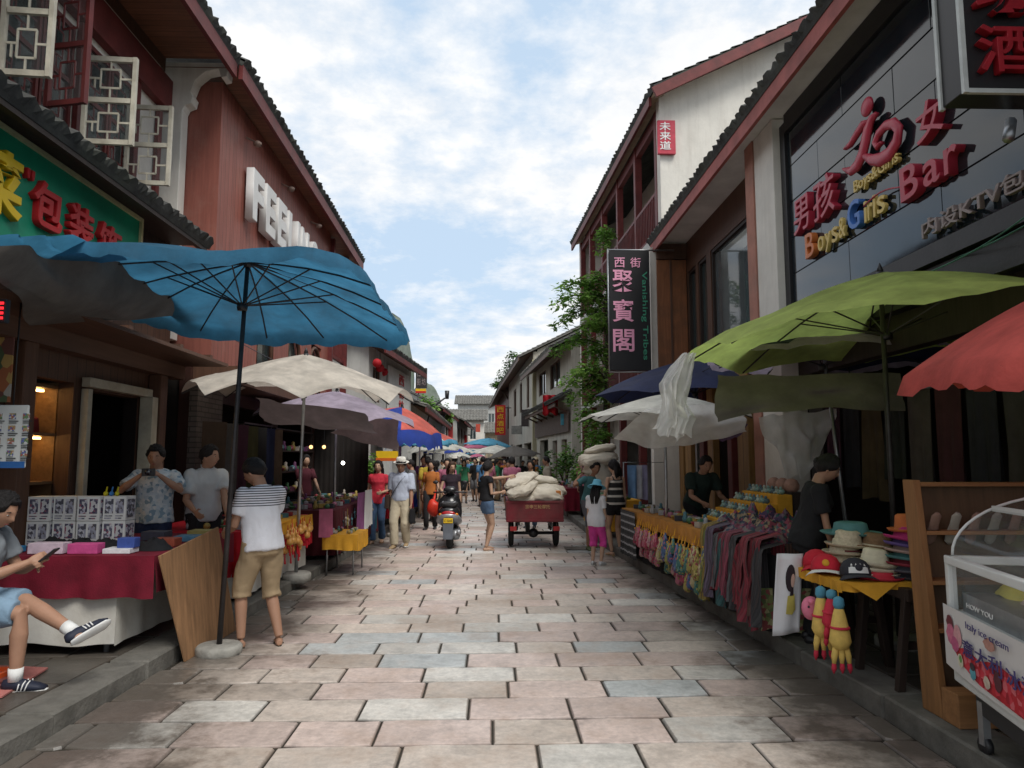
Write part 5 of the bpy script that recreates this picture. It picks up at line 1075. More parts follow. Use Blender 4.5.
# ---- small yellow table
t = thing('low_table', 'low table with wire legs under a yellow orange cloth beside the gourds', 'table', (-2.15, 10.9, 0))
mb = MB(); mb.box((-2.42, 10.5, .55), (-1.95, 11.3, .57)); mb.build('tabletop', BROWNWOOD, t)
for x, y in ((-2.38, 10.55), (-2.0, 10.55), (-2.38, 11.25), (-2.0, 11.25)): mb = MB(); mb.tube([(x, y, 0), (x, y, .55)], .012, 6); mb.build('leg', STEEL, t)
mb = MB(); mb.sheet(lambda u, v: (-2.44+.51*u, 10.48+.84*v, .578), 4, 4); drape(mb, (-2.44, 10.48, 0), (-1.93, 10.48, 0), .578, .36, .015, .15); drape(mb, (-1.93, 10.48, 0), (-1.93, 11.32, 0), .578, .34, .015, .15); tag(mb.build('tablecloth', YCLOTH, None, recalc=False), 'yellow orange cloth draped over the low wire legged table', 'tablecloth')
TR = [M('trinket_%d' % k, c, .45, .2, 20, .05) for k, c in enumerate([(.36, .36, .37), (.28, .04, .05), (.07, .17, .20), (.34, .25, .07), (.17, .06, .14), (.38, .34, .28), (.06, .15, .07), (.04, .04, .05), (.34, .13, .19)])]
def trinket(x, y, z, k, s=1.0):
    mb = MB()
    if k % 4 == 0: mb.lathe([(.004, 0), (.022*s, .004), (.026*s, .03*s), (.014*s, .055*s), (.016*s, .075*s), (.004, .085*s)], (x, y, z), 8)
    elif k % 4 == 1: mb.obox((x, y, z+.02*s), (.07*s, .05*s, .04*s), Matrix.Rotation(k, 3, 'Z'))
    elif k % 4 == 2: mb.lathe([(.02*s, 0), (.035*s, .02*s), (.038*s, .03*s), (.03*s, .028*s), (.01, .012*s)], (x, y, z), 10)
    else: mb.ball((x, y, z+.025*s), (.028*s, .022*s, .026*s), 8, 6)
    return mb
kinds = ['small turned figurine', 'small lidded box', 'little shallow bowl', 'small round charm']
def scatter(x0, x1, y0, y1, z, n, place, grp, s=1.0):
    nx = max(1, int(n**.5*.7)); ny = max(1, n//nx)
    for i in range(nx):
        for j in range(ny):
            k = (i*3+j*5+i*j) % 36; x = x0+(x1-x0)*(i+.5)/nx+random.uniform(-.01, .01); y = y0+(y1-y0)*(j+.5)/ny+random.uniform(-.01, .01)
            tag(trinket(x, y, z, k, s).build(['figurine', 'trinket_box', 'bowl', 'charm'][k % 4], TR[k % 9], None), '%s %s' % (kinds[k % 4], place), 'souvenir', '%ss %s' % (kinds[k % 4], grp))
scatter(-2.40, -1.98, 10.55, 11.2, .582, 16, 'on the low yellow clothed table', 'on the low yellow table')
scatter(-3.5, -2.7, 8.1, 10.3, .882, 40, 'on the red clothed second left stall', 'on the second left stall', 1.5)
# ---- left stall 3 : trinket rack
t = thing('market_table', 'dark clothed long souvenir table beyond the gourds on the left', 'table', (-3, 13, .12))
mb = MB(); mb.box((-3.7, 11.2, .84), (-2.45, 15.6, .87)); mb.build('tabletop', BROWNWOOD, t)
for x, y in ((-3.6, 11.3), (-2.55, 11.3), (-3.6, 15.5), (-2.55, 15.5)): mb = MB(); mb.tube([(x, y, .12), (x, y, .84)], .022, 8); mb.build('leg', STEEL, t)
mb = MB(); mb.sheet(lambda u, v: (-3.72+1.3*u, 11.17+4.45*v, .875), 6, 6); drape(mb, (-3.72, 11.17, 0), (-2.42, 11.17, 0), .875, .2, .02, .25); drape(mb, (-2.42, 11.17, 0), (-2.38, 15.6, 0), .875, .18, .02, .25); tag(mb.build('tablecloth', DKCLOTH, None, recalc=False), 'dark red cloth over the long souvenir table on the left', 'tablecloth')
scatter(-3.6, -2.5, 11.25, 15.5, .882, 90, 'on the dark clothed long souvenir table', 'on the long souvenir table', 1.6)
for k in range(30):
    y = 11.3+random.random()*4.1; L_ = random.uniform(.10, .30); z = .86-random.uniform(0, .12); x = -2.36
    mb = MB(); mb.tube([(x, y, z), (x, y+.01, z-L_*.6)], .004, 4); mb.ball((x, y+.01, z-L_*.6), (.02, .03, .03), 8, 6); mb.tube([(x, y+.01, z-L_*.62), (x, y+.012, z-L_-.04)], [.006, .016], 6)
    tag(mb.build('pendant', TR[(k*5) % 9], None), '%s tasselled pendant hanging at the edge of the long souvenir table' % ['silver', 'red', 'teal', 'yellow', 'purple', 'cream', 'green', 'black', 'pink'][(k*5) % 9], 'pendant', 'tasselled pendants on the long souvenir table')
def garment(name, label, p0, p1, zt, zb, m, amp=.02, wave=.12, cat='scarf', group=None, push=(0,0,0)):
    mb = MB(); drape(mb, p0, p1, zt, zb, amp, wave, hem=.06, push=push); return tag(mb.build(name, m, None, recalc=False), label, cat, group)
garment('hanging_garment', 'pink garment hung at the far end of the gourd stall', (-2.46, 10.35, 0), (-2.3, 10.5, 0), .95, .55, CPNK, cat='garment')
garment('hanging_garment', 'mauve garment hung on the street side of the long souvenir table', (-2.3, 12.4, 0), (-2.26, 12.9, 0), 1.08, .45, cloth('mauve_cloth', (.35, .12, .30), .2), cat='garment')
garment('hanging_garment', 'white garment hung beside the mauve one', (-2.28, 13.0, 0), (-2.24, 13.5, 0), 1.1, .42, WHITEP, cat='garment')
garment('hanging_garment', 'teal cloth hung near the woman in the red blouse', (-2.42, 14.3, 0), (-2.36, 14.9, 0), .95, .25, cloth('teal_cloth', (.03, .20, .26), .2), cat='garment')
# garment rail and stacked shelves in the dark left arcade
def shelf_unit(name, label, x, y0, y1, zs, m, goods=True, grp='goods on the arcade shelves', gm=None):
    t = thing(name, label, 'shelf', (x, (y0+y1)/2, .12)); mb = MB()
    for z in zs: mb.box((x-.3, y0, z), (x, y1, z+.025))
    mb.build('shelf_board', m, t); mb = MB()
    for y in (y0, y1-.04): mb = MB(); mb.box((x-.3, y, .12), (x-.02, y+.035, zs[-1]+.03)); mb.build('side_panel', m, t)
    if goods:
        for i, z in enumerate(zs[:-1]):
            n = int((y1-y0)/.16)
            for k in range(n):
                mb = trinket(x-.12, y0+.1+k*.16, z+.026, k+i, 2.2); tag(mb.build('arcade_goods', gm[(k+i) % len(gm)] if gm else TR[(k*2+i) % 9], None), 'small souvenir on %s' % label.split(' in ')[0], 'souvenir', grp)
BLUG = [M('blue_pack', (.05, .22, .42), .4), M('cyan_pack', (.10, .38, .50), .4)]
shelf_unit('shop_shelf', 'shelf of blue packets in the left arcade by the brick pier', -3.75, 10.9, 12.3, [.6, 1.0, 1.4, 1.8, 2.2], DARKWOOD, True, 'blue packets on the arcade shelf', BLUG)
shelf_unit('shop_shelf', 'dark shelf of mixed souvenirs in the left arcade', -3.9, 13.0, 15.8, [.6, 1.0, 1.4, 1.8, 2.2], DARKWOOD, True)
for k, (px, py, Y, c, s_) in enumerate(((311, 447, 13.5, (1, .55, .22), 2.5), (324, 447, 14, (1, .55, .22), 2.5), (343, 463, 14.5, (1, .95, .85), 14))):
    p = at(px, py, Y=Y); mb = MB(); mb.ball(p, .035, 10, 8); o = tag(mb.build('light_bulb', emitter('bulb_%d' % (k//2), c, s_), None), ['first small warm bulb glowing above the left souvenir table', 'second warm bulb right of the other in the left arcade', 'bright white bulb glowing above the left souvenir table'][k], 'light bulb')
    mb = MB(); mb.tube([p+V((0,0,.03)), p+V((0,0,.6))], .004, 4); mb.build('wire', BLACKM, o)
garment('added_shade_sheet', 'added black sheet standing in for shade at the far end of the left arcade', (-4.15, 16.6, 0), (-2.85, 16.6, 0), 2.9, .2, DARKIN, cat='curtain')  # added black sheet: its colour stands in for the shade under the canopies
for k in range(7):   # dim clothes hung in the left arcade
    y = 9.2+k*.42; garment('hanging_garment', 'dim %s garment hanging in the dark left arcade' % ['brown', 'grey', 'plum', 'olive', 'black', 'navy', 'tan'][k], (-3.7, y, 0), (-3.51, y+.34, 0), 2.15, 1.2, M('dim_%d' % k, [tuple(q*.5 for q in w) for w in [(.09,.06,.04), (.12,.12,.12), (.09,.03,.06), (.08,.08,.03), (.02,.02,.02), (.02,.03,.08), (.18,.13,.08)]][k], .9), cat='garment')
# ------------------------------------------------------------------ right stalls
RX = lambda y: 2.44-.052*max(0, y-5.5)+.0
t = thing('market_table', 'long right hand stall table covered with scarves and pouches', 'table', (2.8, 9, .13))
mb = MB(); mb.prism([V((RX(6.45), 6.45, .84)), V((3.3, 6.45, .84)), V((3.45, 8.9, .84)), V((2.65, 9.6, .84)), V((2.65, 11.6, .84)), V((RX(11.6), 11.6, .84))], None, V((0,0,.03))); mb.build('tabletop', BROWNWOOD, t)
for x, y in ((2.6, 6.6), (3.2, 6.6), (2.5, 9), (3.3, 8.8), (2.3, 11.4), (2.6, 11.4)): mb = MB(); mb.tube([(x, y, .13), (x, y, .84)], .022, 8); mb.build('leg', BLACKM, t)
mb = MB(); mb.sheet(lambda u, v: (RX(6.45+5.17*v)-.012+(.90 if v < .45 else .90-.45*min(1, (v-.45)/.12))*u, 6.45+5.17*v, .877), 4, 24); drape(mb, (RX(11.6)-.015, 11.62, 0), (RX(6.6)-.015, 6.6, 0), .877, .70, .01, .15); drape(mb, (RX(11.6)-.01, 11.63, 0), (2.63, 11.63, 0), .877, .3, .02, .2); tag(mb.build('tablecloth', OCLOTH, None, recalc=False), 'orange yellow cloth over the long right hand stall table', 'tablecloth')
mb = MB(); drape(mb, (RX(11.6)+.05, 11.6, 0), (RX(6.1)+.05, 6.1, 0), .84, .16, .01, .4); drape(mb, (RX(6.1)+.05, 6.44, 0), (3.25, 6.44, 0), .84, .17, .01, .4); tag(mb.build('stall_skirt', M('black_skirt', (.014, .013, .014), .9), None, recalc=False), 'black skirt hanging round the long right hand stall', 'cloth')
garment('hanging_cloth', 'black and white zigzag striped cloth at the far end of the right stall', (RX(11.55)-.05, 11.55, 0), (RX(10.65)-.05, 10.65, 0), .87, .18, stripes('bw_stripes', [(.04, .04, .04), (.42, .42, .42), (.06, .06, .06), (.03, .03, .03)], .11, 2, wob=.02), cat='cloth')
BAGC = [(.36, .05, .09), (.42, .12, .17), (.27, .03, .06), (.45, .22, .25), (.27, .25, .07), (.05, .16, .14), (.42, .36, .20), (.06, .11, .22), (.36, .29, .08)]
BAGM = [patches('pouch_print_%d' % k, [c, tuple(q*.55 for q in c), tuple(min(.6, q*1.3+.05) for q in c), c, BAGC[(k+3) % 9]], 45, .85) for k, c in enumerate(BAGC)]
def pouch(y, ztop, s, m, label, grp, x=None):
    x = RX(y)-.075 if x is None else x
    o = thing('pouch', label, 'bag', (x, y, ztop), grp); mb = MB(); h = .26*s
    rings = []
    for i, (w_, q) in enumerate(((.018, 0), (.03, -.10), (.045, -.32), (.075, -.65), (.085, -.88), (.05, -1.0))):
        rings.append([V((x+.55*w_*s*math.cos(a), y+w_*s*(1+.12*math.sin(3*a+i))*math.sin(a), ztop-.07+q*h)) for a in [2*math.pi*k/12 for k in range(12)]])
    mb.loft(rings); mb.build('body', m, o)
    mb = MB(); mb.tube([(x+.01, y-.012, ztop-.07), (x+.03, y, ztop+.02), (x+.01, y+.012, ztop-.07)], .005, 5); mb.lathe([(.021, -.01), (.023, 0), (.021, .01)], (x, y, ztop-.085), 8); mb.build('strap', YCLOTH, o)
for k in range(11): pouch(9.45+.105*k, .80-random.uniform(0, .07), .9+random.uniform(-.1, .25), BAGM[k % 4], 'red or pink cloth pouch hanging near the striped cloth on the right stall', 'red and pink pouches on the right stall')
for k in range(7): pouch(9.5+.16*k, .60-random.uniform(0, .05), .9, BAGM[(k+1) % 4], 'red or pink cloth pouch hanging near the striped cloth on the right stall', 'red and pink pouches on the right stall', x=RX(9.5)-.05)
for k in range(15): pouch(7.62+.118*k+random.uniform(-.03, .03), .83-random.uniform(0, .14), 1.05+random.uniform(-.25, .35), BAGM[4+(k*2+k//3) % 5], 'yellow green or blue patterned pouch hung by yellow straps on the right stall', 'yellow strapped pouches on the right stall')
for k in range(11): pouch(7.7+.155*k+random.uniform(-.04, .04), .62-random.uniform(0, .16), 1.0+random.uniform(-.2, .2), BAGM[(4+k) % 9], 'yellow green or blue patterned pouch hung by yellow straps on the right stall', 'yellow strapped pouches on the right stall', x=RX(8.2)-.05)
SC = [('lime green', (.22, .28, .07)), ('mustard', (.38, .26, .05)), ('rose', (.34, .06, .10)), ('lavender', (.17, .12, .18)), ('grey', (.17, .17, .18)), ('teal', (.04, .13, .13)), ('crimson', (.32, .03, .05)), ('dark red', (.26, .015, .03)), ('brown', (.16, .07, .05)), ('charcoal', (.05, .045, .05)), ('coral', (.50, .14, .10)), ('plum', (.16, .03, .10))]
def scm(k):
    n, c = SC[k]; d = tuple(x*.45 for x in c); e = tuple(min(.7, x*1.5+.06) for x in c)
    return stripes('scarf_'+n.replace(' ', '_'), [tuple(x*.7 for x in c), d, c, tuple(x*.5 for x in e), tuple(x*.7 for x in c), tuple(x*.85 for x in c), d, (.06, .04, .04)], .037, 1, wob=.05)
rs = random.Random(4); y = 7.66
def scarf_hang(y, w_, xo, zt, zb, m, label, sd_):
    mb = MB()
    def f(u, v):
        yy = y-w_*(u-.5)*(1+.35*v+.2*math.sin(v*5+sd_))+.03*math.sin(v*3+sd_)*v; fo = .024*(.3+v)*math.sin(u*math.pi*4.4+sd_)+.012*math.sin(u*17+v*3+sd_)+.02*noise.noise(V((u*2, v*4, sd_)))
        z = zt+(zb-zt)*v+.05*noise.noise(V((u*2.5, sd_, 0)))*v; top_ = max(0, .08-v)/.08
        return V((RX(y)-.055-xo-.06*v+fo+0.20*top_**3, yy, z+.03*top_))
    mb.sheet(f, 22, 22)
    return tag(mb.build('scarf', m, None, recalc=False), label, 'scarf', 'woven scarves hanging on the right stall')
for k, i in enumerate((0, 1, 0, 2, 3, 6, 4, 7, 5, 2, 6, 4, 9, 6, 7, 6, 8, 7, 6, 9)):
    w_ = rs.uniform(.12, .20); scarf_hang(y, w_, rs.uniform(-.01, .05), .90+rs.uniform(0, .10), rs.choice([.26, .32, .40, .50])+rs.uniform(-.05, .05), scm(i), '%s woven scarf hanging down the street side of the right stall' % SC[i][0], k*1.7); y -= rs.uniform(.06, .095)
for k, i in enumerate((9, 7, 8, 9, 4, 11)):
    x = 2.36+.125*k; garment('scarf', 'dim %s scarf on the near end of the right stall' % SC[i][0], (x, 6.38-.005*k, 0), (x+.12, 6.38-.005*k, 0), .92, .2+random.uniform(-.04, .1), stripes('endscarf_%d' % i, [tuple(q*.7 for q in SC[i][1]), tuple(q*.3 for q in SC[i][1]), tuple(q*.9 for q in SC[i][1])], .03, 0, wob=.02), .015, .05, group='dim scarves on the near end of the right stall', push=(0, -.06, 0))
garment('hanging_cloth', 'green and cream plaid cloth low at the near end of the right stall', (2.34, 6.30, 0), (2.85, 6.26, 0), .55, .18, patches('plaid_green', [(.16, .18, .06), (.30, .28, .14), (.10, .13, .05), (.22, .05, .05)], 26), .012, .1, cat='cloth')
HM = [patches('paisley_%d' % k, c, 34) for k, c in enumerate(([(.10, .03, .07), (.22, .06, .10), (.04, .06, .09), (.18, .14, .14)], [(.05, .08, .10), (.25, .05, .08), (.30, .22, .14), (.03, .03, .04)], [(.18, .12, .16), (.06, .03, .08), (.03, .08, .08), (.24, .06, .10)]))]
for k in range(12):
    y = 6.55+.115*k; x = RX(y)+.16+.20*(k % 3); mb = MB(); heap(mb, (x, y, .885), (.20, .17), .15+.05*(k % 3), 10+k); tag(mb.build('folded_scarf', HM[k % 3], None, recalc=False), 'crumpled paisley scarf lying in the heap on top of the right stall', 'scarf', 'paisley scarves heaped on the right stall')
scatter(RX(9)+.12, 2.6, 7.9, 10.2, .882, 42, 'laid out on the orange cloth of the right stall', 'on the right stall', 1.6)
scatter(2.25, 2.6, 10.2, 11.5, .882, 20, 'at the far end of the right stall', 'at the far end of the right stall', 1.5)
# stepped display of figurines
t = thing('stepped_display', 'yellow cloth covered stepped display on the right stall', 'display stand', (2.95, 8.2, .88))
for k in range(4): mb = MB(); mb.box((2.60+.17*k, 7.75, .885), (2.60+.17*k+.168, 8.85, .98+.10*k)); mb.build('step', YCLOTH, t, bevel=.008)
FM = [M('celadon', (.22, .36, .32), .35, .3, 30, .05, spec=.6), M('pale_jade', (.40, .48, .42), .35, .3, 30, .05), M('slate_fig', (.10, .16, .18), .4)]
for k in range(4):
    for j in range(9):
        x = 2.685+.17*k; y = 7.83+.118*j; z = .981+.10*k; mb = MB()
        mb.ball((x, y, z+.028), (.034, .03, .03), 8, 6); mb.ball((x-.012, y, z+.066), (.018, .018, .020), 8, 6); mb.ball((x-.03, y+.02, z+.012), (.014, .012, .014), 6, 4)
        tag(mb.build('figurine', FM[(k+j) % 3], None), 'small jade coloured figurine in rows on the yellow stepped display', 'figurine', 'jade figurines on the stepped display')
for k in range(3):
    mb = MB(); y = 8.0+.25*k; mb.lathe([(.05, 0), (.08, .03), (.085, .08), (.06, .13), (.02, .15)], (3.38, y, 1.30), 12); tag(mb.build('straw_jar', M('pinkish_straw', (.42, .24, .18), .8, .3, 20), None), 'pinkish straw jar on top behind the stepped display', 'jar', 'straw jars behind the stepped display')
mb = MB(); mb.box((3.29, 7.8, .88), (3.48, 8.8, 1.30)); tag(mb.build('crate', DARKWOOD, None), 'dark crate behind the stepped display', 'crate')
# t-shirt
t = thing('tshirt', 'white printed shirt hung at the near corner of the long right stall', 'shirt', (2.4, 5.6, .9))
a = at(776, 556, Y=5.62); b = at(808, 632, Y=5.58); mb = MB()
def tsf(u, v): x = a.x+(b.x-a.x)*u-.05*v; return V((x, 5.6+.012*math.sin(u*7+v*2)+.015*v, a.z+.02-(a.z-b.z+.03)*v-.03*v*(1-u)))
mb.sheet(tsf, 12, 12); mb.build('cloth', M('white_tshirt', (.68, .68, .70), .85, .06, 4, .2), t, recalc=False, solid=.004)
def decal(name, pts, m, off): mb = MB(); mb.add([tsf(u, v)+V((0, -off, 0)) for u, v in pts], [tuple(range(len(pts)))]); return mb.build(name, m, t)
el = lambda cu, cv, ru, rv, n=16: [(cu+ru*math.cos(2*math.pi*k/n), cv+rv*math.sin(2*math.pi*k/n)) for k in range(n)]
decal('printed_hair', el(.52, .30, .17, .17), M('print_dark', (.03, .02, .025), .8), .010); decal('printed_face', el(.60, .33, .075, .085), M('print_skin', (.52, .34, .28), .8), .013)
decal('printed_neck', [(.55, .42), (.64, .42), (.66, .52), (.50, .52)], M('print_dark', (0,0,0)), .0125); decal('printed_dress', [(.44, .52), (.70, .50), (.78, .70), (.66, .76), (.40, .74)], M('print_yellow', (.60, .50, .12), .8), .0115)
# hat table
t = thing('hat_table', 'small table under a yellow cloth loaded with hats on the right kerb', 'table', (2.75, 5.3, .13))
mb = MB(); mb.box((2.42, 4.95, .80), (3.25, 5.75, .825)); mb.build('tabletop', BROWNWOOD, t)
for x, y in ((2.55, 5.65), (3.1, 5.65)): mb = MB(); mb.bar((x, y, .13), (x+.02, y, .80), .05); mb.build('leg', DARKWOOD, t)
mb = MB(); mb.sheet(lambda u, v: (2.39+.88*u, 4.92+.85*v, .832+.004*noise.noise(V((u*8, v*8, 2)))), 16, 16)
drape(mb, (2.39, 5.77, 0), (2.39, 4.92, 0), .832, .77, .01, .1); drape(mb, (2.39, 4.92, 0), (3.27, 4.92, 0), .832, .775, .015, .2); mb.add([(2.42, 4.90, .83), (2.78, 4.905, .83), (2.60, 4.86, .72)], [(0,1,2)]); tag(mb.build('tablecloth', YCLOTH, None, recalc=False), 'bright yellow cloth on the small hat table', 'tablecloth')
def brim_hat(loc, m, label, r=.15, h=.10, band=None, grp=None, tilt=0, curl=.02, cat='hat'):
    r *= 1.08; h *= 1.2
    o = thing('hat', label, cat, loc, grp); c = V(loc); mb = MB(); Mx = Matrix.Rotation(tilt, 3, 'Y')
    mb.lathe([(r, curl), (r*.9, .004), (r*.62, .0), (r*.56, h*.5), (r*.52, h*.9), (r*.40, h), (r*.15, h*.90), (.003, h*.88)], c, 22, Mx, caps=False); mb.build('crown', m, o, recalc=False, solid=.004)
    if band: mb = MB(); mb.lathe([(r*.60, .004), (r*.58, h*.3)], c, 22, Mx, caps=False); mb.build('band', band, o, recalc=False, solid=.006)
    return o
def cap(loc, rz, m, bm_, label, panel=None):
    o = thing('baseball_cap', label, 'cap', (0,0,0)); mb = MB(); prof = [(.085, 0), (.09, .02), (.085, .06), (.065, .095), (.03, .115), (.003, .12)]
    mb.lathe(prof, (0,0,0), 20, caps=False); mb.build('crown', m, o, recalc=False, solid=.003)
    mb = MB()
    def f(u, v): a = R(-65+130*u); r = .085+.075*v*math.cos(a)**.5; return V((r*math.sin(a), -r*math.cos(a), .008-.02*v*v-.03*v*math.sin(a)**2))
    mb.sheet(f, 14, 6); mb.build('peak', bm_, o, recalc=False, solid=.004)
    if panel:
        mb = MB()
        def g(u, v): a = R(-38+76*u); z = .018+.07*v; r = .0935-.012*v-.03*max(0, v-.6); return V((r*math.sin(a), -r*math.cos(a), z))
        mb.sheet(g, 8, 6); q = mb.build('front_panel', panel[0], o, recalc=False)
        mb = MB(); mb.lathe([(.022, 0), (.021, .003), (.001, .004)], (0, -.089, .052), 12, Matrix.Rotation(R(84), 3, 'X')); mb.build('badge', panel[1], q)
    o.location = loc; o.rotation_euler = (R(-14), 0, rz); o.scale = (1.15,)*3; return o
HR = M('cap_red', (.55, .02, .04), .8, .15, 8); HW = M('cap_white', (.72, .72, .70), .8, .08, 8); HK = M('cap_charcoal', (.035, .035, .045), .8, .2, 8); STRAW = M('straw', (.58, .50, .36), .85, .25, 40, .5, 60); STRAWB = M('brown_straw', (.22, .13, .07), .85, .25, 40, .5, 60); CREAMH = M('cream_hat', (.66, .60, .44), .85, .15, 12)
cap((2.47, 5.30, .838), R(-25), HR, HW, 'red baseball cap with white peak on the near left of the hat table', (HR, YCLOTH)); cap((2.58, 5.08, .838), R(-12), HK, HK, 'charcoal cap with white front and black round badge on the hat table', (HW, HK))
cap((2.52, 5.55, .838), R(-10), HR, HR, 'second red cap behind the white peaked one', None)
SWM = stripes('striped_peak', [(.6, .6, .6), (.5, .02, .04)], .02, 1)
for k in range(3): brim_hat((2.76, 5.16, .838+.035*k), CREAMH, 'cream soft hat in the front pile of the hat table', .165-.01*k, .10, None, 'cream hats in the front pile', R(4*k), .03)
brim_hat((2.74, 5.06, .834), M('red_hat', (.50, .03, .05), .8), 'flat red brimmed hat under the front edge of the cream pile', .15, .04)
for k in range(4): brim_hat((2.68+.02*k, 5.50, .838+.055*k), STRAW, 'pale straw hat in the pile at the back of the hat table', .155, .10, [HK, None, BURG, None][k], 'pale straw hats at the back of the hat table', R(-5+3*k))
for k in range(3): brim_hat((2.93, 5.44, .838+.075*k), STRAWB, 'brown straw hat in the middle pile of the hat table', .16, .10, STRAW, 'brown straw hats on the hat table', R(3*k))
cols = [((.05, .05, .06), 'black'), ((.12, .12, .14), 'grey'), ((.30, .04, .06), 'wine'), ((.10, .25, .25), 'teal'), ((.5, .35, .3), 'peach'), ((.15, .1, .3), 'violet'), ((.5, .04, .18), 'magenta')]
for k, (c, n_) in enumerate(cols): brim_hat((2.95, 5.06, .838+.042*k), M('hat_'+n_, c, .8), '%s brimmed hat, %s in the tall pile beside the wooden rack' % (n_, 'topmost' if k == 6 else 'stacked'), .145, .085, None, None, R(2*k))
brim_hat((2.95, 5.07, 1.16), M('hat_orange', (.55, .16, .05), .8), 'orange hat crowning the tall pile beside the wooden rack', .11, .10)
brim_hat((2.84, 5.64, 1.08), M('hat_teal', (.12, .30, .30), .8), 'wide teal hat at the back of the hat table', .21, .08)
# hanging chicken toys
CY = M('toy_yellow', (.72, .50, .13), .7, .15, 20); CR = M('toy_red', (.55, .03, .06), .7); CBL = M('toy_teal', (.08, .26, .36), .7); CP = M('toy_pink', (.70, .20, .30), .7)
def chicken(x, y, zt, s, body, label, grp=None):
    o = thing('hanging_toy', label, 'toy', (x, y, zt), grp)
    def L_(nm, rings, m): mb = MB(); mb.loft([[V((x+dx+r*math.cos(a), y+r*.8*math.sin(a), zt-z*s)) for a in [2*math.pi*k/10 for k in range(10)]] for z, r, dx in rings]); mb.build(nm, m, o)
    L_('head', [(.02, .012, 0), (.04, .035, 0), (.09, .040, 0), (.12, .03, 0)], CBL)
    L_('body', [(.11, .028, 0), (.16, .042, .0), (.26, .060, 0), (.38, .075, 0), (.44, .05, 0)], body)
    for dx in (-.045, .005, .05): L_('leg', [(.40, .024, dx*.6), (.50, .022, dx), (.56, .014, dx*1.1)], body); L_('foot', [(.555, .014, dx*1.1), (.60, .018, dx*1.15), (.64, .004, dx*1.2)], CR)
    mb = MB(); mb.tube([(x, y, zt+.06), (x, y, zt-.03*s)], .003, 4); mb.build('cord', YCLOTH, o); mb = MB(); mb.lathe([(.064, -.008), (.067, 0), (.064, .008)], (x, y, zt-.27*s), 10); mb.build('belt', CR, o)
chicken(2.36, 4.90, .76, .82, CY, 'yellow rubber chicken toy with blue head, nearest one hanging from the hat table'); chicken(2.34, 5.12, .79, .82, CY, 'yellow rubber chicken toy hanging behind the nearest one'); chicken(2.37, 5.02, .78, .62, CR, 'red hanging toy between the yellow chickens')
mb = MB(); mb.ball((2.31, 5.22, .60), (.07, .05, .085), 12, 8); mb.ball((2.28, 5.15, .66), (.02, .02, .02), 6, 5); o = tag(mb.build('hanging_toy', CP, None), 'pink plush toy hanging left of the yellow chickens', 'toy')
for dx in (-.03, .02): mb = MB(); mb.ball((2.30+dx, 5.165, .62), .009, 6, 5); mb.build('eye', HK, o)
# trestles
def trestle(x, y, label):
    t = thing('trestle', label, 'trestle', (x, y, .13))
    mb = MB(); mb.bar((x-.02, y-.32, .76), (x+.02, y+.32, .76), .07, .08); mb.build('beam', DARKWOOD, t, bevel=.005)
    for dy in (-.26, .26):
        for dx in (-1, 1): mb = MB(); mb.bar((x+dx*.03, y+dy, .76), (x+dx*.13, y+dy+.03*dx, .13), .05); mb.build('leg', DARKWOOD, t, bevel=.004)
    mb = MB(); mb.bar((x-.08, y-.24, .42), (x+.08, y-.24, .42), .03, .05); mb.build('brace', DARKWOOD, t)
trestle(2.84, 5.12, 'dark wooden trestle under the near side of the hat table'); trestle(2.96, 5.9, 'dark wooden trestle standing in the shade behind the hat table')
# wooden rack
RACKW = wood('rack_pine', (.27, .13, .05), 2, rough=.6)
t = thing('wooden_rack', 'leaning honey brown wooden rack with slippers on its upper shelf beside the ice cream freezer', 'rack', (2.6, 4.2, .14))
def rk(u, d, z): # u across, d depth from front, z height ; leans back
    return V((2.675+u, 4.32+d+.16*(z-.14)/1.38, z))
for u in (0, .98): mb = MB(); mb.prism([rk(u, 0, .14), rk(u, .20, .14), rk(u, .12, 1.54), rk(u, 0, 1.54)], None, V((.045, 0, 0))); mb.build('side_panel', RACKW, t, bevel=.004)
for z in (.62, .90, 1.20, 1.50): mb = MB(); a_ = rk(.036, 0.005, z); mb.box((a_.x+.011, a_.y, z), (a_.x+.943, a_.y+.13+(1.5-z)*.04, z+.024)); mb.build('shelf', wood('rack_pine_x', (.30, .145, .058), 0, rough=.6), t, bevel=.003)
mb = MB(); mb.add([rk(.036, .19, .16), rk(.98, .19, .16), rk(.98, .115, 1.5), rk(.036, .115, 1.5)], [(0,1,2,3)]); mb.build('back_panel', wood('rack_back', (.11, .06, .03), 2), t)
mb = MB(); mb.box((2.67, 4.16, .14), (3.0, 4.315, .33)); mb.build('plinth', wood('rack_pine_x', (0,0,0)), t, bevel=.006)
for k in range(5):
    x = 2.80+.13*k; a_ = rk(0, .06, 1.225); mb = MB(); sole = []
    M_ = Matrix.Rotation(R(-62), 3, 'X')
    mb.loft([[V((x, a_.y, 1.235)) + M_ @ V((.042*w_*math.cos(a), -.0+.115*l+.0*math.sin(a), .012*math.sin(a))) for a in [2*math.pi*i/12 for i in range(12)]] for l, w_ in ((-1, .3), (-.8, .8), (-.3, .75), (.3, .95), (.8, .85), (1, .3))])
    o = tag(mb.build('slipper', M('slipper_sole_%d' % (k % 2), [(.26, .16, .12), (.34, .32, .27)][k % 2], .8), None), 'slipper propped upright on the upper shelf of the wooden rack', 'slipper', 'slippers on the wooden rack')
    mb = MB(); mb.tube([V((x-.042, a_.y-.02, 1.24))+M_ @ V((0, .03, 0)), V((x-.02, a_.y-.05, 1.25))+M_ @ V((0, .05, .02)), V((x+.02, a_.y-.05, 1.25))+M_ @ V((0, .05, .02)), V((x+.042, a_.y-.02, 1.24))+M_ @ V((0, .03, 0))], [.014]*4, 6); mb.build('strap', BAG[k % 3], o)
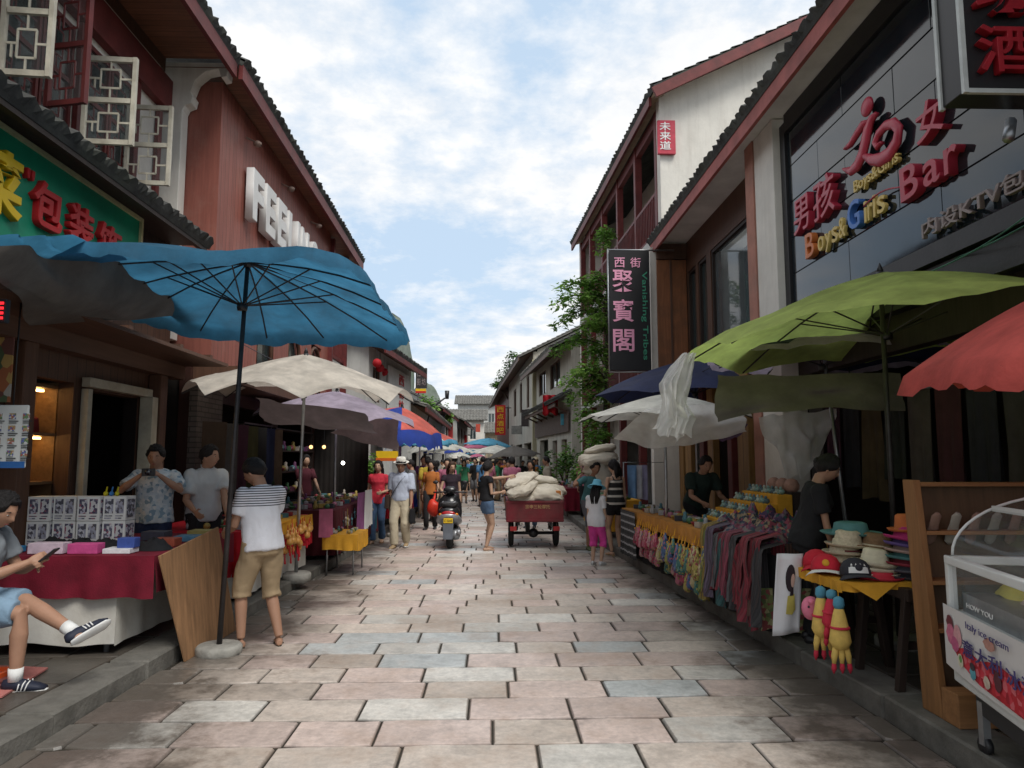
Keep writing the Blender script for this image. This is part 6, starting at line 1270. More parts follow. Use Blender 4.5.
# ice cream freezer
FRZ = M('freezer_white', (.66, .68, .66), .4, .08, 3, .05, spec=.5, dirt=(.4, .38, .33), dirt_amt=.4)
FA = at(947, 600, Y=3.98); FA.z = 0; FB = at(1024, 640, Y=3.15); FB.z = 0; FU = (FB-FA).normalized(); FN = V((-FU.y, FU.x, 0));
if FN.x < 0: FN = -FN
FM3 = Matrix((FU, FN, V((0,0,1)))).transposed(); FL = 1.55
def fz(u, d, z): return FA+FU*u+FN*d+V((0, 0, z))
t = thing('ice_cream_freezer', 'white glass topped ice cream freezer with a printed dessert banner at the right edge', 'freezer', FA+V((0,0,.13)))
mb = MB(); mb.obox(fz(FL/2, .36, .66), (FL, .70, .38), FM3); mb.build('cabinet', FRZ, t, bevel=.01)
mb = MB()
for u, d in ((.02, .02), (FL-.02, .02), (.02, .70), (FL-.02, .70)): mb.bar(fz(u, d, .85), fz(u, d, 1.12), .045, .045, up=FU)
mb.bar(fz(0, .02, 1.12), fz(FL, .02, 1.12), .05, .045); mb.bar(fz(0.02, 0, 1.12), fz(0.02, .72, 1.12), .045, .045); mb.bar(fz(FL-.02, 0, 1.12), fz(FL-.02, .72, 1.12), .045, .045); mb.bar(fz(0, .70, 1.12), fz(FL, .70, 1.12), .05, .045); mb.build('frame', FRZ, t, bevel=.006)
mb = MB(); mb.quad(fz(.04, .02, .86), fz(FL-.04, .02, .86), fz(FL-.04, .02, 1.10), fz(.04, .02, 1.10)); mb.quad(fz(.02, .04, .86), fz(.02, .68, .86), fz(.02, .68, 1.10), fz(.02, .04, 1.10)); mb.build('side_glass', glassy('freezer_glass', (.25, .30, .29), .04, .20), t)
mb = MB()
def dome(u, v): a = math.pi*v*.5; return fz(.03+(FL-.06)*u, .03+.62*(1-math.cos(a)), 1.145+.34*math.sin(a))
mb.sheet(dome, 6, 14); mb.build('curved_glass', glassy('freezer_glass', (0,0,0)), t, recalc=False)
mb = MB(); mb.tube([dome(0, i/12) for i in range(13)], .008, 6); mb.bar(dome(0, .55), dome(1, .55), .012, .03); mb.bar(fz(.03, .65, 1.14), fz(.03, .65, 1.485), .02); mb.build('glass_rim', FRZ, t)
mb = MB(); mb.obox(fz(FL/2, .36, .90), (FL-.1, .60, .1), FM3); mb.build('tray', STEEL, t)
for k, c in enumerate(((.55, .50, .10), (.6, .5, .45), (.35, .42, .12), (.5, .2, .2), (.5, .45, .3))):
    mb = MB(); heap(mb, fz(.18+.28*k, .33, .95), (.12, .2), .09, k); mb.build('ice_cream', M('icecream_%d' % k, c, .6), t, recalc=False)
BAN = M('banner_white', (.66, .64, .62), .5, .08, 3, .03)
mb = MB(); mb.sheet(lambda u, v: fz(-.03+(FL+.03)*u, -.012-.003*math.sin(9*u), .875-.325*v-(.10*u*(1-u))*v), 20, 6); bn = mb.build('banner', BAN, t, recalc=False)
def bel(name, pts, m, off): mb = MB(); mb.add([fz(u, -.016-off, z) for u, z in pts], [tuple(range(len(pts)))]); return mb.build(name, m, bn)
def blob(u, z, ru, rz_, n=14): return [(u+ru*math.cos(2*math.pi*k/n)*(1+.12*math.sin(3*k)), z+rz_*math.sin(2*math.pi*k/n)) for k in range(n)]
SWIRL = patches('berry_print', [(.45, .01, .02), (.55, .03, .05), (.32, .005, .015), (.6, .12, .14)], 30)
bel('printed_berries', [(.10, .66), (.25, .70), (.42, .68), (.60, .72), (.80, .70), (1.0, .74), (1.5, .72), (1.5, .55), (.9, .545), (.4, .56), (.22, .60)], SWIRL, .002)
for k, (u, z, ru, rz_, c) in enumerate(((.07, .79, .045, .04, (.16, .03, .04)), (.08, .73, .06, .055, (.60, .16, .26)), (.17, .74, .05, .06, (.66, .34, .36)), (.13, .69, .05, .04, (.5, .10, .22)), (.19, .62, .035, .035, (.70, .66, .5)), (.195, .63, .018, .02, (.12, .30, .08)), (.34, .60, .035, .035, (.10, .35, .42)), (.34, .63, .03, .02, (.05, .03, .04)), (.50, .60, .035, .03, (.6, .5, .4)), (.55, .79, .06, .03, (.5, .25, .2)), (.62, .64, .04, .05, (.1, .02, .03)))):
    bel('printed_scoop', blob(u, z, ru, rz_), M('scoop_%d' % k, c, .5, .25, 30, 0), .003+.0004*k)
NAVYT = M('navy_print', (.05, .04, .16), .5)
text('Italy ice cream', 'lettering', NAVYT, bn, fz(.30, -.026, .80), FU, (0,0,1), .045, .46, .001); text('意大利', 'lettering', NAVYT, bn, fz(.24, -.026, .665), FU, (0,0,1), .085, .44, .001, offset=.01); text('冰淇淋', 'lettering', NAVYT, bn, fz(.72, -.026, .655), FU, (0,0,1), .085, .42, .001, offset=.01)
text('HOW YOU', 'lettering', HW, t, fz(.22, .015, .90), FU, (0,0,1), .025, .3, .001)
mb = MB(); mb.obox(fz(FL/2, .36, .40), (FL-.15, .55, .13), FM3); mb.build('compressor_box', BLACKM, t)
for u, d in ((.12, .1), (FL-.12, .1), (.12, .62), (FL-.12, .62)):
    mb = MB(); mb.bar(fz(u, d, .40), fz(u, d, .18), .04); q = mb.build('leg', STEEL, t); mb = MB(); mb.lathe([(.045, -.015), (.045, .015)], fz(u, d, .178), 12, Matrix.Rotation(R(90), 3, 'Y')); mb.build('wheel', BLACKM, q)
# dim goods at the back of the right stalls
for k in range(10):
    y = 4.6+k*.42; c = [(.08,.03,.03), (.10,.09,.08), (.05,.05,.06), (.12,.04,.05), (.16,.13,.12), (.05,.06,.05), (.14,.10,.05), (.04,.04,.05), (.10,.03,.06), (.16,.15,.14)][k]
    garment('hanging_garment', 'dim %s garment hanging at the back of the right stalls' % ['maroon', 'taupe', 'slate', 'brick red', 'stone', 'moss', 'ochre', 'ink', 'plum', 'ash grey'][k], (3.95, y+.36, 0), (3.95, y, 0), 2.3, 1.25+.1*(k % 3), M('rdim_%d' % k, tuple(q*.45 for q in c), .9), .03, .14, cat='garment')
t = thing('clothes_rail', 'thin rail carrying the dim garments behind the right stalls', 'rail', (3.95, 6.5, .13)); mb = MB(); mb.tube([(3.95, 4.4, 2.32), (3.95, 9.0, 2.32)], .015, 8); mb.build('bar', STEEL, t)
for y in (4.45, 8.95): mb = MB(); mb.tube([(3.95, y, .13), (3.95, y, 2.32)], .018, 8); mb.build('post', STEEL, t)
t = thing('market_table', 'low back table with cloth bundles behind the hat table', 'table', (3.4, 6.6, .13)); mb = MB(); mb.box((3.0, 6.3+.0, .78), (3.0+.001, 6.301, .781)); mb.box((3.3, 4.9, .74), (3.85, 5.9, .78)); mb.build('tabletop', BROWNWOOD, t)
for x, y in ((3.35, 4.95), (3.8, 4.95), (3.35, 5.85), (3.8, 5.85)): mb = MB(); mb.bar((x, y, .13), (x, y, .74), .04); mb.build('leg', DARKWOOD, t)
for k in range(3): mb = MB(); heap(mb, (3.58, 5.1+.3*k, .78), (.2, .16), .16, 40+k); tag(mb.build('cloth_bundle', M('bundle_%d' % k, [(.14, .11, .08), (.08, .09, .09), (.16, .12, .10)][k], .9), None, recalc=False), ['tan', 'slate', 'beige'][k]+' cloth bundle on the back table behind the hats', 'cloth')
# garments on the far end of right stall
for k, (c, n_) in enumerate((((.20, .36, .60), 'light blue'), ((.62, .62, .64), 'white'), ((.42, .40, .58), 'lavender'))): garment('hanging_garment', '%s garment hung past the far end of the right stall' % n_, (2.45+.12*k, 12.9+.1*k, 0), (2.62+.12*k, 12.9+.1*k, 0), 1.55, .95, M('g_'+n_.replace(' ', ''), c, .85), cat='garment')
t = thing('clothes_rail', 'rail with light garments past the far end of the right stall', 'rail', (2.7, 13, .13)); mb = MB(); mb.tube([(2.4, 13, .13), (2.4, 13, 1.6), (3.2, 13.1, 1.6), (3.2, 13.1, .13)], .014, 8); mb.build('frame', STEEL, t)
# farther stalls on both sides
def far_stall(x0, x1, y0, y1, m, label, lab2, grp, n=24):
    t = thing('market_table', label, 'table', ((x0+x1)/2, (y0+y1)/2, .1)); mb = MB(); mb.box((x0, y0, .82), (x1, y1, .85)); mb.build('tabletop', BROWNWOOD, t)
    for x in (x0+.05, x1-.05):
        for y in (y0+.05, y1-.05): mb = MB(); mb.bar((x, y, .1), (x, y, .82), .04); mb.build('leg', DARKWOOD, t)
    mb = MB(); e = .02; mb.sheet(lambda u, v: (x0-e+(x1-x0+2*e)*u, y0-e+(y1-y0+2*e)*v, .856), 3, 3); drape(mb, (x0-e, y0-e, 0), (x1+e, y0-e, 0), .856, .25, .02, .2)
    xs = x1+e if x0 < 0 else x0-e; drape(mb, (xs, y0-e, 0), (xs, y1+e, 0), .856, .3, .02, .2); tag(mb.build('tablecloth', m, None, recalc=False), lab2, 'tablecloth')
    scatter(x0+.1, x1-.1, y0+.1, y1-.1, .86, n, grp, grp, 2.2)
far_stall(2.1, 2.9, 14.0, 16.2, YCLOTH, 'orange clothed table past the white umbrella on the right', 'orange cloth on the right hand table past the white umbrella', 'on the orange table past the white umbrella')
far_stall(2.0, 2.9, 19.5, 22.5, BURG, 'wine clothed table by the green shrub on the right', 'wine coloured cloth on the table by the green shrub', 'on the wine clothed table by the shrub')
far_stall(-3.2, -2.2, 17.0, 20.0, REDC, 'red clothed table behind the woman in the red blouse', 'red cloth on the table behind the woman in the red blouse', 'on the red table behind the red bloused woman')
far_stall(-3.0, -2.1, 21.5, 25.5, CBLU, 'blue clothed table before the white shop house', 'blue cloth on the table before the white shop house', 'on the blue table before the white house')
far_stall(-2.9, -2.0, 28, 34, YCLOTH, 'yellow clothed table far down the left side', 'yellow cloth on the table far down the left side', 'on the yellow table far down the left')
# wires
for k, (a, b, sag) in enumerate(((at(930, 272, Y=5.6), at(1060, 190, Y=4.2), .05), (at(945, 262, Y=5.7), at(1060, 205, Y=4.2), .03), (V((-3.6, 8, 3.4)), V((-3.4, 19, 3.6)), .25), (V((3.3, 9, 3.1)), V((2.6, 24, 3.4)), .4))):
    mb = MB(); mb.tube([a.lerp(b, i/12)-V((0, 0, sag*math.sin(math.pi*i/12))) for i in range(13)], .006, 5); tag(mb.build('cable', M('green_cord', (.05, .16, .11), .6) if k < 2 else BLACKM, None), ['upper green cord below the bar panels', 'lower green cord below the bar panels', 'black cable sagging along the left arcade', 'black cable sagging along the right shop fronts'][k], 'cable')
# ------------------------------------------------------------------ people
SKIN = M('skin_warm', (.36, .20, .13), .55, .10, 8, .08, 60, sss=.06); SKIN2 = M('skin_pale', (.46, .29, .20), .55, .10, 8, .08, 60, sss=.06); SKIN3 = M('skin_tanned', (.26, .135, .08), .55, .12, 8, .08, 60, sss=.05)
HAIR = M('black_hair', (.012, .010, .010), .6, .4, 40, 1.0, 160, spec=.3, stretch=(1,1,.25)); HAIRB = M('brown_hair', (.05, .025, .015), .5, .3, 30, .4, 120)
EYEW = M('eye_white', (.38, .35, .32), .3, .05, 5, 0); EYEB = M('eye_dark', (.015, .01, .01), .2, .05, 5, 0); LIP = M('lips', (.32, .10, .09), .5, .1, 10, 0)
def ik(a, c, l1, l2, hint):
    d = c-a; L = min(d.length, (l1+l2)*.999); dn = d.normalized(); c2 = a+dn*L
    x = (l1*l1-l2*l2+L*L)/(2*L); h = math.sqrt(max(0, l1*l1-x*x)); hp = hint-dn*hint.dot(dn)
    if hp.length < 1e-4: hp = V((0,1,0))
    return a+dn*x+hp.normalized()*h, c2
def fuse(mb, name, mats, parent, voxel, smooth=2, wr=0, wf=9):
    """weld overlapping volumes into one continuous skin"""
    me = bpy.data.meshes.new('tmp'); me.from_pydata([tuple(p) for p in mb.v], [], mb.f)
    bm = bmesh.new(); bm.from_mesh(me); bmesh.ops.recalc_face_normals(bm, faces=bm.faces); bm.to_mesh(me); bm.free()
    ob = bpy.data.objects.new('tmp', me); COL.objects.link(ob); md = ob.modifiers.new('r', 'REMESH'); md.mode = 'VOXEL'; md.voxel_size = voxel
    bpy.context.view_layer.update(); ev = ob.evaluated_get(bpy.context.evaluated_depsgraph_get()); out = bpy.data.meshes.new_from_object(ev)
    bpy.data.objects.remove(ob); bpy.data.meshes.remove(me)
    bm = bmesh.new(); bm.from_mesh(out)
    for _ in range(smooth): bmesh.ops.smooth_vert(bm, verts=bm.verts, factor=.5, use_axis_x=True, use_axis_y=True, use_axis_z=True)
    if wr:
        bm.normal_update()
        for v in bm.verts:
            q = v.co*wf; v.co += v.normal*(wr*(noise.noise(V((q.x, q.y, q.z*.6)))+.5*abs(noise.noise(V((q.x*2+3, q.y*2, q.z*1.3))))))
    o3 = ORG.get(parent.name, V((0,0,0)))
    for v in bm.verts: v.co -= o3
    bm.to_mesh(out); bm.free(); out.name = name
    out.materials.clear()
    for m in (mats if isinstance(mats, (list, tuple)) else [mats]): out.materials.append(m)
    for p in out.polygons: p.use_smooth = True
    o = bpy.data.objects.new(name, out); COL.objects.link(o); o.parent = parent; ORG[o.name] = o3
    return o
def person(label, pos, heading, H=1.7, fem=False, lean=0, pel=None, hands=None, feet=None, ehint=None, khint=None, skin=None, hair='short', hairm=None,
           top=None, sleeve=.55, hem=-.06, bottom='trousers', bm_=None, blen=1.0, shoes=None, near=False, head=(0, 0), group=None, width=1.0, collar=None, fl=None, barefoot=False, side=0, loose=.014, footyaw=(8, -8), curl=.55, sidetilt=0):
    """pos world, heading deg (0 looks away down the street, 90 looks left, 180 at the viewer)"""
    skin = skin or SKIN; hairm = hairm or HAIR; k = H/1.70; pos = V(pos)
    t = thing('person', label, 'person', pos, group)
    Rz = Matrix.Rotation(R(heading), 3, 'Z')
    W = lambda p: pos + Rz @ (V(p)*k)
    sw = (.152 if fem else .178)*width; hw = .088; segs = 16 if near else 8
    pv = V(pel or (0, 0, .915)); la = R(lean); st = R(sidetilt)
    u = V((math.sin(st), math.sin(la)*math.cos(st), math.cos(la)*math.cos(st))).normalized(); f = V((0, math.cos(la), -math.sin(la))); s = f.cross(u).normalized()
    T = lambda a, b=0, c=0: pv+u*a+f*b+s*c
    hands = hands or ((.22, .05, .80), (-.22, .05, .80)); feet = feet or ((.09, 0, .075), (-.09, 0, .075))
    ehint = ehint or ((.3, -1, -.2), (-.3, -1, -.2)); khint = khint or ((.1, 1, 0), (-.1, 1, 0))
    # torso rings: height, half-width, half-depth, forward offset
    if fem: tor = [(-.10, .12, .09, 0), (-.03, .158, .108, -.005), (.05, .160, .108, -.005), (.16, .122, .088, 0), (.28, .128, .095, .008), (.35, .138, .108, .014), (.43, .140, .088, .0), (.485, .11, .066, -.01), (.515, .060, .052, -.005), (.60, .046, .048, .012)]
    else: tor = [(-.10, .12, .09, 0), (-.03, .158, .108, 0), (.05, .158, .108, 0), (.16, .142, .098, 0), (.28, .155, .108, .004), (.37, .168, .112, .006), (.44, .165, .098, .0), (.49, .128, .072, -.01), (.52, .066, .058, -.005), (.60, .053, .055, .012)]
    def ring(a, hx, hy, fo, ex=0, n=None):
        n = n or (24 if near else 12); c = T(a, fo); return [W(c+s*((hx*width+ex)*math.cos(q))+f*((hy*width+ex)*math.sin(q))) for q in [2*math.pi*i/n for i in range(n)]]
    body = MB(); body.loft([ring(*r) for r in tor])
    sh = [T(.445, -.005, sw*sg) for sg in (1, -1)]; arms = []; legs = []
    for i, sg in enumerate((1, -1)):
        e, w_ = ik(sh[i], V(hands[i]), .285, .255, V(ehint[i])); arms.append((sh[i], e, w_))
        kn, an = ik(pv+V((hw*sg, 0, -.02)), V(feet[i]), .425, .425, V(khint[i])); legs.append((pv+V((hw*sg, 0, -.02)), kn, an))
    A = (.050, .043, .037, .040, .024) if not fem else (.042, .036, .031, .034, .020)
    Lg = (.088, .076, .054, .056, .036) if not fem else (.090, .074, .050, .052, .032)
    def limb(mb, pts, rad, ex=0, n=None): mb.tube([W(p) for p in pts], [(r+ex)*k for r in rad], n or (14 if near else 8))
    for a, e, w_ in arms:
        limb(body, [a+(V((0,0,.0))-s*0), a.lerp(e, .35), e, e.lerp(w_, .3), w_], A); 
        body.ball(W(a), .052*k if not fem else .044*k, 10, 8)
    for a, kn, an in legs: limb(body, [a, a.lerp(kn, .4), kn, kn.lerp(an, .32), an], Lg)
    # feet
    toes = []
    for i, (a, kn, an) in enumerate(legs):
        sd = (an-kn).normalized(); yaw = R(footyaw[i]); d = V((math.sin(yaw), math.cos(yaw), 0))
        if an.z > .16: d = (V((d.x, d.y, 0))-sd*(V((d.x, d.y, 0)).dot(sd))*.85).normalized()
        dn = sd if an.z > .16 else V((0, 0, -1)); base = an+dn*.045; toes.append((an, base, d, dn))
        upv = -dn
        body.tube([W(base-d*.055), W(base-d*.02), W(base+d*.07-upv*.004), W(base+d*.13-upv*.012), W(base+d*.175-upv*.018)], [(.026*k, .028*k), (.034*k, .036*k), (.040*k, .028*k), (.042*k, .017*k), (.028*k, .010*k)], 10, up=Rz@upv)
    # hands
    for i, (a, e, w_) in enumerate(arms):
        sg = (1, -1)[i]; d = (w_-e).normalized(); palm = s*-sg if abs(d.dot(s)) < .9 else f; palm = (palm-d*palm.dot(d)).normalized(); ac = d.cross(palm).normalized()
        if ac.dot(f) < 0: ac = -ac
        pc = w_+d*.045
        body.tube([W(w_-d*.01), W(w_+d*.03), W(w_+d*.075), W(w_+d*.092)], [(.020*k, .022*k), (.036*k, .017*k), (.040*k, .014*k), (.036*k, .011*k)] , 10, up=Rz@palm)
        if near:
            for j, (off, ln) in enumerate(((.030, .070), (.010, .080), (-.010, .074), (-.029, .058))):
                p = w_+d*.088+ac*off; c1 = (d*math.cos(curl*.6)+palm*math.sin(curl*.6)); c2 = (d*math.cos(curl*1.8)+palm*math.sin(curl*1.8)); c3 = (d*math.cos(curl*2.7)+palm*math.sin(curl*2.7))
                q1 = p+c1*ln*.45; q2 = q1+c2*ln*.32; q3 = q2+c3*ln*.23; limb(body, [p-d*.02, q1, q2, q3], (.0095, .009, .008, .0065), 0, 8)
            p = w_+d*.03+ac*.03; q1 = p+(d*.6+ac*.75+palm*.3).normalized()*.035; q2 = q1+(d*.85+ac*.25+palm*.45).normalized()*.03; limb(body, [p-ac*.015, q1, q2], (.013, .011, .008), 0, 8)
        else:
            body.tube([W(w_+d*.085), W(w_+d*.085+(d+palm*.4).normalized()*.045), W(w_+d*.085+(d+palm*1.2).normalized()*.075)], [(.034*k, .011*k), (.030*k, .010*k), (.020*k, .008*k)], 8, up=Rz@palm)
    # head
    nb = T(.575, .012); hy, hp = R(head[0]), R(head[1])
    HM3 = Matrix.Rotation(hy, 3, 'Z') @ Matrix.Rotation(-hp, 3, 'X'); hc = nb + V((0, .012, .0)) + HM3 @ V((0, .012, .085)); hs = 1.07 if not fem else 1.03
    def headpt(th, ph, ex=0):
        x, y, z = math.sin(ph)*math.sin(th), math.sin(ph)*math.cos(th), math.cos(ph)
        rx, ry, rz = .076, .094, .117; px_, py_, pz_ = (rx+ex)*x, (ry+ex)*y, (rz+ex)*z
        if pz_ < 0: q = -pz_/rz; px_ *= 1-.38*q**1.6; py_ *= (1-.10*q) if y > 0 else (1-.45*q)
        if y > 0 and ex == 0:
            g = lambda t0, z0, ts, zs: math.exp(-(((th-t0)/ts)**2)-(((pz_-z0)/zs)**2))
            py_ += .024*g(0, -.022, .13, .016)+.012*g(0, .002, .10, .025)+.006*g(0, .030, .6, .010)-.008*g(.40, .008, .18, .014)-.008*g(-.40, .008, .18, .014)+.006*g(0, -.060, .30, .010)+.008*g(0, -.098, .3, .018)
        return W(hc + HM3 @ V((px_*hs, py_*hs, pz_*hs)))
    n, m = (28, 22) if near else (12, 8)
    body.loft([[headpt(2*math.pi*i/n, max(.05, min(math.pi-.05, math.pi*(m-j)/m))) for i in range(n)] for j in range(m+1)])
    for sg in (1, -1): body.ball(W(hc+HM3 @ V((sg*.076*hs, -.008, -.005))), (.010*k, .018*k, .030*k), 8, 6, Rz@HM3)
    if near: bo = fuse(body, 'body', skin, t, .0068, 2)
    else: bo = body.build('body', skin, t)
    # face
    if near or H > 0:
        for sg in (1, -1):
            e = MB(); c = hc+HM3 @ V((sg*.031*hs, .078*hs, .008*hs)); e.ball(W(c-HM3@V((0, .0035, 0))), (.0115*k, .009*k, .0055*k), 8, 6, Rz@HM3)
            if near: eo = e.build('eye', EYEW, t); e2 = MB(); e2.ball(W(c+HM3@V((0, .0025, 0))), (.0055*k, .005*k, .0048*k), 8, 6, Rz@HM3); e2.build('iris', EYEB, eo)
            else: eo = e.build('eye', EYEB, t)
        if near:
            for sg in (1, -1): b = MB(); b.tube([W(hc+HM3@V((sg*q, yy, zz))) for q, yy, zz in ((.014, .092, .027), (.032, .088, .032), (.050, .074, .026))], [(.003*k), .0045*k, .002*k], 6); b.build('eyebrow', hairm, t)
            b = MB(); b.tube([W(hc+HM3@V((q, yy, -.060))) for q, yy in ((-.022, .078), (-.008, .0885), (.008, .0885), (.022, .078))], [.002*k, .0048*k, .0048*k, .002*k], 6); b.build('mouth', LIP, t)
    # hair
    if hair and hair != 'bald':
        hb = MB(); n, m = (30, 16) if near else (14, 8); lo = 2.2 if hair in ('long', 'bob', 'tail') else 1.98
        def hp_(th, v):
            back = (1-math.cos(th))/2; lim = (.92 if hair == 'short' else 1.0)+ (lo-.9)*back**.55 if back > .12 else .92
            ph = .03+(lim-.03)*v; ex = .016+.012*noise.noise(V((math.sin(th)*3, math.cos(th)*3, v*5+H*7)))+.008*noise.noise(V((math.sin(th)*9, math.cos(th)*9, v*12+H*7)))+(.006 if fem else .003); ex *= 1 if v < .85 else max(.15, (1-v)/.15)
            return headpt(th, ph, max(.0015, ex))
        hb.sheet(lambda a, b: hp_(2*math.pi*a, b), n, m)
        if hair in ('long', 'bob'):
            L = .30 if hair == 'long' else .17
            for c_, wv in ((-.05, 0), (-.02, 1), (.02, 2), (.05, 3)): hb.tube([W(hc+HM3@V((c_, -.05, .02))), W(hc+HM3@V((c_*1.3, -.085, -.05))), W(hc+HM3@V((c_*1.5, -.09, -.05-L*.5))), W(hc+HM3@V((c_*1.1, -.075, -.05-L)))], [.030*k, .038*k, .034*k, .010*k], 8)
        if hair == 'tail': hb.ball(W(hc+HM3@V((0, -.10, .04))), .03*k, 8, 6); hb.tube([W(hc+HM3@V((0, -.105, .04))), W(hc+HM3@V((0, -.14, -.03))), W(hc+HM3@V((0, -.12, -.13)))], [.022*k, .028*k, .008*k], 8)
        if hair == 'bun': hb.ball(W(hc+HM3@V((0, -.10, .03))), .038*k, 10, 8)
        hb.build('hair', hairm, t, recalc=False, solid=.003 if near else 0)
    # clothes
    ex = loose
    if top:
        c = MB(); rows = [r for r in tor if hem-.001 <= r[0] <= .525]; 
        if rows[0][0] > hem+.01:
            r0 = rows[0]; rows = [(hem, r0[1], r0[2], r0[3])]+rows
        rows = [(a, .163, .112, fo) if a < -.02 else (a, hx, hy, fo) for a, hx, hy, fo in rows]
        if collar == 'tank': rows = [r for r in rows if r[0] <= .445]
        rr = [ring(a, hx, hy, fo, ex+(.010 if a < .2 else 0)+(.0 if a < .5 else -.004)) for a, hx, hy, fo in rows]; c.loft(rr)
        if sleeve > 0:
            for a, e, w_ in arms:
                if sleeve <= 1: pts = [a-(a-T(.44)).normalized()*.03, a, a.lerp(e, sleeve*.5), a.lerp(e, sleeve)]; rad = (A[0], A[0]+.004, A[0]+.002, A[1]+.009)
                else: q = e.lerp(w_, sleeve-1); pts = [a-(a-T(.44)).normalized()*.03, a, a.lerp(e, .5), e, q]; rad = (A[0], A[0]+.003, A[1]+.004, A[2]+.005, A[4]+.010)
                limb(c, pts, rad, ex)
                c.ball(W(a-u*.004), (A[0]+ex+.006)*k, 12, 8)
        if collar == 'tank':
            for q in (1, -1): c.tube([W(T(.40, .08, .075*q)), W(T(.50, .03, .085*q)), W(T(.49, -.05, .085*q)), W(T(.40, -.10, .075*q))], .013*k, 6)
        if near: fuse(c, 'shirt', top, t, .011, 3, .020, 7)
        else: c.build('shirt', top, t)
        if collar == 'polo': c = MB(); c.tube([W(T(.50, .078, 0)), W(T(.535, .03, .068)), W(T(.555, -.045, .05)), W(T(.558, -.06, 0)), W(T(.555, -.045, -.05)), W(T(.535, .03, -.068)), W(T(.50, .078, 0))], [(.016*k, .008*k)]*7, 8); c.build('collar', top, t)
    if bm_:
        c = MB()
        if bottom in ('trousers', 'shorts'):
            c.loft([ring(-.115, .125, .088, 0, ex), ring(-.03, .158, .108, 0, ex), ring(.03, .158, .106, 0, ex), ring(.095, .150, .100, 0, ex*.8)])
            for a, kn, an in legs:
                if blen <= .5: q = a.lerp(kn, blen*2); pts = [a+V((0, 0, .04)), a.lerp(kn, blen), q]; rad = (Lg[0]+.004, (Lg[0]+Lg[1])/2+.004, Lg[1]+.006 if blen < .35 else Lg[2]+.016)
                else: q = kn.lerp(an, blen*2-1); pts = [a+V((0, 0, .04)), a.lerp(kn, .45), kn, kn.lerp(q, .5), q]; rad = (Lg[0]+.004, Lg[1]+.002, Lg[2]+.008, Lg[3]+.006, Lg[4]+.022 if blen > .8 else Lg[3]+.012)
                limb(c, pts, rad, ex*.8)
        else:
            L = blen*.75; c.loft([ring(.09, .135, .095, 0, ex*.5), ring(.0, .160, .112, 0, ex), ring(-.10, .175, .13, .0, ex), ring(-.10-L*.5, .19, .155, 0, ex), ring(-.10-L, .205, .175, 0, ex)])
        if near: fuse(c, bottom, bm_, t, .011, 3, .019, 7)
        else: c.build(bottom, bm_, t)
    # shoes
    for an, base, d, dn in toes:
        upv = -dn; c = MB()
        if barefoot: break
        if fl:   # flip-flops
            c.tube([W(base-d*.07-upv*.036), W(base-d*.03-upv*.036), W(base+d*.08-upv*.036), W(base+d*.16-upv*.036), W(base+d*.195-upv*.036)], [(.026*k, .008*k), (.038*k, .009*k), (.044*k, .009*k), (.046*k, .009*k), (.02*k, .007*k)], 10, up=Rz@upv); sp_ = d.cross(upv)
            c.tube([W(base+sp_*.042-upv*.03+d*.05), W(base+sp_*.02+upv*.012+d*.09), W(base-upv*.008+d*.13), W(base-sp_*.02+upv*.012+d*.09), W(base-sp_*.042-upv*.03+d*.05)], .006*k, 6); c.build('sandal', shoes or BLACKM, t)
        else:
            c.tube([W(base-d*.072-upv*.010), W(base-d*.055+upv*.008), W(base-d*.01+upv*.016), W(base+d*.07+upv*.000), W(base+d*.14-upv*.008), W(base+d*.192-upv*.016)], [(.018*k, .022*k), (.034*k, .040*k), (.040*k, .048*k), (.045*k, .036*k), (.048*k, .026*k), (.028*k, .014*k)], 12, up=Rz@upv)
            so = c.build('shoe', shoes or BLACKM, t)
            if near:
                c = MB(); c.tube([W(base-d*.076-upv*.034), W(base-d*.03-upv*.036), W(base+d*.08-upv*.036), W(base+d*.16-upv*.034), W(base+d*.20-upv*.030)], [(.022*k, .010*k), (.041*k, .011*k), (.047*k, .011*k), (.047*k, .011*k), (.022*k, .009*k)], 10, up=Rz@upv); c.build('sole', HW, so)
    info = dict(W=W, hc=hc, HM3=Rz@HM3, k=k, arms=arms, legs=legs, T=T, toes=toes, t=t, Rz=Rz)
    return info
def worn_hat(I, kind, m, band=None):
    t, W, hc, k = I['t'], I['W'], I['hc'], I['k']; c = W(hc+V((0, -.005, .062))); M3 = I['HM3']; mb = MB()
    if kind == 'cone': mb.lathe([(.20*k, -.01), (.12*k, .06), (.01, .13)], c, 18, M3, caps=False)
    elif kind == 'sun': mb.lathe([(.20*k, -.035), (.15*k, -.008), (.10*k, .0), (.095*k, .05), (.075*k, .085), (.003, .095)], c, 20, M3, caps=False)
    else: mb.lathe([(.155*k, .012), (.13*k, .0), (.098*k, .0), (.094*k, .06), (.080*k, .10), (.05*k, .095), (.003, .088)], c, 22, M3, caps=False)
    o = mb.build('hat', m, t, recalc=False, solid=.005)
    if band: mb = MB(); mb.lathe([(.101*k, .002), (.098*k, .03)], c, 22, M3, caps=False); mb.build('hat_band', band, o, recalc=False, solid=.004)
KH = M('khaki_cotton', (.34, .25, .15), .9, .15, 6, .3, 60); DEN = M('denim', (.09, .15, .25), .9, .25, 9, .3, 80); DENL = M('light_denim', (.20, .30, .40), .9, .2, 9, .3, 80); BLK = M('black_cotton', (.015, .015, .017), .9, .2, 8, .2, 60); NAV = M('navy_cotton', (.02, .03, .07), .9)
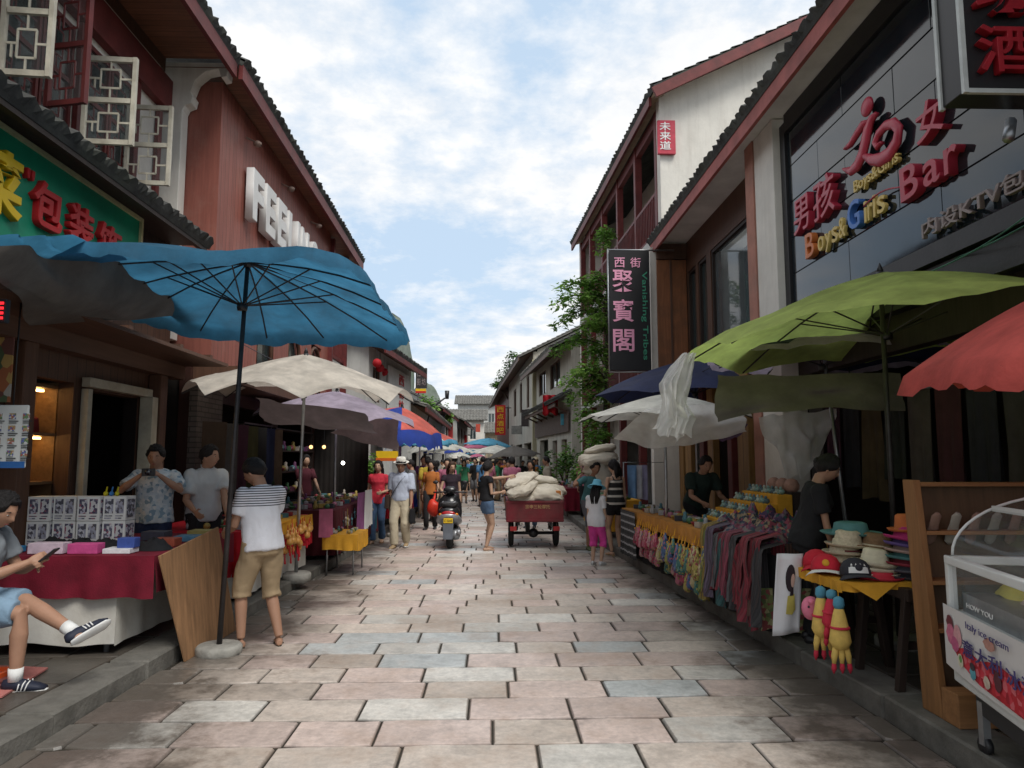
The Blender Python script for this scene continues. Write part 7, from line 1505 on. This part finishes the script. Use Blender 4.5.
WHT = M('white_cotton', (.66, .66, .68), .9, .08, 5, .2, 60); GRYW = M('grey_white_polo', (.46, .47, .47), .9, .1, 5, .2, 60); BEIGE = M('beige_trousers', (.50, .44, .32), .9, .12, 5, .3, 50); PBLU = M('pale_blue_shirt', (.45, .50, .60), .9, .1, 5, .2, 60); REDB = M('red_blouse', (.48, .03, .05), .9, .15, 6, .2, 60)
def stripe_shirt():
    m, nt, b = nodes_of('striped_yoke_shirt'); v = mapped(nt); sp = nt.nodes.new('ShaderNodeSeparateXYZ'); nt.links.new(v, sp.inputs[0]); z = sp.outputs[2]
    st = math_(nt, 'LESS_THAN', math_(nt, 'FRACT', math_(nt, 'DIVIDE', z, .0215)), .42); up = math_(nt, 'GREATER_THAN', z, 1.235)
    nt.links.new(mixrgb(nt, math_(nt, 'MULTIPLY', st, up), (.64, .64, .68), (.03, .03, .04)), b.inputs['Base Color']); b.inputs['Roughness'].default_value = .9; bump_(nt, b, noise_(nt, v, 70), .2); return m
# man in striped shirt
I = person('man in white shirt with striped shoulders and khaki shorts by the left stall', (-2.08, 6.66, .0), 50, 1.69, lean=10, hands=((.16, .40, 1.03), (-.17, .36, 1.00)), ehint=((.4, -1, -.4), (-.4, -1, -.4)), feet=((.13, -.10, .075), (-.13, .10, .075)), top=stripe_shirt(), sleeve=.62, hem=-.07, bottom='shorts', bm_=KH, blen=.58, fl=True, shoes=M('sandal_dark', (.05, .05, .035), .8), near=True, head=(22, 22), skin=SKIN, loose=.026, footyaw=(30, 10))
# man taking a picture
FLOR = patches('floral_shirt', [(.42, .50, .55), (.55, .60, .62), (.22, .32, .40), (.48, .55, .60), (.60, .62, .62)], 30, .9)
I = person('man in pale blue floral shirt raising a camera behind the burgundy stall', (-3.72, 8.05, .12), 192, 1.70, hands=((.10, .26, 1.37), (-.10, .26, 1.37)), ehint=((.9, .1, -.8), (-.9, .1, -.8)), top=FLOR, sleeve=.7, bottom='trousers', bm_=NAV, near=True, head=(0, 12), skin=SKIN, width=1.08, loose=.020, curl=.8)
t = thing('camera', 'black compact camera held up by the man in the floral shirt', 'camera', I['W']((0, .33, 1.41))); c = I['W']((0, .33, 1.41)); mb = MB(); mb.obox(c, (.13, .045, .08), I['Rz']); mb.build('body', BLACKM, t, bevel=.006); mb = MB(); mb.lathe([(.03, 0), (.03, .035), (.02, .04)], c, 16, I['Rz'] @ Matrix.Rotation(R(-90), 3, 'X')); mb.build('lens', glassy('lens_glass', (.01, .01, .02), .1), t)
# polo man
I = person('man in grey white polo shirt standing behind the plywood board', (-3.30, 8.35, .12), 222, 1.70, lean=5, hands=((.22, .34, .98), (-.10, .40, .95)), top=GRYW, sleeve=.75, collar='polo', bottom='trousers', bm_=BLK, near=True, head=(38, 2), skin=SKIN, loose=.022)
# seated man with phone
sp_ = V((-3.62, 5.14, .12))
I = person('seated man in grey shirt and light denim shorts with one leg crossed', sp_, -86, 1.72, pel=(0, -.02, .55), lean=13, hands=((.03, .40, .83), (-.08, .38, .80)), ehint=((.8, -.3, -1), (-.8, -.3, -1)), feet=((.10, .40, .075), (.12, .76, .38)), khint=((0, .6, 1), (.0, .5, 1)), top=M('grey_tee', (.20, .22, .24), .9), sleeve=.6, bottom='shorts', bm_=DENL, blen=.47, shoes=M('navy_trainers', (.018, .022, .04), .6, .2, 8), near=True, head=(-8, 26), skin=SKIN, loose=.024, footyaw=(-5, -25), curl=.9)
ph = I['W']((-.02, .50, .87)); mb = MB(); mb.obox(ph, (.075, .14, .012), I['Rz'] @ Matrix.Rotation(R(40), 3, 'X')); tag(mb.build('phone', BLACKM, None, bevel=.004), 'black phone held by the seated man', 'phone')
for i, (an, base, d, dn) in enumerate(I['toes']):
    W = I['W']; mb = MB(); mb.tube([W(an-dn*.075), W(an+dn*.01)], [.046, .044], 12); mb.build('sock', HW, I['t'])
    upv = -dn; sd_ = d.cross(upv).normalized()
    for q in range(3):
        o_ = d*(.035+.022*q); mb = MB(); mb.tube([W(base+o_+sd_*.049-upv*.022), W(base+o_*1.15+sd_*.040+upv*.018), W(base+o_*1.25+sd_*.018+upv*.036)], .0045, 6); mb.build('shoe_stripe', HW, I['t'])
        mb = MB(); mb.tube([W(base+o_-sd_*.049-upv*.022), W(base+o_*1.15-sd_*.040+upv*.018), W(base+o_*1.25-sd_*.018+upv*.036)], .0045, 6); mb.build('shoe_stripe', HW, I['t'])
# walkers
I = person('woman in red blouse and blue jeans walking up beside the left stalls', (-2.28, 14.5, 0), 176, 1.62, True, hands=((.20, .12, .95), (-.12, .22, 1.05)), feet=((.08, .10, .075), (-.08, -.08, .09)), top=REDB, sleeve=.45, hem=-.10, bottom='trousers', bm_=M('blue_jeans', (.06, .11, .20), .9), hair='bob', skin=SKIN2, near=True, fl=True, shoes=M('tan_sandal', (.3, .18, .1), .7), loose=.02)
I = person('man in white hat, pale shirt and beige trousers walking toward the viewer', (-1.72, 13.7, 0), 172, 1.66, hands=((.22, .02, .82), (-.23, .10, .83)), feet=((.09, .12, .075), (-.09, -.12, .10)), top=PBLU, sleeve=.9, hem=-.02, bottom='trousers', bm_=BEIGE, skin=SKIN, near=True, collar='polo', shoes=M('tan_shoe', (.36, .26, .15), .7), loose=.026, head=(6, 12))
worn_hat(I, 'fedora', M('white_hat', (.66, .64, .58), .8, .12, 10), BLACKM)
W, T = I['W'], I['T']; mb = MB(); mb.tube([W(T(.46, .10, -.10)), W(T(.36, .150, -.02)), W(T(.18, .140, .10)), W(T(.05, .06, .19))], [(.014, .004)]*4, 6); mb.tube([W(T(.47, -.06, -.12)), W(T(.3, -.15, 0)), W(T(.05, -.02, .19))], [(.014, .004)]*3, 6); mb.build('bag_strap', BLACKM, I['t'])
mb = MB(); mb.obox(W((.245, .05, .88)), (.09, .22, .26), I['Rz'], .9); tag(mb.build('shoulder_bag', M('brown_bag', (.05, .03, .022), .7), None, bevel=.02), 'dark brown shoulder bag at the side of the man in the white hat', 'bag')
mb = MB(); w3 = W((-.25, .10, .62)); mb.obox(w3, (.08, .20, .26), I['Rz'], .85); o = tag(mb.build('hand_bag', BLK, None, bevel=.02), 'black bag carried low by the man in the white hat', 'bag'); mb = MB(); mb.tube([w3+V((0, -.06, .12)), w3+V((0, -.01, .22)), w3+V((0, .06, .12))], .006, 6); mb.build('handle', BLK, o)
# shorts woman pointing
I = person('woman in black top and denim shorts pointing toward the loaded cart', (-.10, 13.3, 0), -60, 1.62, True, hands=((.15, .25, 1.10), (.0, .62, 1.40)), ehint=((.4, -1, -1), (-.2, 0, -1)), feet=((.10, -.06, .075), (-.12, .08, .075)), top=BLK, sleeve=.25, hem=.02, bottom='shorts', bm_=DEN, blen=.24, hair='tail', skin=SKIN2, near=True, fl=True, shoes=M('pale_sandal', (.5, .42, .36), .7), head=(-10, 0))
# girl with blue hat
I = person('girl in white shirt, pink leggings and floppy blue hat beside the right stall', (1.66, 11.4, 0), -28, 1.30, True, hands=((.20, .05, .80), (-.20, .05, .80)), top=WHT, sleeve=.7, hem=-.13, bottom='shorts', bm_=M('pink_leggings', (.62, .06, .30), .9), blen=.64, hair='long', skin=SKIN2, near=True, shoes=M('white_trainer', (.6, .6, .6), .6), head=(0, 18), loose=.020)
worn_hat(I, 'sun', M('sky_hat', (.14, .42, .56), .85, .15, 8))
# striped swimsuit woman
def bands(name, hi):
    m, nt, b = nodes_of(name); v = mapped(nt); sp = nt.nodes.new('ShaderNodeSeparateXYZ'); nt.links.new(v, sp.inputs[0]); z = sp.outputs[2]
    st = math_(nt, 'LESS_THAN', math_(nt, 'FRACT', math_(nt, 'DIVIDE', z, .125)), .30); nt.links.new(mixrgb(nt, st, (.02, .02, .02), (.55, .52, .46)), b.inputs['Base Color']); b.inputs['Roughness'].default_value = .85; bump_(nt, b, noise_(nt, v, 60), .2); return m
I = person('woman in black and white banded tank top and black shorts beside the right stall', (2.17, 12.55, 0), 20, 1.64, True, hands=((.21, .02, .82), (-.20, .20, .95)), top=bands('banded_top', 1), sleeve=0, collar='tank', hem=-.03, bottom='shorts', bm_=BLK, blen=.20, hair='bob', skin=SKIN2, near=True, fl=True, shoes=M('yellow_sandal', (.5, .35, .1), .7), head=(30, 4))
# worker with sacks on the shoulders
SACK = M('sack_cloth', (.58, .53, .44), .9, .15, 5, .3, 60, dirt=(.32, .26, .18), dirt_amt=.5)
def sack(c, size, yaw, tiltx, tilty, label, seed, cat='sack', group=None):
    c = V(c); M3 = Matrix.Rotation(yaw, 3, 'Z') @ Matrix.Rotation(tiltx, 3, 'X') @ Matrix.Rotation(tilty, 3, 'Y'); mb = MB(); n, m = 44, 34; rings = []
    for j in range(m+1):
        t_ = math.pi*j/m; ct, st_ = -math.cos(t_), max(math.sin(t_), .015); xx = math.copysign(abs(ct)**.62, ct); rr = st_**.42; ring = []
        for i in range(n):
            a = 2*math.pi*i/n; y_ = math.copysign(abs(math.cos(a))**.6, math.cos(a))*rr; z_ = math.copysign(abs(math.sin(a))**.85, math.sin(a))*st_**.8
            z_ *= (1-.35*abs(y_)**4); nz = .14*noise.noise(V((xx*2.2+seed, y_*2.2, z_*2)))+.09*noise.noise(V((xx*5, y_*9+seed, z_*5)))+.05*abs(noise.noise(V((xx*12, y_*6+seed, z_*8))))
            ring.append(c+M3 @ V((xx*size[0]/2*(1+nz*.4), y_*size[1]/2*(1+nz*.6), z_*size[2]/2*(1+nz*2.2)-.10*size[2]*(xx*xx))))
        rings.append(ring)
    mb.loft(rings); o = tag(mb.build('sack', SACK, None), label, cat, group)
    mb = MB(); a_, b_ = c+M3@V((size[0]/2*.98, -size[1]*.36, -.03)), c+M3@V((size[0]/2*.98, size[1]*.36, -.03)); mb.tube([a_, a_.lerp(b_, .5)+V((0,0,.01)), b_], .006, 5); mb.build('seam', M('sack_seam', (.3, .25, .18), .9), o); return o
I = person('stooping worker carrying two big cloth sacks on the shoulders beside the girl', (1.83, 13.35, 0), 200, 1.64, hands=((.26, .06, 1.38), (-.26, .06, 1.38)), lean=18, ehint=((1, .2, -.6), (-1, .2, -.6)), feet=((.11, .12, .075), (-.11, -.10, .09)), top=M('worker_teal', (.05, .14, .15), .9), sleeve=.6, bottom='shorts', bm_=M('worker_grey', (.10, .10, .11), .9), blen=.55, skin=SKIN3, near=True, shoes=M('worker_shoe', (.10, .12, .06), .8), head=(0, 8))
sack((2.02, 13.36, 1.36), (.62, .42, .40), R(20), 0, R(58), 'lower sack slung behind the stooping worker', 4)
sack((1.98, 13.30, 1.68), (.72, .46, .24), R(12), R(6), R(-8), 'sack lying across the shoulders of the stooping worker', 5); sack((2.02, 13.33, 1.84), (.60, .42, .15), R(-8), R(-5), R(-12), 'flat cloth sack on top of the stooping worker load', 6)
# vendors on the right
I = person('vendor in dark shirt bending over the goods behind the far half of the right stall', (3.0, 10.5, .13), 190, 1.66, lean=30, hands=((.18, .55, .96), (-.24, .48, .98)), top=M('dark_green_tee', (.02, .035, .03), .9), sleeve=.7, bm_=BLK, near=True, head=(0, 18), skin=SKIN, loose=.024)
I = person('woman in black shirt looking down between the right stall and the hat table', (2.71, 6.12, .13), -105, 1.60, True, lean=12, width=1.12, hands=((.20, .18, .82), (-.16, .26, .86)), top=BLK, sleeve=.7, bm_=BLK, near=True, head=(0, 24), hair='bun', skin=SKIN, loose=.026)
I = person('person in dark wine shirt seated in the shade behind the left souvenir table', (-3.7, 14.3, .12), 215, 1.62, True, hands=((.18, .35, .95), (-.18, .35, .95)), top=M('wine_tee', (.09, .02, .03), .9), sleeve=.7, bm_=BLK, skin=SKIN2, hair='bob')
I = person('shopkeeper in dim green shirt standing in the left arcade behind the gourds', (-3.75, 11.6, .12), 205, 1.64, hands=((.18, .3, .98), (-.18, .3, .98)), top=M('dim_green_tee', (.03, .06, .03), .9), sleeve=.7, bm_=BLK)
I = person('man in faded pink shirt standing by the green shrubs', (2.5, 19.0, .1), 175, 1.68, top=M('faded_pink', (.50, .18, .24), .9), sleeve=.7, bm_=BLK)
# ------------------------------------------------------------------ scooter with rider
sx, sy = -.80, 13.55
t = thing('scooter', 'black and silver motor scooter parked with its tail to the viewer in mid street', 'scooter', (sx, sy, 0))
TYRE = M('tyre_rubber', (.018, .018, .018), .85, .2, 20, .4, 50); SILV = M('silver_paint', (.35, .36, .38), .35, .15, 8, .05, metal=.4, spec=.6); PBLK = M('black_gloss', (.02, .02, .022), .25, .2, 5, .03, spec=.6)
def wheel(c, r, w_, parent, axis='X', rimm=SILV):
    M3 = Matrix.Rotation(R(90), 3, 'Y') if axis == 'X' else Matrix.Rotation(R(90), 3, 'X'); mb = MB()
    mb.lathe([(r*.62, -w_*.45), (r*.80, -w_*.5), (r*.96, -w_*.34), (r, 0), (r*.96, w_*.34), (r*.80, w_*.5), (r*.62, w_*.45), (r*.62, -w_*.45)], c, 28, M3, caps=False); wo = mb.build('tyre', TYRE, parent)
    mb = MB(); mb.lathe([(.02, -w_*.3), (r*.20, -w_*.35), (r*.62, -w_*.2), (r*.63, w_*.2), (r*.2, w_*.35), (.02, w_*.3)], c, 20, M3); mb.build('rim', rimm, wo); return wo
wheel((sx+.02, sy, .23), .23, .12, t); wheel((sx-.06, sy+1.22, .23), .23, .11, t)
def sloft(name, m, secs, n=18):
    mb = MB(); mb.loft([[V((sx+cx+hx*math.copysign(abs(math.cos(a))**.75, math.cos(a)), y+sy, cz+hz*math.copysign(abs(math.sin(a))**.75, math.sin(a)))) for a in [2*math.pi*i/n for i in range(n)]] for y, cx, cz, hx, hz in [(q[0], q[1]*1.2, q[2]*1.04, q[3]*1.28, q[4]*1.12) for q in secs]]); return mb.build(name, m, t)
sloft('rear_body', PBLK, [(-.24, 0, .66, .07, .05), (-.16, 0, .64, .13, .11), (.05, 0, .58, .17, .17), (.35, 0, .52, .16, .16), (.55, 0, .40, .12, .10)])
sloft('side_trim', SILV, [(-.265, 0, .60, .06, .03), (-.20, 0, .58, .155, .05), (.0, 0, .50, .19, .06), (.30, 0, .44, .18, .05)])
sloft('seat', M('vinyl_seat', (.02, .018, .018), .5), [(-.20, 0, .77, .10, .03), (-.05, 0, .79, .14, .045), (.30, 0, .77, .13, .05), (.60, 0, .74, .08, .04)])
sloft('front_shield', PBLK, [(.85, -.03, .60, .19, .30), (.95, -.03, .62, .16, .30), (1.05, -.04, .70, .09, .18)]); sloft('footboard', PBLK, [(.45, 0, .28, .15, .03), (.95, -.02, .28, .15, .03)]); sloft('engine', SILV, [(-.05, .10, .24, .07, .08), (.40, .09, .27, .08, .09)])
sloft('handlebar_cover', PBLK, [(.80, -.03, 1.0, .10, .06), (.95, -.03, 1.0, .09, .07)])
mb = MB(); mb.tube([(sx-.36, sy+.74, 1.0), (sx-.10, sy+.82, 1.01), (sx+.04, sy+.82, 1.01), (sx+.30, sy+.74, 1.0)], .016, 8); mb.build('handlebar', BLACKM, t)
for q in (-1, 1): mb = MB(); mb.tube([(sx-.03+q*.22, sy+.80, 1.02), (sx-.03+q*.27, sy+.80, 1.15)], .007, 6); mb.ball((sx-.03+q*.29, sy+.79, 1.20), (.055, .015, .035), 10, 6); mb.build('mirror', BLACKM, t)
mb = MB(); mb.ball((sx, sy-.235, .665), (.125, .03, .045), 14, 8); mb.build('tail_light', M('tail_red', (.42, .01, .015), .2, .2, 20, .1, spec=.8), t)
for q in (-1, 1): mb = MB(); mb.ball((sx+q*.15, sy-.20, .64), (.035, .025, .028), 8, 6); mb.build('indicator', M('amber_lens', (.6, .2, .02), .25), t)
mb = MB(); mb.box((sx-.085, sy-.285, .49), (sx+.085, sy-.275, .58)); pl = mb.build('number_plate', SIGNYEL, t, bevel=.004); text('C 5268', 'lettering', BLACKM, pl, (sx-.07, sy-.288, .515), (1,0,0), (0,0,1), .04, .14, .001)
mb = MB(); mb.prism([(sx-.10, sy-.27, .49), (sx+.10, sy-.27, .49), (sx+.085, sy-.34, .20), (sx-.085, sy-.34, .20)], None, V((0, .02, .005))); mb.build('mudguard', M('grey_mudguard', (.10, .11, .13), .5), t, bevel=.006)
mb = MB(); mb.tube([(sx-.12, sy+.1, .86), (sx-.11, sy-.22, .86), (sx+.11, sy-.22, .86), (sx+.12, sy+.1, .86)], .012, 8); mb.tube([(sx-.1, sy-.1, .86), (sx-.09, sy-.08, .74)], .01, 6); mb.tube([(sx+.1, sy-.1, .86), (sx+.09, sy-.08, .74)], .01, 6); mb.build('grab_rail', SILV, t)
mb = MB(); mb.tube([(sx+.17, sy+.35, .28), (sx+.19, sy-.05, .30), (sx+.19, sy-.25, .33)], [.03, .045, .042], 12); mb.build('exhaust', SILV, t)
I = person('woman in dark top holding a red orange bag just beyond the parked scooter', (sx-.06, sy+1.75, 0), 186, 1.60, True, hands=((.20, .28, 1.00), (-.21, .04, .80)), ehint=((.5, -1, -.5), (-.5, -1, -.5)), top=M('dark_purple_top', (.03, .02, .028), .9), sleeve=.35, hem=-.05, bottom='trousers', bm_=BLK, hair='bob', hairm=HAIRB, skin=SKIN2, near=True, head=(14, 8))
mb = MB(); heap_c = V((sx-.40, sy+1.30, .66)); mb.ball(heap_c, (.13, .09, .17), 14, 10);
for i, p in enumerate(mb.v): mb.v[i] = heap_c+(p-heap_c)*(1+.25*noise.noise(p*9))
mb.tube([heap_c+V((0, 0, .12)), heap_c+V((.03, .22, .34))], [.035, .012], 6); tag(mb.build('plastic_bag', M('red_plastic_bag', (.62, .04, .02), .4, .2, 10, .4, 30), None), 'bright red orange plastic bag held left of the scooter', 'bag')
# ------------------------------------------------------------------ cargo tricycle
cx, cy = .80, 13.35
CART = M('cart_red', (.16, .018, .025), .6, .3, 4, .2, 20, dirt=(.09, .06, .05), dirt_amt=.6)
t = thing('cargo_tricycle', 'dark red cargo tricycle with its bed piled with white cloth sacks', 'tricycle', (cx, cy, 0))
mb = MB(); x0, x1, y0, y1 = cx-.52, cx+.52, cy, cy+1.5
mb.box((x0, y0, .50), (x1, y1, .54)); mb.box((x0, y0, .54), (x0+.03, y1, .90)); mb.box((x1-.03, y0, .54), (x1, y1, .90)); mb.box((x0+.03, y1-.03, .54), (x1-.03, y1, .90)); mb.build('bed', CART, t, bevel=.006)
mb = MB(); mb.box((x0-.01, y0-.035, .50), (x1+.01, y0-.004, .89)); tg = mb.build('tailgate', CART, t, bevel=.006)
mb = MB()
for z in (.53, .87): mb.box((x0-.015, y0-.05, z-.015), (x1+.015, y0-.036, z+.015))
for x in (x0+.04, x1-.04, ): mb.box((x-.015, y0-.05, .545), (x+.015, y0-.037, .855))
mb.build('tailgate_rib', CART, tg); text('宗申三轮摩托', 'lettering', M('dull_yellow_print', (.42, .26, .12), .7), tg, (cx-.18, y0-.040, .745), (1,0,0), (0,0,1), .075, .46, .001, offset=.006)
for q in (-1, 1):
    wo = wheel((cx+q*.43, cy+.52, .25), .25, .10, t, rimm=CART)
    mb = MB(); mb.tube([(cx+q*.43, cy+.52+.30*math.cos(a), .25+.30*math.sin(a)) for a in [R(20+14*i) for i in range(11)]], [(.065, .006)]*11, 8, up=V((1,0,0))); mb.build('mudguard', PBLK, t)
    mb = MB(); mb.box((cx+q*.40-.06, cy-.02, .34), (cx+q*.40+.06, cy+.01, .42)); mb.build('rear_lamp', M('lamp_red', (.30, .02, .02), .4), t)
mb = MB(); mb.tube([(cx-.43, cy+.52, .25), (cx+.43, cy+.52, .25)], .03, 8); mb.ball((cx, cy+.52, .25), (.10, .09, .09), 10, 8); mb.bar((cx-.3, cy+.05, .46), (cx-.3, cy+2.0, .46), .05); mb.bar((cx+.3, cy+.05, .46), (cx+.3, cy+2.0, .46), .05); mb.build('axle', BLACKM, t)
for q in (-1, 1): mb = MB(); mb.tube([(cx+q*.32, cy+.2, .44), (cx+q*.32, cy+.35, .33), (cx+q*.32, cy+.70, .33), (cx+q*.32, cy+.85, .44)], [(.02, .018)]*4, 6); mb.build('leaf_spring', BLACKM, t)
wheel((cx, cy+2.75, .25), .25, .09, t); mb = MB(); mb.tube([(cx, cy+2.75, .25), (cx, cy+2.5, .95)], .03, 8); mb.tube([(cx-.33, cy+2.3, 1.02), (cx, cy+2.5, .97), (cx+.33, cy+2.3, 1.02)], .015, 8); mb.build('handlebar', BLACKM, t)
mb = MB(); mb.obox((cx, cy+1.85, .78), (.34, .45, .12), None, .9); mb.build('seat', PBLK, t, bevel=.03); mb = MB(); mb.tube([(cx, cy+1.6, .5), (cx, cy+2.3, .5), (cx, cy+2.6, .7)], .06, 8); mb.build('frame', CART, t)
for k, (x, y, z, s3, yw, tx, ty, lab) in enumerate(((cx-.18, cy+.42, .94, (.85, .55, .26), 80, 0, 0, 'sack lying low on the left of the cart bed'), (cx+.22, cy+.30, .98, (.66, .52, .30), 5, 4, 3, 'plump sack at the tail of the cart on the right'), (cx+.26, cy+.85, 1.04, (.80, .50, .26), 10, 0, 0, 'sack behind the plump one on the cart'), (cx-.22, cy+.20, 1.12, (.78, .50, .20), 68, -8, -14, 'sack slumped over the left side of the cart'), (cx-.24, cy+.34, 1.27, (.80, .48, .17), 60, -6, -16, 'topmost sack on the left of the cart load'), (cx+.10, cy+.95, 1.24, (.8, .5, .2), 20, 0, 4, 'sack at the back top of the cart load'))):
    sack((x, y, z), s3, R(yw), R(tx), R(ty), lab, 10+k)
mb = MB(); mb.obox((x1-.09, cy+.18, 1.01), (.10, .16, .12), Matrix.Rotation(.3, 3, 'Z')); tag(mb.build('packet', M('orange_packet', (.55, .20, .05), .5), None, bevel=.01), 'small orange packet at the right rear corner of the cart', 'box')
mb = MB(); mb.lathe([(.03, 0), (.033, .08), (.012, .11), (.012, .14)], (x1-.05, cy+.35, .95), 10); tag(mb.build('bottle', M('green_bottle', (.05, .16, .08), .2), None), 'small green bottle beside the orange packet on the cart', 'bottle')
mb = MB(); mb.sheet(lambda u, v: (1.36+.45*u, 13.2+.5*v, .012+.03*max(0, noise.noise(V((u*4, v*4, 3))))), 16, 10); tag(mb.build('flattened_sack', M('dirty_sack', (.16, .14, .12), .9), None), 'flattened dirty sack lying on the paving right of the cart', 'sack')
# ------------------------------------------------------------------ crowd down the street
rc = random.Random(12)
TOPS = [('white', (.60, .60, .60)), ('red', (.48, .03, .04)), ('pink', (.55, .18, .28)), ('navy', (.03, .05, .16)), ('black', (.02, .02, .02)), ('green', (.06, .28, .14)), ('yellow', (.60, .45, .06)), ('grey', (.22, .22, .23)), ('orange', (.58, .20, .05)), ('sky blue', (.12, .30, .55)), ('purple', (.20, .08, .26)), ('cream', (.52, .46, .36))]
BOTS = [('black', (.02, .02, .022)), ('denim', (.08, .13, .22)), ('khaki', (.32, .24, .15)), ('white', (.55, .55, .55)), ('grey', (.16, .16, .17))]
for n_, c in TOPS: M('crowd_'+n_.replace(' ', ''), tuple(q*.75 for q in c), .9, .2, 6)
for n_, c in BOTS: M('crowdb_'+n_, c, .9, .15, 6)
special = {('blue_shirt'): 0}
crowd = [(-.30, 25.0, 0, 1.72, False, 9, 0, 'shorts', None, 'short'), (-1.45, 17.2, 175, 1.62, True, 8, 0, 'trousers', None, 'bob'), (-1.15, 18.6, 182, 1.66, False, 2, 2, 'trousers', None, 'short'), (-1.05, 27, 180, 1.60, True, 5, 0, 'skirt', 'parasol_white', 'long'),
         (-.70, 33, 0, 1.6, False, 4, 0, 'trousers', 'cone', 'short'), (-.55, 35.5, 190, 1.58, True, 2, 1, 'trousers', 'parasol_pink', 'bob'), (.95, 17.5, 170, 1.62, True, 11, 1, 'trousers', None, 'bob'), (.55, 19.5, 10, 1.7, False, 2, 0, 'shorts', None, 'short')]
lanes = []
for k in range(56):
    Y = 18.5+.62*k+rc.uniform(-.4, .4) if k < 58 else rc.uniform(45, 62); w0, w1 = -2.1, (1.7 if Y < 36 else 1.1)
    if Y > 50: w1 = .6
    for _ in range(30):
        X = rc.uniform(w0, w1)
        if all((X-a)**2+(Y-b)**2 > .35 for a, b, *_ in crowd) and not (Y < 24 and -1.0 < X < .5): break
    crowd.append((X, Y, rc.choice([0, 180, 175, 5, 185, 90, -90, 150]), rc.uniform(1.52, 1.74), rc.random() < .5, rc.randrange(12), rc.randrange(5), rc.choice(['trousers', 'shorts', 'skirt', 'shorts']), rc.choice([None]*11+['sun', 'fedora', 'cone']), rc.choice(['short', 'bob', 'long', 'tail'])))
used = {}
for X, Y, hd, H, fem, ti, bi, bt, hat, hair in crowd:
    if not fem: bt = 'shorts' if bt == 'skirt' else bt; hair = 'short'
    for _ in range(60):
        key = (ti, bi, bt, hat)
        if key not in used: break
        ti = rc.randrange(12); bi = rc.randrange(5)
    used[key] = 1; tn, bn_ = TOPS[ti][0], BOTS[bi][0]; I = None
    hatw = {None: '', 'sun': ' and a sun hat', 'fedora': ' and a small hat', 'cone': ' and a conical straw hat', 'parasol_white': ' under a white parasol', 'parasol_pink': ' under a pink parasol'}[hat]
    zz = .0; a = rc.uniform(-.14, .14); wlk = hd in (0, 180, 175, 5, 185)
    lab = 'person in %s top with %s %s%s in the street crowd' % (tn, bn_, bt, hatw) if not hatw else 'person in %s top, %s %s%s in the crowd' % (tn, bn_, bt, hatw.replace(' and ', ' and '))
    hands = ((.21, .10+a, .83), (-.21, .10-a, .83)) if not (hat or '').startswith('parasol') else ((.16, .22, 1.25), (-.21, .05, .82))
    I = person(lab, (X, Y, zz), hd+rc.uniform(-14, 14), H, fem, hands=hands, feet=((.09, -a, .075), (-.09, a, .075)), top=MATS['crowd_'+tn.replace(' ', '')], sleeve=rc.choice([.5, .7, 1.0]), bottom=bt, bm_=MATS['crowdb_'+bn_], blen={'trousers': 1.0, 'shorts': .5, 'skirt': rc.choice([.4, .7])}[bt], hair=hair, skin=rc.choice([SKIN, SKIN2, SKIN3]), group='people walking in the street crowd')
    if hat in ('sun', 'fedora', 'cone'): worn_hat(I, hat, rc.choice([STRAW, MATS['white_hat'], MATS['straw']]))
    elif hat:
        b = I['W']((.16, .22, 1.2)); umbrella('hand_parasol', ('white' if 'white' in hat else 'pink')+' sun parasol held up in the street crowd', b, b+V((0, 0, .78)), .50, .2, 8, [CWHT if 'white' in hat else CPNK], seed=3, disc=False, pole_r=.008, strut=False, cat='parasol')
